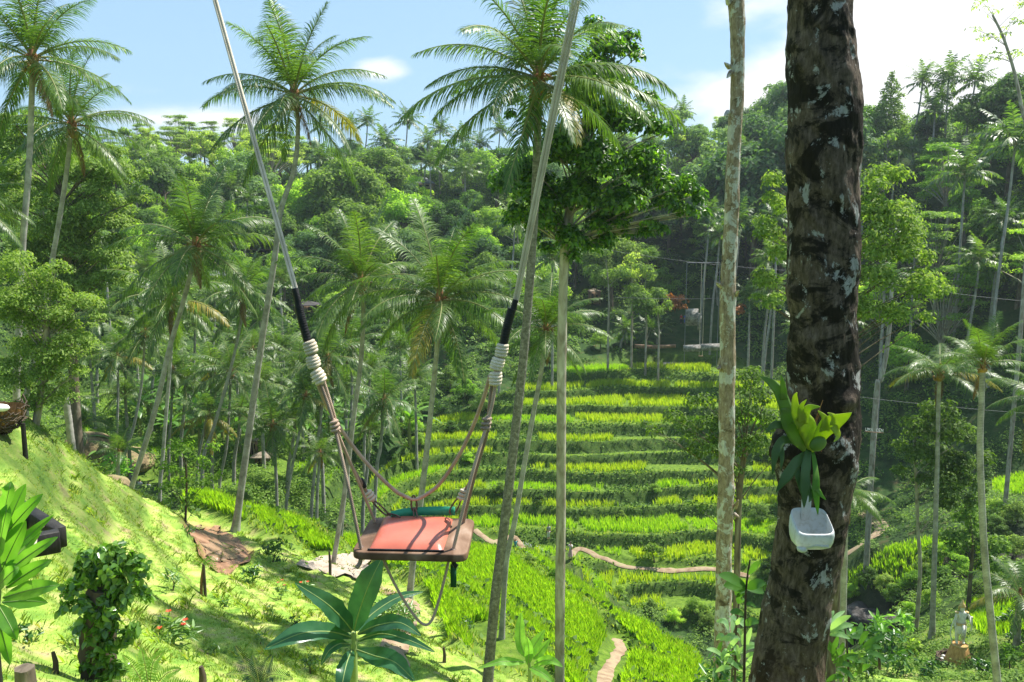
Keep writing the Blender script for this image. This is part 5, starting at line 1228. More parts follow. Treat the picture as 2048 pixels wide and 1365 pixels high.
for q, (z, w, d) in enumerate(prof):
    for i in range(seg):
        t = 2 * PI * i / seg; x, y = rsq(t, w, d, 4.5); f = max(0, (z + .02) / .12)
        zz = z + (y / .12) * .055 * f - .035 * f       # rim slopes down to the front
        V.append((x, y + .02, zz))
mb.add(V, [(a * seg + b, a * seg + (b + 1) % seg, (a + 1) * seg + (b + 1) % seg, (a + 1) * seg + b) for a in range(len(prof) - 1) for b in range(seg)])
mb.add([(*rsq(2 * PI * i / seg, .08, .10, 4.5), -.115) + np.array((0, .02, 0)) for i in range(seg)], [list(range(seg))])
o = mb.build('jug_body', M_HDPE, jug); s = o.modifiers.new('wall', 'SOLIDIFY'); s.thickness = .004; o.scale = (1.0, 1, 1.0)
mb = MB(); mb.box((-.005, .128, .15), (.068, .006, .24)); o = mb.build('hanging_strap', M_HDPE, jug); b = o.modifiers.new('b', 'BEVEL'); b.width = .002
mb = MB(); mb.ball((-.085, -.055, -.105), (.035, .04, .025), 12, 8); mb.tube([(-.06, -.07, -.085), (0, -.085, -.07), (.08, -.08, -.08)], [.014, .01, .014], 8); mb.build('moulded_foot', M_HDPE, jug)
mb = MB(); mb.ball((0, .118, .245), .008, 8, 6); mb.build('nail', M_WOODDK, jug)

# ------------------------------------------------------------------ swing
def rope_mat(name, c, c2):
    m, n, l, out = new_mat(name)
    tc = n.new('ShaderNodeTexCoord'); w = n.new('ShaderNodeTexWave'); w.inputs['Scale'].default_value = 60; w.inputs['Distortion'].default_value = 2; w.bands_direction = 'DIAGONAL'
    l.new(tc.outputs['Object'], w.inputs['Vector']); t = n.new('ShaderNodeTexNoise'); t.inputs['Scale'].default_value = 9; t.inputs['Detail'].default_value = 7; l.new(tc.outputs['Object'], t.inputs['Vector'])
    r = ramp(n, [(.3, c2), (.65, c)]); l.new(t.outputs['Fac'], r.inputs[0]); p = n.new('ShaderNodeBsdfPrincipled'); p.inputs['Roughness'].default_value = .85; l.new(r.outputs[0], p.inputs['Base Color'])
    b = n.new('ShaderNodeBump'); b.inputs['Strength'].default_value = .5; b.inputs['Distance'].default_value = .003; l.new(w.outputs['Fac'], b.inputs['Height']); l.new(b.outputs[0], p.inputs['Normal']); l.new(p.outputs[0], out.inputs[0]); return m
M_ROPE_W = rope_mat('white_rope', (.76, .65, .50), (.50, .42, .31)); M_ROPE_T = rope_mat('tan_rope', (.58, .42, .31), (.36, .25, .18))
M_ROPE_G = rope_mat('weathered_rope', (.36, .27, .20), (.18, .13, .10)); M_TAPE = noisy('black_tape', [(.3, (.006, .006, .007)), (.7, (.02, .02, .022))], 30, .55, .6, 60, (1, 1, 1), bdist=.004)
M_BOARD = noisy('weathered_board', [(.25, (.05, .025, .013)), (.45, (.14, .078, .045)), (.62, (.23, .145, .095)), (.8, (.33, .24, .18))], 7, .75, .5, 45, (1, .35, 1), dist=1.2, bdist=.004)
M_VINYL = noisy('coral_vinyl', [(.35, (.40, .095, .058)), (.55, (.48, .125, .078)), (.75, (.52, .17, .115))], 4, .38, .25, 90, spec=.5, bdist=.001)
M_STRAPG = plain('green_webbing', (.03, .30, .17), .6); M_IRON = noisy('rusty_iron', [(.3, (.05, .035, .03)), (.7, (.20, .12, .09))], 30, .5, .4, 60, bdist=.002)
zs = P(820, 1102, 4.02)[2]
def at_z(u, v, z):
    p0 = P(u, v, 1.0); return p0 * (z / p0[2])
s0 = (at_z(703, 1100, zs) + at_z(950, 1037, zs)) / 2
swing = empty('swing', s0, 'wooden swing seat with coral cushion hanging on white and tan ropes', 'swing')
def sp(u, v, y): return P(u, v, y) - s0
FL, FR_, BR, BL = [at_z(u, v, zs) - s0 for u, v in [(702, 1104), (934, 1110), (950, 1037), (743, 1034)]]
def rounded(corners, rad, z, k=6):
    pts = []; n = len(corners)
    for i in range(n):
        a, b, c = corners[i - 1][:2], corners[i][:2], corners[(i + 1) % n][:2]
        d1 = unit(a - b) * rad; d2 = unit(c - b) * rad
        for t in np.linspace(0, 1, k): pts.append(np.r_[(b + d1) * (1 - t) ** 2 + 2 * t * (1 - t) * b + (b + d2) * t ** 2, z])
    return np.array(pts)
def slab(name, corners, rad, z0, z1, mat, bev=.006, taper=1.0):
    lo = rounded(corners, rad, z0); hi = rounded(corners, rad, z1); n = len(lo)
    c = lo.mean(0); hi[:, :2] = c[:2] + (hi[:, :2] - c[:2]) * taper
    mb = MB(); mb.add(np.concatenate([lo, hi]), [[i, (i + 1) % n, n + (i + 1) % n, n + i] for i in range(n)]); mb.add(hi, [list(range(n))]); mb.add(lo, [list(range(n))[::-1]])
    o = mb.build(name, mat, swing, smooth_sh=False); 
    import bmesh
    bm = bmesh.new(); bm.from_mesh(o.data); bmesh.ops.remove_doubles(bm, verts=bm.verts, dist=1e-5); bm.to_mesh(o.data); bm.free()
    b = o.modifiers.new('b', 'BEVEL'); b.width = bev; b.segments = 3; b.limit_method = 'ANGLE'; b.angle_limit = 1.0; return o
slab('seat_board', [FL, FR_, BR, BL], .06, -.042, 0, M_BOARD, .008)
cu = [at_z(u, v, zs) - s0 for u, v in [(738, 1101), (886, 1104), (906, 1040), (768, 1037)]]
# padded cushion
nu, nv = 26, 20; V = []
for j in range(nv + 1):
    for i in range(nu + 1):
        a, b = i / nu, j / nv
        q = (cu[0] * (1 - a) + cu[1] * a) * (1 - b) + (cu[3] * (1 - a) + cu[2] * a) * b
        e = min(a, 1 - a) * 9; f = min(b, 1 - b) * 7; h = .030 * (min(1, e) * (2 - min(1, e))) ** .6 * (min(1, f) * (2 - min(1, f))) ** .6 + .006 * math.sin(a * PI) * math.sin(b * PI)
        V.append((q[0], q[1], .002 + h))
mb = MB(); mb.add(V, [(j * (nu + 1) + i, j * (nu + 1) + i + 1, (j + 1) * (nu + 1) + i + 1, (j + 1) * (nu + 1) + i) for j in range(nv) for i in range(nu)]); mb.build('cushion', M_VINYL, swing)
mb = MB(); mb.tube([cu[0] + (-.006, -.004, .006), cu[1] + (.004, -.004, .006)], [.005, .005], 6); mb.build('cushion_trim', M_TAPE, swing)
RW = 4.15 / F
def rope(name, pts, w, mat, n=50, seg=10):
    q = spline([sp(*p) for p in pts], n); mb = MB(); mb.tube(q, np.full(n, w * RW / 2), seg); return mb.build(name, mat, swing)
def strand_up(u0, v0, u1, v1, y0, y1, off, w, name='suspension_rope', off2=None):
    a = sp(u1 + off, v1, y1); off2 = off if off2 is None else off2; b = sp(u0 + off2, v0, y0); d = b - a
    mb = MB(); T = np.array([a, b, a + d * 2.2]); mb.tube(T, [w * RW / 2] * 3, 10); return mb.build(name, M_ROPE_W, swing)
for off, o2 in ((-2.8, -2.6), (2.8, 2.6)): strand_up(430, 0, 592, 582, 4.7, 4.15, off, 5.4, off2=o2)
for off, o2, w in ((-3.4, -5, 5.6), (1.6, 2, 5.4), (4.4, 8, 3.8)): strand_up(1151, 0, 1031, 604, 3.75, 4.15, off, w, off2=o2)
def wrap(pts, r0, name='black_tape_wrap'):
    q = spline([sp(*p) for p in pts], 60); rr = np.full(60, r0 * RW) * (1 + .05 * np.sin(np.arange(60) * 1.9)); mb = MB(); mb.tube(q, rr, 14); return mb.build(name, M_TAPE, swing)
wrap([(589, 577, 4.13), (595, 600, 4.13), (597, 618, 4.13)], 7.0); wrap([(597, 612, 4.13), (605, 645, 4.13), (617, 688, 4.13)], 8.6)
wrap([(1031, 600, 4.13), (1027, 618, 4.13), (1023, 626, 4.13)], 6.0); wrap([(1024, 618, 4.13), (1015, 650, 4.13), (1006, 692, 4.13)], 8.8)
def coil(c0, c1, R, rr, turns, name='rope_knot', mat=None):
    a = sp(*c0); b = sp(*c1); ax = unit(b - a); u_ = unit(np.cross(ax, (0, 1.0, .2))); v_ = np.cross(ax, u_); N = int(turns * 18)
    t = np.linspace(0, 1, N); ang = t * turns * 2 * PI; RR = R * RW * (.86 + .14 * np.sin(t * PI)) 
    q = a + (b - a) * t[:, None] + u_ * (np.cos(ang) * RR)[:, None] + v_ * (np.sin(ang) * RR)[:, None]
    mb = MB(); mb.tube(q, np.full(N, rr * RW), 8); mb.tube([a - ax * .012, a, b, b + ax * .012], [.006, R * RW * .8, R * RW * .8, .006], 12); return mb.build(name, mat or M_ROPE_W, swing)
for c0, c1, R in [((618, 684, 4.13), (624, 706, 4.13), 10.5), ((624, 714, 4.13), (629, 734, 4.13), 10.5), ((632, 742, 4.13), (643, 765, 4.13), 10.5)]: coil(c0, c1, R, 4.2, 3.6)
for c0, c1, R in [((1006, 690, 4.13), (1001, 712, 4.13), 9.6), ((998, 718, 4.13), (991, 738, 4.13), 10.5), ((992, 746, 4.13), (990, 769, 4.13), 10)]: coil(c0, c1, R, 4.2, 3.6)
rope('safety_rope', [(630, 750, 4.14), (644, 790, 4.18), (668, 836, 4.3), (700, 885, 4.38), (742, 936, 4.42), (788, 980, 4.44), (808, 992, 4.45), (828, 999, 4.45), (850, 991, 4.45), (880, 967, 4.44), (915, 916, 4.4), (942, 862, 4.34), (966, 800, 4.22), (980, 752, 4.14)], 8.4, M_ROPE_T, 90)
rope('seat_rope', [(640, 765, 4.13), (658, 815, 4.13), (672, 866, 4.12), (697, 975, 4.06), (722, 1097, 4.04)], 7, M_ROPE_G)
rope('seat_rope', [(648, 764, 4.14), (668, 830, 4.16), (678, 872, 4.18), (716, 962, 4.3), (750, 1044, 4.42)], 7, M_ROPE_T)
rope('seat_rope', [(992, 764, 4.13), (984, 810, 4.13), (973, 852, 4.12), (944, 950, 4.07), (906, 1101, 4.04)], 7, M_ROPE_T)
rope('seat_rope', [(984, 764, 4.14), (978, 820, 4.16), (975, 862, 4.18), (950, 950, 4.3), (927, 1044, 4.42)], 7, M_ROPE_G)
coil((668, 842, 4.13), (672, 866, 4.13), 7.5, 3.5, 3, mat=M_ROPE_T); coil((975, 836, 4.13), (970, 862, 4.13), 7.5, 3.5, 3, mat=M_ROPE_G)
rope('tie_rope', [(676, 870, 4.2), (700, 925, 4.28), (724, 968, 4.36), (736, 988, 4.4)], 7, M_ROPE_G); rope('tie_rope', [(972, 866, 4.2), (955, 910, 4.26), (946, 950, 4.34), (930, 982, 4.4)], 7, M_ROPE_G)
wrap([(722, 958, 4.36), (730, 975, 4.37)], 4.6); coil((736, 984, 4.4), (745, 1000, 4.4), 7.5, 3.6, 2.6); coil((930, 980, 4.4), (922, 998, 4.4), 7.5, 3.6, 2.6)
def carabiner(a, b, w, name='carabiner', th=1.9):
    a = sp(*a); b = sp(*b); ax = b - a; L = np.linalg.norm(ax); ax = unit(ax); s = unit(np.cross(ax, (0, 1.0, .25))); q = []
    for t in np.linspace(0, 2 * PI, 30): q.append((a + b) / 2 + ax * math.cos(t) * L / 2 * 1.02 + s * math.copysign(abs(math.sin(t)) ** .8, math.sin(t)) * w * RW / 2 * (1 + .2 * math.cos(t)))
    mb = MB(); mb.tube(q, np.full(30, th * RW), 6, False); return mb.build(name, M_IRON, swing)
carabiner((744, 1000, 4.4), (775, 1030, 4.42), 9); carabiner((920, 996, 4.4), (902, 1028, 4.42), 14); carabiner((827, 992, 4.45), (829, 1022, 4.45), 12, th=2.2); carabiner((829, 1016, 4.45), (832, 1040, 4.4), 7); carabiner((776, 1028, 4.42), (800, 1036, 4.4), 6, 'shackle')
# green webbing behind the cushion and its hanging end
mb = MB(); q = [(782, 1031, 4.42), (815, 1024, 4.46), (850, 1022, 4.47), (885, 1021, 4.46), (910, 1022, 4.42)]; T = spline([sp(*c) for c in q], 20); V = np.concatenate([T + (0, 0, .022), T - (0, .012, .022)])
mb.add(V, [(i, i + 1, 20 + i + 1, 20 + i) for i in range(19)]); o = mb.build('waist_strap', M_STRAPG, swing); s = o.modifiers.new('t', 'SOLIDIFY'); s.thickness = .004
mb = MB(); c = sp(907, 1152, 4.2); mb.box(c, (.031, .004, .125)); o = mb.build('hanging_strap_end', plain('dark_green_webbing', (.012, .10, .04), .6), swing)
rope('loop_rope', [(766, 1118, 4.15), (784, 1158, 4.15), (806, 1198, 4.15), (832, 1236, 4.15), (850, 1250, 4.15), (864, 1240, 4.15), (878, 1200, 4.15), (889, 1158, 4.15), (898, 1120, 4.15)], 6, M_ROPE_T)
rope('rope_end', [(722, 1112, 4.04), (720, 1126, 4.04), (713, 1136, 4.02)], 9, M_ROPE_G, 8); rope('rope_end', [(906, 1112, 4.04), (908, 1128, 4.04), (914, 1134, 4.04)], 10, M_TAPE, 8); rope('rope_end', [(750, 1040, 4.42), (752, 1120, 4.42)], 7, M_ROPE_G, 8); rope('rope_end', [(928, 1040, 4.42), (926, 1122, 4.42)], 7, M_ROPE_G, 8)
for u, v in [(722, 1094), (906, 1099), (750, 1041), (928, 1040)]:
    c = at_z(u, v, zs) - s0; mb = MB(); mb.tube([c + (0, 0, .0005), c + (0, 0, .004)], [.016, .012], 12); mb.build('rope_hole_rim', M_IRON, swing)
# ------------------------------------------------------------------ leafy plants near the viewer
def leaf_plant(name, label, origin, leaves, mat, cat='plant', stems=None, stem_mat=None, cross=6, fold=.18, wave=.05, shred=0.0, nrm=(0, -1, .5), group=None, n=16, rib=None):
    root = empty(name, origin, label, cat, group)
    for i, (pts, W) in enumerate(leaves):
        mb = MB(); Y = np.mean([p[2] for p in pts]); q = [P(*p) - origin for p in pts]
        c = ribbon_leaf(mb, q, [w * Y / F for w in W], nrm, n, fold, wave, cross, shred, i)
        if rib:
            mb.mi = 1; mb.tube(c[:-1] + np.array((0, 0, 0)) , np.linspace(rib * 1.3, rib * .4, len(c) - 1), 5, False)
            mb.build('leaf', [mat, stem_mat or M_RACHIS], root)
        else: mb.build('leaf', mat, root)
    for pts, r0, r1 in (stems or []):
        mb = MB(); T = spline([P(*p) - origin for p in pts], 14); mb.tube(T, np.linspace(r0, r1, 14), 9); mb.build('stem', stem_mat or M_RACHIS, root)
    return root
M_BAN = leaf_mat('banana_leaf', (.018, .07, .035), (.04, .12, .055), .25, .3, 30)
M_BAN2 = leaf_mat('young_banana_leaf', (.12, .26, .05), (.20, .36, .08), .45, .42, 30)
M_STEM = plain('green_stem', (.22, .30, .10), .5)
yb = 14.0
ob = P(706, 1400, yb); ob[2] = min(ob[2], Z(ob[0], yb))
leaf_plant('banana_plant', 'large banana plant with dark drooping leaves below the swing seat', ob, [
 ([(708, 1262, 14), (718, 1225, 13.9), (738, 1170, 13.8), (764, 1116, 13.9)], [8, 46, 62, 56, 2]),
 ([(704, 1262, 14), (685, 1238, 13.7), (650, 1205, 13.4), (590, 1166, 13.2)], [6, 38, 50, 36, 2]),
 ([(702, 1275, 14), (660, 1264, 13.6), (600, 1268, 13.2), (529, 1299, 12.9)], [6, 34, 48, 42, 2]),
 ([(714, 1262, 14), (745, 1228, 14.3), (795, 1196, 14.6), (846, 1184, 14.8)], [6, 24, 26, 18, 2]),
 ([(716, 1268, 14), (752, 1252, 13.7), (800, 1246, 13.4), (842, 1272, 13.2)], [6, 28, 38, 26, 2]),
 ([(716, 1282, 14), (760, 1268, 13.6), (815, 1280, 13.2), (869, 1304, 13.0)], [5, 20, 26, 18, 2]),
 ([(714, 1300, 14), (748, 1312, 13.5), (790, 1325, 13.1), (829, 1362, 12.9)], [6, 34, 48, 36, 2]),
 ([(704, 1300, 14), (694, 1325, 13.5), (686, 1360, 13.2), (680, 1400, 13.1)], [6, 30, 38, 30, 2]),
 ([(700, 1290, 14), (680, 1288, 13.7), (658, 1302, 13.5), (642, 1330, 13.4)], [5, 20, 24, 18, 2]),
 ([(702, 1270, 14), (690, 1262, 14.3), (664, 1262, 14.6), (636, 1250, 14.8)], [5, 20, 24, 16, 2]),
 ], M_BAN, 'banana plant', [([(706, 1400, 14), (708, 1340, 14), (708, 1265, 14)], .10, .035)], M_STEM, 8, .22, .05, .10, (0, -.75, .75), n=26, rib=.012)
yb = 21.0; ob = P(1062, 1380, yb); ob[2] = min(ob[2], Z(ob[0], yb))
leaf_plant('banana_plant', 'smaller pale banana plant at the foot of the biggest palm', ob, [
 ([(1052, 1315, 21), (1042, 1290, 21), (1040, 1258, 21), (1042, 1226, 21)], [4, 22, 24, 20, 2]),
 ([(1058, 1318, 21), (1064, 1300, 21), (1076, 1280, 21), (1090, 1260, 21)], [4, 22, 26, 18, 2]),
 ([(1066, 1318, 21), (1076, 1308, 21), (1086, 1296, 21), (1100, 1279, 21)], [4, 18, 24, 16, 2]),
 ([(1050, 1325, 21), (1025, 1324, 20.8), (1000, 1324, 20.6), (956, 1337, 20.5)], [4, 14, 20, 12, 2]),
 ([(1068, 1330, 21), (1085, 1322, 20.7), (1105, 1322, 20.4), (1125, 1334, 20.2)], [4, 16, 22, 14, 2]),
 ([(1060, 1335, 21), (1072, 1340, 20.5), (1090, 1350, 20.2), (1110, 1370, 20.1)], [4, 16, 22, 14, 2]),
 ([(1056, 1330, 21), (1058, 1300, 20.8), (1054, 1275, 20.6)], [4, 20, 16, 2]),
 ], M_BAN2, 'banana plant', [([(1062, 1385, 21), (1060, 1350, 21), (1058, 1312, 21)], .08, .03)], M_STEM, 8, .2, .04, .06, (0, -.8, .6), n=22, rib=.01)
# big-leaved plant at the left edge
M_FRAN = leaf_mat('broad_leaf', (.09, .22, .03), (.15, .31, .045), .45, .38)
L = []
for i, (a, b, w) in enumerate([((2, 1062), (22, 963), 40), ((8, 1070), (52, 968), 34), ((6, 1075), (86, 988), 30), ((-6, 1120), (16, 1008), 40), ((10, 1118), (108, 1030), 20), ((4, 1140), (52, 1042), 40), ((6, 1150), (116, 1074), 26), ((0, 1150), (84, 1062), 26),
        ((2, 1172), (66, 1106), 38), ((12, 1176), (104, 1120), 30), ((6, 1196), (120, 1170), 36), ((4, 1205), (96, 1206), 30), ((-4, 1210), (34, 1280), 34), ((-10, 1180), (38, 1134), 34), ((-6, 1230), (20, 1330), 30), ((-20, 1100), (-40, 980), 40), ((-20, 1160), (-90, 1100), 36), ((-20, 1200), (-80, 1260), 36)]):
    y0 = 4.7; y1 = 4.35 + .5 * ((i * 37) % 10) / 10; mx_, my_ = (a[0] + b[0]) / 2, (a[1] + b[1]) / 2 - 6
    L.append(([(a[0], a[1], y0), (a[0] * .65 + b[0] * .35, a[1] * .65 + b[1] * .35 - 3, y0 * .6 + y1 * .4), (a[0] * .3 + b[0] * .7, a[1] * .3 + b[1] * .7 - 3, y1), (b[0], b[1], y1)], [3, w * .7, w * 1.1, w * .95, w * .6, 1]))
ol = P(-14, 1330, 4.7); ol[2] = min(ol[2], Z(ol[0], 4.7))
leaf_plant('broad_leaved_shrub', 'plant with big oval bright green leaves filling the left edge', ol, L, M_FRAN, 'shrub', [([(-14, 1500, 4.7), (-10, 1300, 4.7), (-4, 1200, 4.7), (2, 1100, 4.7), (6, 1060, 4.7)], .022, .010)], M_STEM, 6, .2, .03, 0, (.2, -1, .5), rib=.003)
# black timber frame with rope
bf0 = P(70, 1075, 6.2); fr_ = empty('timber_frame', bf0, 'black wooden beam frame with a rope tied round it behind the broad-leaved plant', 'frame')
def beam(a, b, w, h, mat, parent, o0, name='beam'):
    a = np.array(a) - o0; b = np.array(b) - o0; x = unit(b - a); y = unit(np.cross((0, 0, 1.0), x)); z = np.cross(x, y); R = np.stack([x, y, z], 1); mb = MB(); mb.box((a + b) / 2, (np.linalg.norm(b - a), w, h), R)
    o = mb.build(name, mat, parent, smooth_sh=False); s = o.modifiers.new('b', 'BEVEL'); s.width = min(w, h) * .07; return o
M_BLACK = noisy('charred_timber', [(.3, (.006, .006, .006)), (.7, (.025, .023, .02))], 8, .6, .5, 40, (1, 1, .3))
zz = P(118, 1062, 6.0)[2]
A = P(121, 1076, 6.0); B = P(30, 1045, 6.7); B[2] = A[2]; C2 = P(10, 1100, 5.75); C2[2] = A[2]
beam(B, A, .09, .16, M_BLACK, fr_, bf0); beam(C2, A + (.02, -.05, 0), .09, .16, M_BLACK, fr_, bf0); D = P(-60, 1055, 6.4); D[2] = A[2]; beam(D, P(62, 1052, 6.38) * (1, 1, 0) + (0, 0, A[2]), .07, .12, M_BLACK, fr_, bf0, 'cross_beam')
pb = P(-40, 1075, 6.3); beam((pb[0], pb[1], A[2]), (pb[0] + .01, pb[1], Z(pb[0], pb[1]) - .2), .1, .1, M_BLACK, fr_, bf0, 'post')
mb = MB(); mb.tube(spline([P(90, 1050, 6.15) - bf0, P(78, 1060, 5.95) - bf0, P(70, 1085, 5.8) - bf0, P(69, 1110, 5.78) - bf0], 14), [.012] * 14, 8); mb.build('rope', M_ROPE_W, fr_)
mb = MB(); mb.ball(P(55, 1072, 5.85) - bf0, (.035, .03, .022), 10, 7, .3); mb.build('rope_knot', M_ROPE_W, fr_)
# ivy covered stump
so = hit(205, 1370, 8) if hit(205, 1370, 8) is not None else P(205, 1370, 11)
Ys = so[1]; root = empty('ivy_covered_stump', so, 'tall dark stump smothered in glossy round climbing leaves at the lower left', 'stump')
mb = MB(); T = spline([so - so + (0, 0, -.3), P(195, 1300, Ys) - so, P(202, 1230, Ys) - so, P(207, 1175, Ys) - so], 20); mb.tube(T, np.linspace(.30, .22, 20) * (1 + .1 * (rng.random(20) - .5)), 14, wob=.15); mb.build('trunk', M_WOODDK, root)
M_IVY = foliage('glossy_climber_leaves', [(.05, .12, .02), (.10, .20, .035), (.17, .29, .06)], .35, .22, .6, 1.3, 0)
mb = MB(); cl = [(215, 1105, 30), (180, 1120, 26), (270, 1120, 24), (140, 1180, 22), (290, 1185, 16), (135, 1215, 16), (215, 1135, 38), (180, 1150, 32), (250, 1140, 32), (160, 1175, 24), (215, 1175, 45), (265, 1165, 22), (190, 1205, 34), (240, 1200, 32), (235, 1110, 20), (160, 1140, 16), (215, 1240, 28), (250, 1260, 24), (165, 1250, 14), (225, 1290, 22), (275, 1262, 12), (290, 1150, 12), (175, 1330, 20), (240, 1330, 24)]
cl += [(180 + 45 * ((i * 7) % 10) / 10, 1205 + i * 8, 15) for i in range(24)]
C = []; R = []
for u, v, r in cl:
    for k in range(3): C.append(P(u + rng.normal() * r * .3, v + rng.normal() * r * .3, Ys + rng.normal() * r * .4 * Ys / F - (.05 if v < 1190 else .22)) - so); R.append(r * Ys / F * .62)
clump_leaves(mb, np.array(C), R, 150, .13, .66, .9, .55, .5, .1, .10, .12); mb.build('climbing_leaves', M_IVY, root, smooth_sh=False)
# pinnate fronds (ferns, cycad)
def pinnate(mb, pts, W, n=22, lw=.5, nrm=(0, -1, .6), droop=.15):
    q = spline(pts, n + 2); tg = unit(np.gradient(q, axis=0)); S = unit(np.cross(tg, nrm)); mb.mi = 1; mb.tube(q, np.linspace(.008, .003, n + 2), 5, False); mb.mi = 0
    W = np.interp(np.linspace(0, 1, n), np.linspace(0, 1, len(W)), W); sp_ = np.linalg.norm(q[1] - q[0])
    for s in (-1, 1):
        A = S[1:-1] * s + tg[1:-1] * .45 + np.array((0, 0, -droop)); add_leaves(mb, q[1:-1], A, np.tile(nrm, (n, 1)) + rng.normal(size=(n, 3)) * .15, W * .5, np.full(n, sp_ * lw * 2), .0, .0)
def fern_plant(name, label, base, Y, fr, mat, w, n=22, cat='fern', lw=.5, group=None, nrm=(0, -1, .6)):
    o0 = P(base[0], base[1], Y); zz = Z(o0[0], Y)
    root = empty(name, o0, label, cat, group)
    for pts in fr:
        mb = MB(); m = len(pts); q = [P(u, v, Y - .25 * i / m) - o0 for i, (u, v) in enumerate([base] + list(pts))]
        pinnate(mb, q, [w * .3 * Y / F, w * Y / F, w * Y / F, w * .7 * Y / F, w * .15 * Y / F], n, lw, nrm); mb.build('frond', [mat, M_RACHIS], root)
    mb = MB(); mb.tube([(0, 0, .02), (0, .02, min(-.1, zz - o0[2] - .05))], [.05, .06], 8); mb.build('stem', M_WOODDK, root); return root
M_FERN = leaf_mat('fern_leaflet', (.14, .26, .04), (.24, .36, .07), .45, .5); M_CYC = leaf_mat('cycad_leaflet', (.016, .04, .02), (.03, .065, .03), .15, .35)
fern_plant('ground_fern', 'light green fern spreading along the bottom edge beside the ivy stump', (300, 1390), 10.5, [[(270, 1340), (245, 1310)], [(305, 1330), (330, 1302)], [(330, 1350), (362, 1338)], [(270, 1370), (225, 1360)], [(290, 1330), (282, 1295)], [(350, 1370), (395, 1372)]], M_FERN, 34)
fern_plant('cycad', 'dark stiff-leaved cycad at the bottom edge left of the banana plant', (520, 1385), 11, [[(495, 1335), (470, 1292)], [(540, 1350), (586, 1358)], [(500, 1350), (452, 1350)], [(530, 1340), (545, 1310)], [(515, 1350), (505, 1310)]], M_CYC, 40, 34, 'cycad', .42)
fern_plant('tree_fern', 'thin brown fern stem with a small arching yellow-green head on the slope', (407, 1130), hit(402, 1192, 12)[1], [[(395, 1122), (380, 1128)], [(418, 1118), (436, 1124)], [(425, 1128), (432, 1150)], [(412, 1122), (425, 1112)]], M_FERN, 16, 14)
h = hit(402, 1192, 12); mb = MB(); mb.tube([h + (0, 0, -.1), P(403, 1160, h[1]), P(407, 1130, h[1])], [.06, .045, .04], 8); o = mb.build('fern_stake', M_FIBRE, None, h, loc=h); obj_tag(o, 'short brown upright fern stem standing on the grass slope', 'stump')
for (u, v, hp, w, lab) in [(110, 1345, 46, 12, 'thin charred post at the lower left beside the ivy stump'), (405, 1372, 44, 16, 'rotten dark stump at the bottom edge'), (888, 1325, 34, 7, 'short dark stake on the grass below the swing rope'), (660, 1148, 50, 6, 'dry thin stake beside the concrete landing'), (668, 1275, 22, 6, 'small brown stake beside the banana leaf tip')]:
    h = hit(u, v, 8); h = P(u, v, 10) if h is None else h
    mb = MB(); s = h[1] / F; mb.tube([h + (0, 0, -.15), h + (.02, 0, hp * s * .5), h + (-.01, 0, hp * s)], [w * s * .6, w * s * .5, w * s * .3], 8, wob=.3); o = mb.build('wooden_stake', M_WOODDK, None, h, loc=h); obj_tag(o, lab, 'stake')
h = P(50, 1352, 9.5); mb = MB(); mb.tube([h + (0, 0, -.8), h + (0, 0, -.1), h + (0, 0, .1)], [.15, .13, .11], 14, wob=.25); o = mb.build('cut_stump', M_BARK, None, h, loc=h); obj_tag(o, 'small cut stump at the bottom left corner', 'stump')
# small bushy plants set on the slope
def bush(name, label, u, v, r, leaf, L, W, dens=60, Y=None, cat='plant', n=7, group=None, flowers=None, tall=1.0):
    h = hit(u, v, 7) if Y is None else P(u, v, Y)
    if h is None: h = P(u, v, 11)
    if Y is not None: h[2] = min(h[2], Z(h[0], Y)) if abs(h[2] - Z(h[0], Y)) < 1.5 else h[2]
    Yh = h[1]; R0 = r * Yh / F; g = np.random.default_rng(int(u * 3 + v)); root = empty(name, h, label, cat, group)
    C = np.stack([(g.random(n) - .5) * R0 * 1.5, (g.random(n) - .5) * R0 * 1.5, R0 * (.35 + tall * 1.1 * g.random(n))], 1); Rr = R0 * (.35 + .25 * g.random(n))
    mb = MB(); clump_leaves(mb, C, Rr, dens, L, W, .9, .6, -.25, .2, .12, .15, g=g); mb.build('foliage', leaf, root, smooth_sh=False)
    for c in C: mb = None
    mb = MB(); c = C[0]; mb.tube([(0, 0, -.1), C[:, :].mean(0) * (1, 1, .6), C[np.argmax(C[:, 2])]], [R0 * .06 + .006, R0 * .04 + .004, .004], 5); mb.build('stem', M_WOODDK, root)
    if flowers:
        for k in range(flowers[1]):
            mb = MB(); p = C[k % n] + (0, -Rr[k % n] * .5, Rr[k % n] * 1.25 + .12)
            for q in range(5):
                a = q * 1.256; d = np.array([(math.cos(a) * .9, math.sin(a) * .9, .7)]); add_leaves(mb, np.array([p]), d, np.array([(-d[0][0], -d[0][1], 1.0)]), [.09], [.06], .1, .2)
            mb.build('flower', flowers[0], root)
    return root
M_RED = leaf_mat('scarlet_petal', (.65, .06, .02), (.75, .12, .04), .3, .5, tcol=.7); M_ORG = leaf_mat('orange_leaf', (.34, .11, .03), (.46, .19, .06), .3, .5, tcol=.7)
M_LANCE = foliage('pale_lance_leaves', [(.10, .19, .05), (.17, .28, .09), (.26, .36, .16)], .35, .35, .5, 1.1, 0)
M_DKL = foliage('dark_green_leaves', [(.025, .07, .018), (.05, .12, .025), (.09, .19, .04)], .35, .35, .5, 1.4, 0)  # deep green leaf colour of weeds, shrubs and saplings
bush('canna_clump', 'clump of pale lance-leaved canna with red flowers on the lower slope', 352, 1290, 40, M_LANCE, .30, .22, 34, flowers=(M_RED, 4))
bush('canna_clump', 'slim canna plant just above the red-flowered clump', 345, 1180, 22, M_LANCE, .26, .2, 34, tall=1.3)
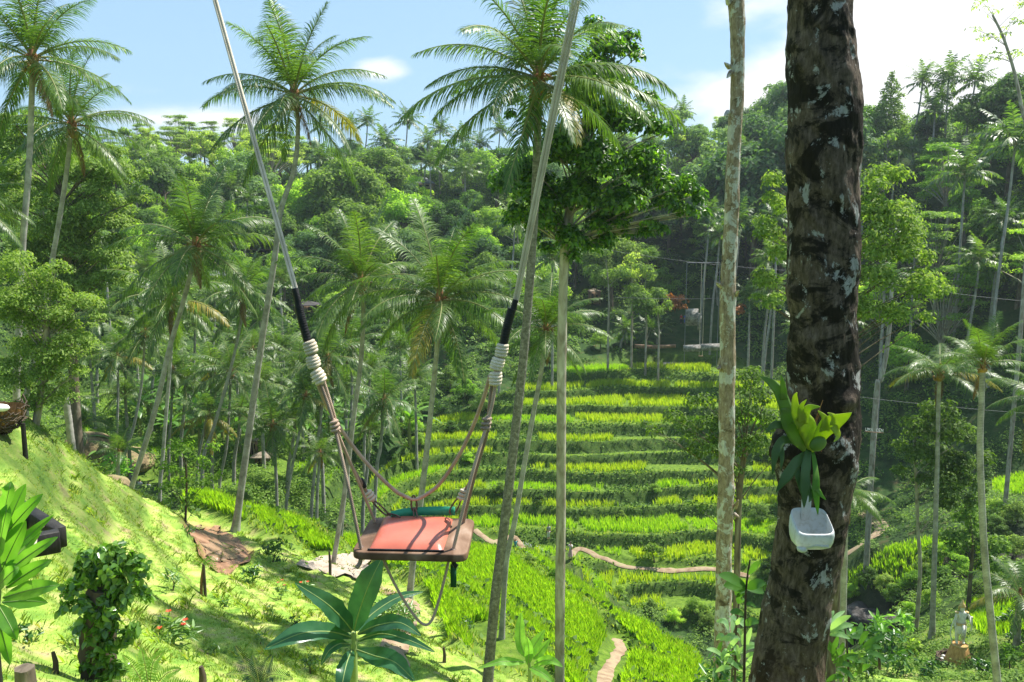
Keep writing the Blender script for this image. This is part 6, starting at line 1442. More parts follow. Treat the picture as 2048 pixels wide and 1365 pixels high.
bush('flowering_shrub', 'small plant with scattered orange blooms near the concrete landing', 560, 1200, 16, M_LANCE, .2, .3, 30, flowers=(M_ORG, 3))
bush('flowering_shrub', 'low plant with a red bloom above the banana leaf tip', 612, 1196, 18, M_LANCE, .2, .3, 30, flowers=(M_RED, 2))
bush('shrub', 'dark fern-like bush at the corner of the muddy plot', 545, 1125, 26, M_DKL, .2, .35, 30); bush('shrub', 'leafy weeds hanging over the muddy plot edge', 505, 1165, 22, M_DKL, .2, .35, 26)
bush('frangipani_shrub', 'frangipani bush with pale leaf whorls right of the banana plant', 795, 1262, 44, M_LANCE, .24, .28, 30, n=10)
bush('shrub', 'tuft of weeds beside the frangipani on the grass', 930, 1265, 16, M_DKL, .14, .4, 50, tall=1.5); bush('shrub', 'low bush on the path beside the photographer', 1310, 1125, 22, M_LEAF['dark'], .3, .5, 16); bush('shrub', 'dark weed tuft above the muddy plot', 378, 1075, 14, M_DKL, .14, .4, 40)
bush('shrub', 'clump of leafy weeds left of the brown earth heap', 190, 945, 30, M_LEAF['mid'], .3, .4, 16, Y=62); bush('broad_leaved_shrub', 'banana-leaved bush behind the leaning palm foot', 245, 960, 30, M_BAN2, .5, .28, 9, Y=58)
bush('shrub', 'silvery weed tuft right of the muddy plot path', 520, 1290, 12, M_LANCE, .12, .4, 60); bush('shrub', 'small herb tuft left of the dark cycad', 430, 1310, 14, M_LANCE, .12, .4, 60); bush('shrub', 'round herb cushion between cycad and banana plant', 620, 1345, 22, M_DKL, .07, .4, 160)
for i, (u, v, r, lab) in enumerate([(150, 1290, 22, 'broad weed leaves left of the ivy stump'), (60, 1290, 26, 'weeds below the broad-leaved plant'), (320, 1250, 14, 'weed tuft left of the red flowers'), (590, 1250, 12, 'weed tuft left of the dark banana leaf'), (540, 1230, 10, 'lone herb on the open grass'), (450, 1215, 10, 'lone tuft right of the brown fern stem')]): bush('weed_tuft', lab, u, v, r, M_DKL if i % 2 else M_LANCE, .11, .4, 70)
# plants at the foot of the thick trunk
def leafy_stem(label, px, Y, leaves, mat, name='sapling'):
    o0 = P(px[-1][0], px[-1][1], Y); root = empty(name, o0, label, 'plant'); mb = MB(); mb.tube(spline([P(u, v, Y) - o0 for u, v in px], 12), np.linspace(.007, .013, 12), 6)
    zz = Z(o0[0], Y); mb.tube([(0, 0, 0), (0, .05, zz - o0[2])], [.013, .016], 6); mb.build('stem', M_WOODDK, root)
    for i, (a, b, w) in enumerate(leaves):
        mb = MB(); d = -.12 + .24 * ((i * 7) % 5) / 5; q = [P(a[0], a[1], Y) - o0, P(a[0] * .5 + b[0] * .5, a[1] * .5 + b[1] * .5 - 5, Y + d) - o0, P(b[0], b[1], Y + d * 1.6) - o0]
        ribbon_leaf(mb, q, [2 * Y / F, w * .8 * Y / F, w * Y / F, w * .75 * Y / F, 1 * Y / F], (0, -.8, .6), 12, .15, .03, 4); mb.build('leaf', mat, root)
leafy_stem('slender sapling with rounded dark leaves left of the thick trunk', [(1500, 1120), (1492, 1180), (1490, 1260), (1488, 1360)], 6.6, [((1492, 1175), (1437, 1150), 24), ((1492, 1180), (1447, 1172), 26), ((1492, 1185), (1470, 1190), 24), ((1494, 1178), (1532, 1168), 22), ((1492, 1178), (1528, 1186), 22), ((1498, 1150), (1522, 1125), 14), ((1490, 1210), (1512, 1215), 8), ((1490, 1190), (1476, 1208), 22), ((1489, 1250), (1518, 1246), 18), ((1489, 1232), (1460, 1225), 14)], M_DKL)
M_SILV = leaf_mat('silvery_leaf', (.16, .27, .13), (.30, .42, .24), .35, .35)
L = []
for i in range(26):
    a = i * 2.4; r = 22 + 30 * ((i * 13) % 10) / 10; cu_, cv = 1470 + 22 * math.sin(i * 1.7), 1290 - 40 + (i * 53 % 90); L.append(((cu_, cv), (cu_ + math.cos(a) * r, cv + math.sin(a) * r * .75 - 8), 11))
leafy_stem('silvery-leaved plant at the foot of the pale spotted trunk', [(1478, 1200), (1472, 1270), (1470, 1360)], 8.2, L, M_SILV)
L = []
for i in range(34):
    a = i * 2.4; r = 24 + 34 * ((i * 13) % 10) / 10; cu_, cv = 1700 + 36 * math.sin(i * 1.3), 1268 + (i * 53 % 90); L.append(((cu_, cv), (cu_ + math.cos(a) * r, cv + math.sin(a) * r * .7 - 8), 12))
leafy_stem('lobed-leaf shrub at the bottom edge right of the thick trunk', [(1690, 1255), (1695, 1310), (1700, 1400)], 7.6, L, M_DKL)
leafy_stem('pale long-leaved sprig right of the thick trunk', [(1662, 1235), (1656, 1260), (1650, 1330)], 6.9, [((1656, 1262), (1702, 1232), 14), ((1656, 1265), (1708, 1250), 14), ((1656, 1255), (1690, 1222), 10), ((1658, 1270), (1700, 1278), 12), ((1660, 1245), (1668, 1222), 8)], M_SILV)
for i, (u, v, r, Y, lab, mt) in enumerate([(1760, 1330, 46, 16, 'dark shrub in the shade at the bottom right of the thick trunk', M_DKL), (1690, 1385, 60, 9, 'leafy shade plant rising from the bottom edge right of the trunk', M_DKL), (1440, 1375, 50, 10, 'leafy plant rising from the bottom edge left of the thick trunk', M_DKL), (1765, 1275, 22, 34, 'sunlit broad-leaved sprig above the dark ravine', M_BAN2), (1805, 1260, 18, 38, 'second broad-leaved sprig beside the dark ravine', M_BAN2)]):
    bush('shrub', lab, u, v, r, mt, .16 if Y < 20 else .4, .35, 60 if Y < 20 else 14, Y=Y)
for i, (u, v, r) in enumerate([(1700, 1345, 30), (1735, 1358, 34), (1790, 1350, 26), (1830, 1310, 22), (1850, 1355, 24), (1960, 1350, 22), (2020, 1340, 30), (2010, 1255, 22), (1780, 1312, 20), (1960, 1240, 16), (2040, 1290, 22), (1675, 1310, 22)]):
    hh_ = hit(u, v, 26)
    if hh_ is None: continue
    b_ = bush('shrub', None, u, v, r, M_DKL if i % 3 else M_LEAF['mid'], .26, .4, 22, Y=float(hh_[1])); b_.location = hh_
    pend(b_, 'leafy shrub on the shaded bank near the stone statue', 'shrubs round the stone statue')
# shrubs of the right-hand ravine and elsewhere, each on the ground
gs = np.random.default_rng(5)
for i, (u, v, r) in enumerate([(1790, 1215, 34), (1830, 1190, 36), (1770, 1190, 30), (1735, 1175, 30), (1880, 1180, 34), (1920, 1160, 36), (1850, 1150, 30), (1950, 1200, 30), (1990, 1170, 34), (1900, 1120, 34), (1940, 1100, 36), (1985, 1080, 36), (1860, 1215, 26), (1700, 1200, 24), (2030, 1120, 36), (2035, 1050, 34), (1990, 1040, 30), (1820, 1240, 26), (1560, 1090, 34), (1540, 1150, 30), (1600, 1060, 34), (1455, 990, 26), (1520, 1050, 30), (1540, 930, 30), (1390, 1230, 26), (1350, 1250, 24), (1300, 1225, 20), (1420, 1260, 26), (1240, 1195, 18), (1110, 1160, 18), (1060, 1130, 16), (900, 780, 34), (860, 830, 26), (930, 800, 30), (960, 830, 26), (900, 870, 20), (840, 900, 24), (820, 870, 30), (1000, 990, 18), (1080, 1010, 16), (1310, 990, 16), (940, 930, 18), (1010, 1040, 22), (1240, 1040, 14), (1000, 720, 30), (1060, 700, 34), (1100, 740, 26), (1290, 725, 30), (1200, 700, 26), (1250, 690, 22)]):
    h = hit(u, v, 45)
    if h is None: continue
    a_, b_ = tree_meshes('bushy', i % 2, ['mid', 'bright', 'olive', 'dark'][i % 4]); Rm = r * h[1] / F
    ro = empty('shrub', h - (0, 0, Rm * .35), None, 'shrub', None, gs.random() * 6); s = Rm / 4.6; ro.scale = (s * 1.1, s * 1.1, s)
    for nm, me in (('crown', a_), ('stem', b_)):
        o = bpy.data.objects.new(nm, me); COL.objects.link(o); o.parent = ro
    wh = ('on the right ravine side' if u > 1670 else 'behind the thick dark trunk' if u > 1500 else 'along the foot of the rice terraces' if v > 1090 else 'among the rice terraces' if v > 920 else 'above the left end of the rice terraces' if u < 980 else 'above the top rice terrace')
    pend(ro, ['round green', 'pale bright', 'olive', 'dark'][i % 4] + ' shrub ' + wh, 'shrubs along the gully and terraces')

# ------------------------------------------------------------------ people and statue
def skin(name, V, E, R, mat, parent, loc=(0, 0, 0), sub=1, root=0, scale=1.0):
    import bmesh
    me = bpy.data.meshes.new('tmp'); me.from_pydata([tuple(v) for v in V], E, []); o = bpy.data.objects.new('tmp', me); COL.objects.link(o)
    bm = bmesh.new(); bm.from_mesh(me); ly = bm.verts.layers.skin.verify(); bm.verts.ensure_lookup_table()
    for i, v in enumerate(bm.verts):
        r = R[i]; v[ly].radius = (r, r) if np.ndim(r) == 0 else r; v[ly].use_root = (i == root)
    bm.to_mesh(me); bm.free(); o.modifiers.new('s', 'SKIN'); s = o.modifiers.new('u', 'SUBSURF'); s.levels = sub
    dg = bpy.context.evaluated_depsgraph_get(); dg.update(); m2 = bpy.data.meshes.new_from_object(o.evaluated_get(dg)); bpy.data.objects.remove(o)
    m2.polygons.foreach_set('use_smooth', np.ones(len(m2.polygons), bool)); m2.materials.clear(); m2.materials.append(mat); m2.name = name
    q = bpy.data.objects.new(name, m2); COL.objects.link(q); q.parent = parent; q.location = loc; q.scale = (scale,) * 3; return q
M_SKIN = plain('skin', (.42, .24, .16), .55); M_HAIR = plain('dark_hair', (.02, .014, .01), .5)
M_WHITE = plain('white_cloth', (.72, .72, .72), .8); M_DARKC = plain('dark_cloth', (.03, .03, .045), .8); M_TEAL = plain('teal_cloth', (.03, .32, .38), .8); M_PINK = plain('pale_pink_cloth', (.62, .42, .38), .8); M_REDC = plain('red_cloth', (.55, .03, .03), .8); M_BLUEC = plain('blue_cloth', (.05, .10, .50), .8); M_GREY = plain('grey_cloth', (.3, .32, .36), .8)
def person(label, pos, hgt, pose, top, bottom, rz=0.0, dress=False, back=False):
    root = empty('person', pos, label, 'person', None, rz); k = hgt / 1.7
    arms = {'down': [((.20, 0, 1.10), (.23, -.04, .84), (.235, -.06, .76)), ((-.20, 0, 1.10), (-.23, -.04, .84), (-.235, -.06, .76))],
            'up': [((.28, -.08, 1.44), (.10, -.16, 1.66), (.06, -.18, 1.70)), ((-.28, -.08, 1.44), (-.10, -.16, 1.66), (-.06, -.18, 1.70))],
            'photo': [((.22, -.12, 1.22), (.10, -.32, 1.48), (.06, -.36, 1.52)), ((-.22, -.12, 1.22), (-.10, -.32, 1.48), (-.06, -.36, 1.52))]}[pose]
    V = [(0, 0, .93), (0, 0, 1.12), (0, .01, 1.34), (0, .0, 1.43), (0, -.01, 1.50), (0, -.02, 1.60), (0, -.01, 1.67)]; R = [(.15, .11), (.125, .095), (.15, .10), (.07, .07), (.055, .06), (.078, .095), (.05, .06)]
    E = [(0, 1), (1, 2), (2, 3), (3, 4), (4, 5), (5, 6)]
    for s, (el, wr, hd) in zip((1, -1), arms):
        i = len(V); V += [(s * .17, 0, 1.38), el, wr, hd]; R += [.05, .038, .027, (.03, .018)]; E += [(2, i), (i, i + 1), (i + 1, i + 2), (i + 2, i + 3)]
        for f in range(5):
            j = len(V); d = unit(np.array(hd) - np.array(wr)); sd = unit(np.cross(d, (0, 1.0, .1))); b = np.array(hd) + sd * (.012 * (f - 2)) if f < 4 else np.array(wr) * .4 + np.array(hd) * .6
            V += [tuple(b + d * (.06 + .01 * (f % 3)) + (0, -.01, 0))] if f < 4 else [tuple(b + sd * .04 + d * .03)]; R += [.008]; E += [(i + 3, j)]
    for s in (1, -1):
        i = len(V); st = .06 * s; V += [(s * .09, 0, .86), (s * .10, -.01 + st, .50), (s * .10, .02 + st * 1.5, .09), (s * .11, -.10 + st * 1.5, .04)]; R += [.085, .058, .038, (.04, .03)]; E += [(0, i), (i, i + 1), (i + 1, i + 2), (i + 2, i + 3)]
    skin('body', V, E, R, M_SKIN, root, scale=k)
    TV = [(0, 0, .92), (0, 0, 1.12), (0, .01, 1.34), (0, 0, 1.40)]; TR = [(.165, .125), (.14, .11), (.165, .115), (.08, .08)]; TE = [(0, 1), (1, 2), (2, 3)]
    for s, (el, wr, hd) in zip((1, -1), arms): i = len(TV); TV += [(s * .17, 0, 1.385), tuple(np.array(el) * .9 + np.array((s * .17, 0, 1.385)) * .1)]; TR += [.062, .05]; TE += [(2, i), (i, i + 1)]
    skin('shirt', TV, TE, TR, top, root, scale=k)
    if dress: mb = MB(); mb.lathe((0, 0, 0), [(.135, 1.0), (.17, .88), (.20, .6), (.25, .32)], 18, 1, .8); o = mb.build('skirt', bottom, root); o.scale = (k,) * 3
    else:
        TV = [(0, 0, .95)]; TR = [(.165, .125)]; TE = []
        for s in (1, -1): i = len(TV); st = .06 * s; TV += [(s * .09, 0, .84), (s * .10, -.01 + st, .50), (s * .10, .02 + st * 1.5, .16)]; TR += [.10, .075, .06]; TE += [(0, i), (i, i + 1), (i + 1, i + 2)]
        skin('trousers', TV, TE, TR, bottom, root, scale=k)
    mb = MB(); mb.ball((0, .012, 1.625), (.088, .10, .10), 12, 8); V = mb.V[0]; V[:, 1] = np.where((V[:, 1] < -.03) & (V[:, 2] < 1.66), -.03, V[:, 1]); o = mb.build('hair', M_HAIR, root); o.scale = (k,) * 3
    mb = MB()
    mb.ball((0, -.115, 1.59), (.014, .02, .022), 6, 5); o = mb.build('nose', M_SKIN, root); o.scale = (k,) * 3
    for s in (-1, 1): mb = MB(); mb.ball((s * .032, -.105, 1.615), .011, 6, 5); o = mb.build('eye', M_HAIR, root); o.scale = (k,) * 3
    return root
def on_ground(u, v, ymin=60): return hit(u, v, ymin)
person('woman in a teal dress with raised arms on the terrace path', on_ground(1031, 1108), 1.7, 'up', M_TEAL, M_TEAL, .3, True)
person('person in pale pink holding up a camera on the terrace path', on_ground(1141, 1119), 1.7, 'photo', M_WHITE, M_PINK, -.5, True)
person('person in grey half hidden behind the biggest palm trunk on the path', on_ground(1097, 1078), 1.7, 'down', M_GREY, M_WHITE, .2)
def gpos(u, Y): p = P(u, 1003, Y); p[2] = Z(p[0], Y); return p
def stand(u, v, hpx, ymin=15):
    h = hit(u, v, ymin); return h
person('person in a white patterned shirt and dark trousers walking below the grass slope edge', gpos(282, 78), 1.7, 'down', M_WHITE, M_DARKC, 3.1)
person('person dressed all in white walking below the slope edge', gpos(299, 78.5), 1.6, 'down', M_WHITE, M_WHITE, 3.0)
hb = hit(1362, 648, 110); person('visitor in red standing beside the stone wall across the valley', hb, 1.7, 'down', M_REDC, M_DARKC, .2); hb2 = hit(1370, 648, 110); person('visitor in blue beside the stone wall across the valley', hb2, 1.7, 'down', M_BLUEC, M_BLUEC, -.3)

M_STONE = noisy('painted_white_stone', [(.3, (.55, .52, .48)), (.6, (.74, .72, .68)), (.8, (.70, .58, .36))], 9, .75, .5, 30); M_STRAW = noisy('straw_skirt', [(.3, (.42, .22, .07)), (.7, (.66, .40, .15))], 14, .9, .9, 40, (1, 1, .12), bdist=.03)
M_GOLD = noisy('gilded_stone', [(.4, (.55, .36, .10)), (.7, (.60, .50, .34))], 12, .5, .3, 30)
st = hit(1916, 1330, 30); Yk = st[1]; k = Yk / F; statue = empty('stone_statue', st, 'white and gold crowned statue on a straw-skirted base in a ring of stones', 'statue')
ph = 46 * k; fh = 92 * k; q = fh / 1.85
mb = MB(); prof = [(27 * k, 0), (26 * k, ph * .25), (22 * k, ph * .55), (18 * k, ph * .85), (15 * k, ph), (12 * k, ph * 1.04), (.02, ph * 1.05)]; V = []; mb.lathe((0, 0, 0), prof, 60); Vv = mb.V[0]; a_ = np.arctan2(Vv[:, 1], Vv[:, 0]); Vv[:, :2] *= (1 + .05 * np.sin(a_ * 30))[:, None]; mb.build('straw_skirt', M_STRAW, statue)
mb = MB(); mb.lathe((0, 0, 0), [(15.5 * k, ph * .97), (17 * k, ph * 1.0), (15 * k, ph * 1.04)], 30); mb.build('gold_band', M_GOLD, statue)
SV = [(0, 0, .93), (0, 0, 1.12), (0, .01, 1.34), (0, 0, 1.43), (0, -.01, 1.50), (0, -.02, 1.60), (0, -.01, 1.68), (.20, 0, 1.38), (.33, -.05, 1.20), (.30, -.22, 1.05), (.28, -.28, 1.02), (-.20, 0, 1.38), (-.27, -.02, 1.10), (-.30, -.06, .86), (-.30, -.08, .78), (.11, 0, .84), (.13, -.04, .46), (.13, 0, .08), (.14, -.12, .03), (-.11, 0, .84), (-.13, .02, .46), (-.13, .02, .08), (-.14, -.10, .03)]
SE = [(0, 1), (1, 2), (2, 3), (3, 4), (4, 5), (5, 6), (2, 7), (7, 8), (8, 9), (9, 10), (2, 11), (11, 12), (12, 13), (13, 14), (0, 15), (15, 16), (16, 17), (17, 18), (0, 19), (19, 20), (20, 21), (21, 22)]
SR = [(.19, .14), (.15, .12), (.19, .13), (.09, .08), (.065, .07), (.10, .11), (.07, .07), .07, .055, .045, .05, .07, .055, .045, .05, .12, .09, .06, (.06, .04), .12, .09, .06, (.06, .04)]
skin('figure', SV, SE, SR, M_STONE, statue, (0, 0, ph * 1.03), 1, 0, q)
def sadd(name, mat, fn):
    mb = MB(); fn(mb); o = mb.build(name, mat, statue, loc=(0, 0, ph * 1.03)); o.scale = (q,) * 3; return o
sadd('crown', M_GOLD, lambda m: m.lathe((0, 0, 1.66), [(.12, 0), (.14, .04), (.10, .08), (.11, .12), (.06, .17), (.05, .22), (.005, .34)], 16))
sadd('sash', M_GOLD, lambda m: m.lathe((0, 0, .0), [(.21, .84), (.225, .90), (.20, .98)], 20, 1, .8))
sadd('loin_cloth', M_STONE, lambda m: m.lathe((0, 0, 0), [(.20, .92), (.24, .75), (.22, .50)], 20, 1, .8))
sadd('front_cloth', M_STONE, lambda m: m.box((0, -.20, .62), (.12, .04, .62)))
for s in (-1, 1): sadd('ear_wing', M_GOLD, lambda m: m.ball((s * .13, .02, 1.62), (.03, .02, .09), 8, 6))
for s in (-1, 1): sadd('shoulder_plate', M_GOLD, lambda m: m.ball((s * .21, 0, 1.42), (.09, .09, .05), 10, 6))
sadd('sceptre', M_STONE, lambda m: m.tube([(.30, -.26, .70), (.29, -.28, 1.04), (.27, -.30, 1.36)], [.02, .03, .035], 8)); sadd('bow', M_STONE, lambda m: m.tube(spline([(-.36, -.08, .05), (-.46, -.08, .45), (-.44, -.08, .85), (-.30, -.08, 1.25)], 12), [.022] * 12, 8))
nest = empty('stone_ring_nest', st, 'dark woven ring of twigs and stones round the statue base', 'nest'); mb = MB()
for i in range(110):
    a = rng.random() * 6.28; R0 = (36 + 8 * rng.random()) * k; z0 = .05 + .25 * rng.random(); d = .28 + .2 * rng.random(); mb.tube([(math.cos(a) * R0, math.sin(a) * R0, z0), (math.cos(a + d) * R0 * 1.03, math.sin(a + d) * R0 * 1.03, z0 + .1 * rng.random()), (math.cos(a + d * 2) * R0, math.sin(a + d * 2) * R0, z0)], [.03, .035, .02], 5, False)
mb.build('twig_ring', M_WOODDK, nest)
for i in range(14):
    a = i * .449; mb = MB(); mb.ball((math.cos(a) * 31 * k, math.sin(a) * 31 * k, .16), (.10, .09, .08), 8, 6, .3); mb.build('stone', M_STONE, nest)

# ------------------------------------------------------------------ small buildings and other things across the valley
M_TERRA = noisy('terracotta_tiles', [(.3, (.20, .085, .05)), (.7, (.34, .16, .10))], 8, .85, .5, 20); M_THATCH = noisy('grey_thatch', [(.3, (.12, .095, .07)), (.7, (.30, .25, .19))], 8, .95, .8, 25); M_PLANK = noisy('brown_planks', [(.3, (.13, .08, .05)), (.7, (.30, .20, .13))], 6, .85, .5, 20, (1, 1, .3)); M_WALLC = plain('cream_wall', (.45, .36, .27), .85); M_METAL = plain('grey_sheet_metal', (.15, .16, .17), .5); M_DARKIN = plain('dark_opening', (.02, .018, .015), .9); M_SLATE = plain('dark_roof', (.05, .045, .05), .7)
M_SWALL = noisy('dry_stone_wall', [(.3, (.10, .095, .09)), (.55, (.28, .27, .25)), (.75, (.45, .44, .42))], 2.6, .9, .8, 5, bdist=.06)
def hut(name, label, u, vbase, Y, w, hw, hr, roof, wall, cat='building', open_=False, over=.4, deep=.8, rz=0.0, door=True, floor_up=0.0):
    p = P(u, vbase, Y); zg = Z(p[0], Y)
    if abs(p[2] - zg) > .6:
        hq = hit(u, vbase, Y * .6)
        if hq is not None: Y = float(hq[1]); p = hq; zg = p[2]
    k = Y / F; W = w * k; H = hw * k; RH = hr * k; D = W * deep; root = empty(name, p, label, cat, None, rz)
    for sx in (-1, 1):
        for sy in (-1, 1): mb = MB(); mb.box((sx * (W / 2 - .08), sy * (D / 2 - .08), (H + min(0, zg - p[2]) - .2) / 2), (.14, .14, H - min(0, zg - p[2]) + .2)); mb.build('post', M_PLANK, root, smooth_sh=False)
    if open_: mb = MB(); mb.box((0, 0, .06), (W, D, .12)); mb.build('floor', M_PLANK, root, smooth_sh=False)
    else:
        mb = MB(); mb.box((0, 0, H / 2), (W - .2, D - .2, H)); wl_ = mb.build('wall', wall, root, smooth_sh=False)
        if door: mb = MB(); mb.box((-W * .15, -(D - .2) / 2 - .02, H * .4), (W * .16, .05, H * .8)); mb.build('door', M_DARKIN, root, smooth_sh=False); mb = MB(); mb.box((W * .2, -(D - .2) / 2 - .02, H * .55), (W * .18, .05, H * .35)); mb.build('window', M_DARKIN, root, smooth_sh=False)
    o = W / 2 + over; d = D / 2 + over; rl = max(0, W / 2 - D / 2); V = [(-o, -d, H), (o, -d, H), (o, d, H), (-o, d, H), (-rl, 0, H + RH), (rl + .01, 0, H + RH)]
    mb = MB(); mb.add(V, [(0, 1, 5, 4), (2, 3, 4, 5)]); mb.add(V, [(1, 2, 5), (3, 0, 4)]); mb.add([(-o, -d, H - .1), (o, -d, H - .1), (o, d, H - .1), (-o, d, H - .1)], [(3, 2, 1, 0)]); mb.add(np.array([(-o, -d, H), (o, -d, H), (o, d, H), (-o, d, H), (-o, -d, H - .1), (o, -d, H - .1), (o, d, H - .1), (-o, d, H - .1)]), [(4, 5, 1, 0), (5, 6, 2, 1), (6, 7, 3, 2), (7, 4, 0, 3)]); mb.build('roof', roof, root, smooth_sh=False); return root
hut('house', 'orange-tiled house high on the far hillside left of the pale trunk', 1432, 348, 162, 90, 26, 26, M_TERRA, M_WALLC, over=.8)
hut('house', 'small orange roof just left of the larger orange-tiled house', 1392, 345, 160, 30, 14, 16, M_TERRA, M_WALLC)
hut('house', 'tiny white and red roofed house among the trees between the ropes', 848, 378, 188, 40, 10, 12, M_METAL, M_WALLC)
hut('pavilion', 'open dark-roofed pavilion on the slope behind the S-curved palm', 518, 500, 132, 58, 14, 12, M_SLATE, M_PLANK, 'pavilion', True)
hut('hut', 'grey sheet-roofed hut low behind the leaning palm crown', 432, 562, 122, 44, 12, 8, M_METAL, M_PLANK)
hut('hut', 'dark low hut beside the black rope wrap', 615, 625, 132, 44, 16, 7, M_SLATE, M_PLANK)
hut('viewing_platform', 'wooden viewing platform on stilts under the dark leafy tree', 1252, 490, 136, 24, 30, 10, M_PLANK, M_DARKIN, 'platform', True, .2)
hut('slatted_hut', 'small slatted brown hut on the shaded bank right of the slim trunk', 1188, 608, 134, 24, 26, 4, M_THATCH, M_PLANK, over=.1)
hut('thatched_shelter', 'tiny thatched shelter low in the grove beside the curved palm', 525, 925, 70, 26, 14, 9, M_THATCH, M_PLANK, 'shelter')
hut('wooden_booth', 'narrow yellowish wooden booth behind the curved palm trunk', 508, 908, 76, 14, 30, 4, M_THATCH, M_WALLC, 'booth', over=.1)
# swing gallows across the valley
g0_ = P(1402, 688, 130); zg = Z(g0_[0], 130); ga = empty('gallows_swing', (g0_[0], 130, zg), 'tall thin metal swing frame on the lawn across the valley', 'frame')
kx = 130 / F; HH = P(1402, 526, 130)[2] - zg
for s in (-1, 1): mb = MB(); mb.tube([(s * 33 * kx, 0, -.3), (s * 33 * kx, 0, HH)], [.06, .055], 8); mb.build('upright', M_METAL, ga)
mb = MB(); mb.tube([(-33 * kx, 0, HH), (33 * kx, 0, HH)], [.055, .055], 8); mb.build('crossbar', M_METAL, ga)
for s in (-.25, .25): mb = MB(); mb.tube([(s, 0, HH), (s, 0, 2.0)], [.03, .03], 6); mb.build('rope', M_ROPE_W, ga)
mb = MB(); mb.box((0, 0, 1.95), (.7, .3, .06)); mb.build('seat', M_PLANK, ga, smooth_sh=False)
def wall_run(name, label, px, Y, hpx, mat, thick=.5, kind=None, cat='wall'):
    mb = MB(); pts = [P(u, v, Y + dy) for u, v, dy in px]; o0 = pts[0].copy(); n = len(pts)
    for i in range(n - 1):
        a, b = pts[i] - o0, pts[i + 1] - o0; x = b - a; L_ = np.linalg.norm(x[:2]); R = np.stack([np.r_[x[:2] / L_, 0], (-x[1] / L_, x[0] / L_, 0), (0, 0, 1)], 1); h_ = hpx * Y / F; mb.box(((a + b) / 2) + (0, 0, -h_ / 2 + .02 * i), (L_ + .05, thick, h_ * 1.3), R)
    o = mb.build(name, mat, None, loc=o0, smooth_sh=False); obj_tag(o, label, cat); return o
wall_run('stone_wall', 'rough stone wall beside the steps across the valley', [(1372, 622, 0), (1396, 622, 0), (1402, 640, 0)], 134, 26, M_SWALL)
wall_run('retaining_wall', 'long low grey retaining wall under the lawn across the valley', [(1368, 694, 0), (1400, 690, .5), (1444, 690, 1)], 128, 10, M_SWALL)
wall_run('retaining_wall', 'curved reddish terrace edge left of the lawn across the valley', [(1270, 688, 0), (1310, 694, -1), (1350, 688, 0)], 129, 5, M_PLANK)
for i in range(4):
    c = P(1352, 655, 134 - i * .9); c[2] = Z(c[0], c[1]) + .1; mb = MB(); mb.box((0, 0, 0), (3.6, .9, .4)); o = mb.build('stone_step', M_SWALL, None, loc=c, smooth_sh=False); obj_tag(o, ['topmost', 'second', 'third', 'lowest'][i] + ' broad grey stone step below the stone wall across the valley', 'step', 'stone steps across the valley')
bush('orange_leaved_shrub', 'orange-leaved shrub above the stone steps across the valley', 1350, 625, 20, M_ORG, .5, .6, 9, Y=131, cat='shrub'); bush('orange_leaved_shrub', 'small orange-leaved shrub just right of the pale spotted trunk', 1478, 632, 12, M_ORG, .45, .6, 9, Y=126, cat='shrub')
# letters standing on the banks
def letters(txt, label, u, v, Y, hpx, step, tilt=0.0, dv=0.0):
    M = M_LETTER; o0 = P(u, v, Y); root = empty('letter_sign', o0, label, 'sign'); k = Y / F; h_ = hpx * k; w_ = h_ * .62; t = h_ * .16
    G = {'U': [((0, 1), (0, .15)), ((0, .15), (.5, 0)), ((.5, 0), (1, .15)), ((1, .15), (1, 1))], 'M': [((0, 0), (0, 1)), ((0, 1), (.5, .4)), ((.5, .4), (1, 1)), ((1, 1), (1, 0))], 'A': [((0, 0), (.5, 1)), ((.5, 1), (1, 0)), ((.2, .35), (.8, .35))], 'C': [((1, .85), (.4, 1)), ((.4, 1), (0, .5)), ((0, .5), (.4, 0)), ((.4, 0), (1, .15))],
         'E': [((0, 0), (0, 1)), ((0, 1), (1, 1)), ((0, .5), (.8, .5)), ((0, 0), (1, 0))], 'K': [((0, 0), (0, 1)), ((0, .4), (1, 1)), ((.25, .6), (1, 0))], 'I': [((.5, 0), (.5, 1))], 'N': [((0, 0), (0, 1)), ((0, 1), (1, 0)), ((1, 0), (1, 1))]}
    x = 0
    for ch in txt:
        if ch != ' ':
            mb = MB()
            for (a, b) in G[ch]: mb.tube([(x + a[0] * w_, 0, a[1] * h_ - x * dv), (x + b[0] * w_, 0, b[1] * h_ - x * dv)], [t / 2, t / 2], 5)
            mb.build('letter', M, root)
        x += step * k
    mb = MB(); mb.tube([(0, .1, -x * 0 - .1), (x, .1, -x * dv - .1)], [.04, .04], 5); mb.build('rail', M_PLANK, root)
    return root
M_LETTER = plain('white_paint', (.78, .78, .76), .6)
h = hit(1047, 1094, 60); letters('UMA CEKI', 'white letters reading UMA CEKI on the dark bank above the teal-dressed woman', 1047, 1091, h[1] - .8, 7, 6.2, dv=.35)
letters('UMA CEN', 'white letters reading UMA CEN in the shade right of the thick trunk', 1731, 862, 74, 6, 5.4, dv=.08)
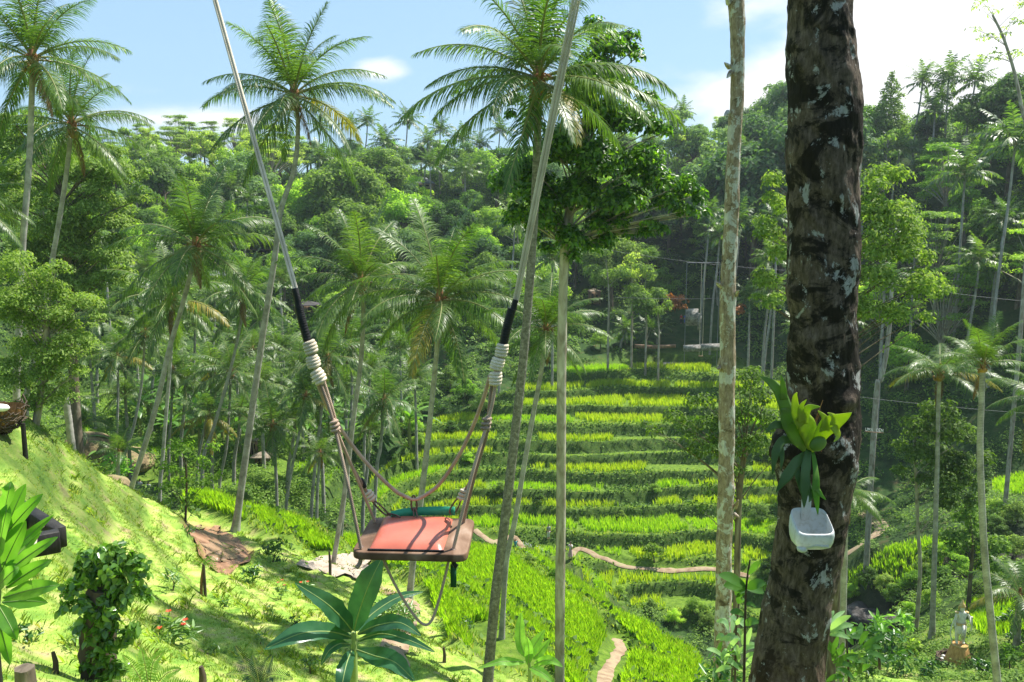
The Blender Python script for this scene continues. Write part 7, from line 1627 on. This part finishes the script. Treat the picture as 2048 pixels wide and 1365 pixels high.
# woven nest at the left edge
nc = P(-8, 815, 26); root = empty('woven_nest_seat', nc, 'big brown woven nest seat on a post at the left edge', 'nest seat'); mb = MB(); Rn = 56 * 26 / F
for i in range(260):
    a = rng.random() * 6.28; el = -1.45 + 1.5 * rng.random(); d = .3 + .25 * rng.random(); pts = []
    for t in (0, .5, 1): aa = a + d * t; ee = el + .12 * rng.normal(); rr = Rn * (1 + .04 * rng.normal()); pts.append((math.cos(aa) * math.cos(ee) * rr, math.sin(aa) * math.cos(ee) * rr, math.sin(ee) * rr))
    mb.tube(pts, [.018, .022, .014], 5, False)
mb.build('twig_bowl', M_WOODDK, root); mb = MB(); mb.lathe((0, 0, 0), [(.02, -Rn * .93), (Rn * .5, -Rn * .8), (Rn * .8, -Rn * .5), (Rn * .93, 0)], 24); mb.build('lining', M_FIBRE, root)
zn = Z(nc[0] + .8, 26); mb = MB(); mb.tube([(.8, 0, -Rn * .6), (.8, 0, zn - nc[2] - .2)], [.07, .08], 8); mb.build('post', M_BLACK, root)
for c, m_, nm, lb in [((.1, -.5, .05), M_REDC, 'cushion', 'red cushion lying in the woven nest seat'), ((.45, -.55, .1), M_WHITE, 'folded_cloth', 'white folded cloth beside the red cushion in the nest seat')]:
    mb = MB(); mb.ball((0, 0, 0), (.3, .2, .12), 14, 8, .1); o = mb.build(nm, m_, None, loc=nc + np.array(c)); obj_tag(o, lb, 'cushion' if nm == 'cushion' else 'cloth')
h = P(231, 982, 45); h[2] = max(h[2], Z(h[0], 45)); mb = MB(); mb.ball((0, 0, .05), (.24, .16, .14), 12, 7, .2); o = mb.build('bag', M_ORG, None, loc=h); obj_tag(o, 'small orange bag on the brown earth heap at the slope edge', 'bag')
# wires across the valley
for a, b, Y, sg, lab in [((1060, 470), (1660, 545), 100, 14, 'thin sagging wire passing behind the pale spotted trunk'), ((1230, 595), (1470, 597), 110, 2, 'straight thin cable in front of the stone wall across the valley'), ((1740, 560), (2120, 608), 60, 6, 'thin grey wire crossing behind the right palms'), ((1700, 792), (2120, 832), 62, 3, 'faint wire low behind the right palms')]:
    mb = MB(); T = [P(a[0] + (b[0] - a[0]) * t, a[1] + (b[1] - a[1]) * t + sg * 4 * t * (1 - t), Y) for t in np.linspace(0, 1, 24)]; o0 = T[0].copy(); mb.tube(T, np.full(24, .010 * Y / 100 + .003), 4, False); o = mb.build('wire', M_METAL, None, o0, loc=o0); obj_tag(o, lab, 'wire')
# ------------------------------------------------------------------ labels of the repeats
def finish_labels():
    by = {}
    for o, base, grp in PENDING: by.setdefault((base, grp), []).append(o)
    ordn = ['first', 'second', 'third', 'fourth', 'fifth', 'sixth', 'seventh', 'eighth', 'ninth', 'tenth', 'eleventh', 'twelfth', 'thirteenth', 'fourteenth', 'fifteenth', 'sixteenth', 'seventeenth', 'eighteenth', 'nineteenth', 'twentieth']
    for (base, grp), L in by.items():
        L.sort(key=lambda o: float(proj(np.array(o.location))[0]))
        n = len(L)
        for i, o in enumerate(L):
            if n == 1: t = base
            elif n == 2: t = ('left ', 'right ')[i] + base
            elif n == 3: t = ('leftmost ', 'middle ', 'rightmost ')[i] + base
            else: t = ordn[min(i, 19)] + ' from left, ' + base
            w = t.split()
            o['label'] = ' '.join(w[:16]); o['group'] = grp
finish_labels()
# ------------------------------------------------------------------ air
mb = MB(); mb.box((0, 165, 18), (420, 520, 130))
hz = mb.build('haze', bpy.data.materials.new('air'), smooth_sh=False)
m = hz.data.materials[0]; m.use_nodes = True; n = m.node_tree.nodes; n.clear()
out = n.new('ShaderNodeOutputMaterial'); v = n.new('ShaderNodeVolumePrincipled')
v.inputs['Color'].default_value = (.80, .92, 1.0, 1); v.inputs['Density'].default_value = .00021; v.inputs['Anisotropy'].default_value = .3
m.node_tree.links.new(v.outputs[0], out.inputs['Volume']); hz['kind'] = 'stuff'; hz['label'] = 'thin pale haze over the valley'
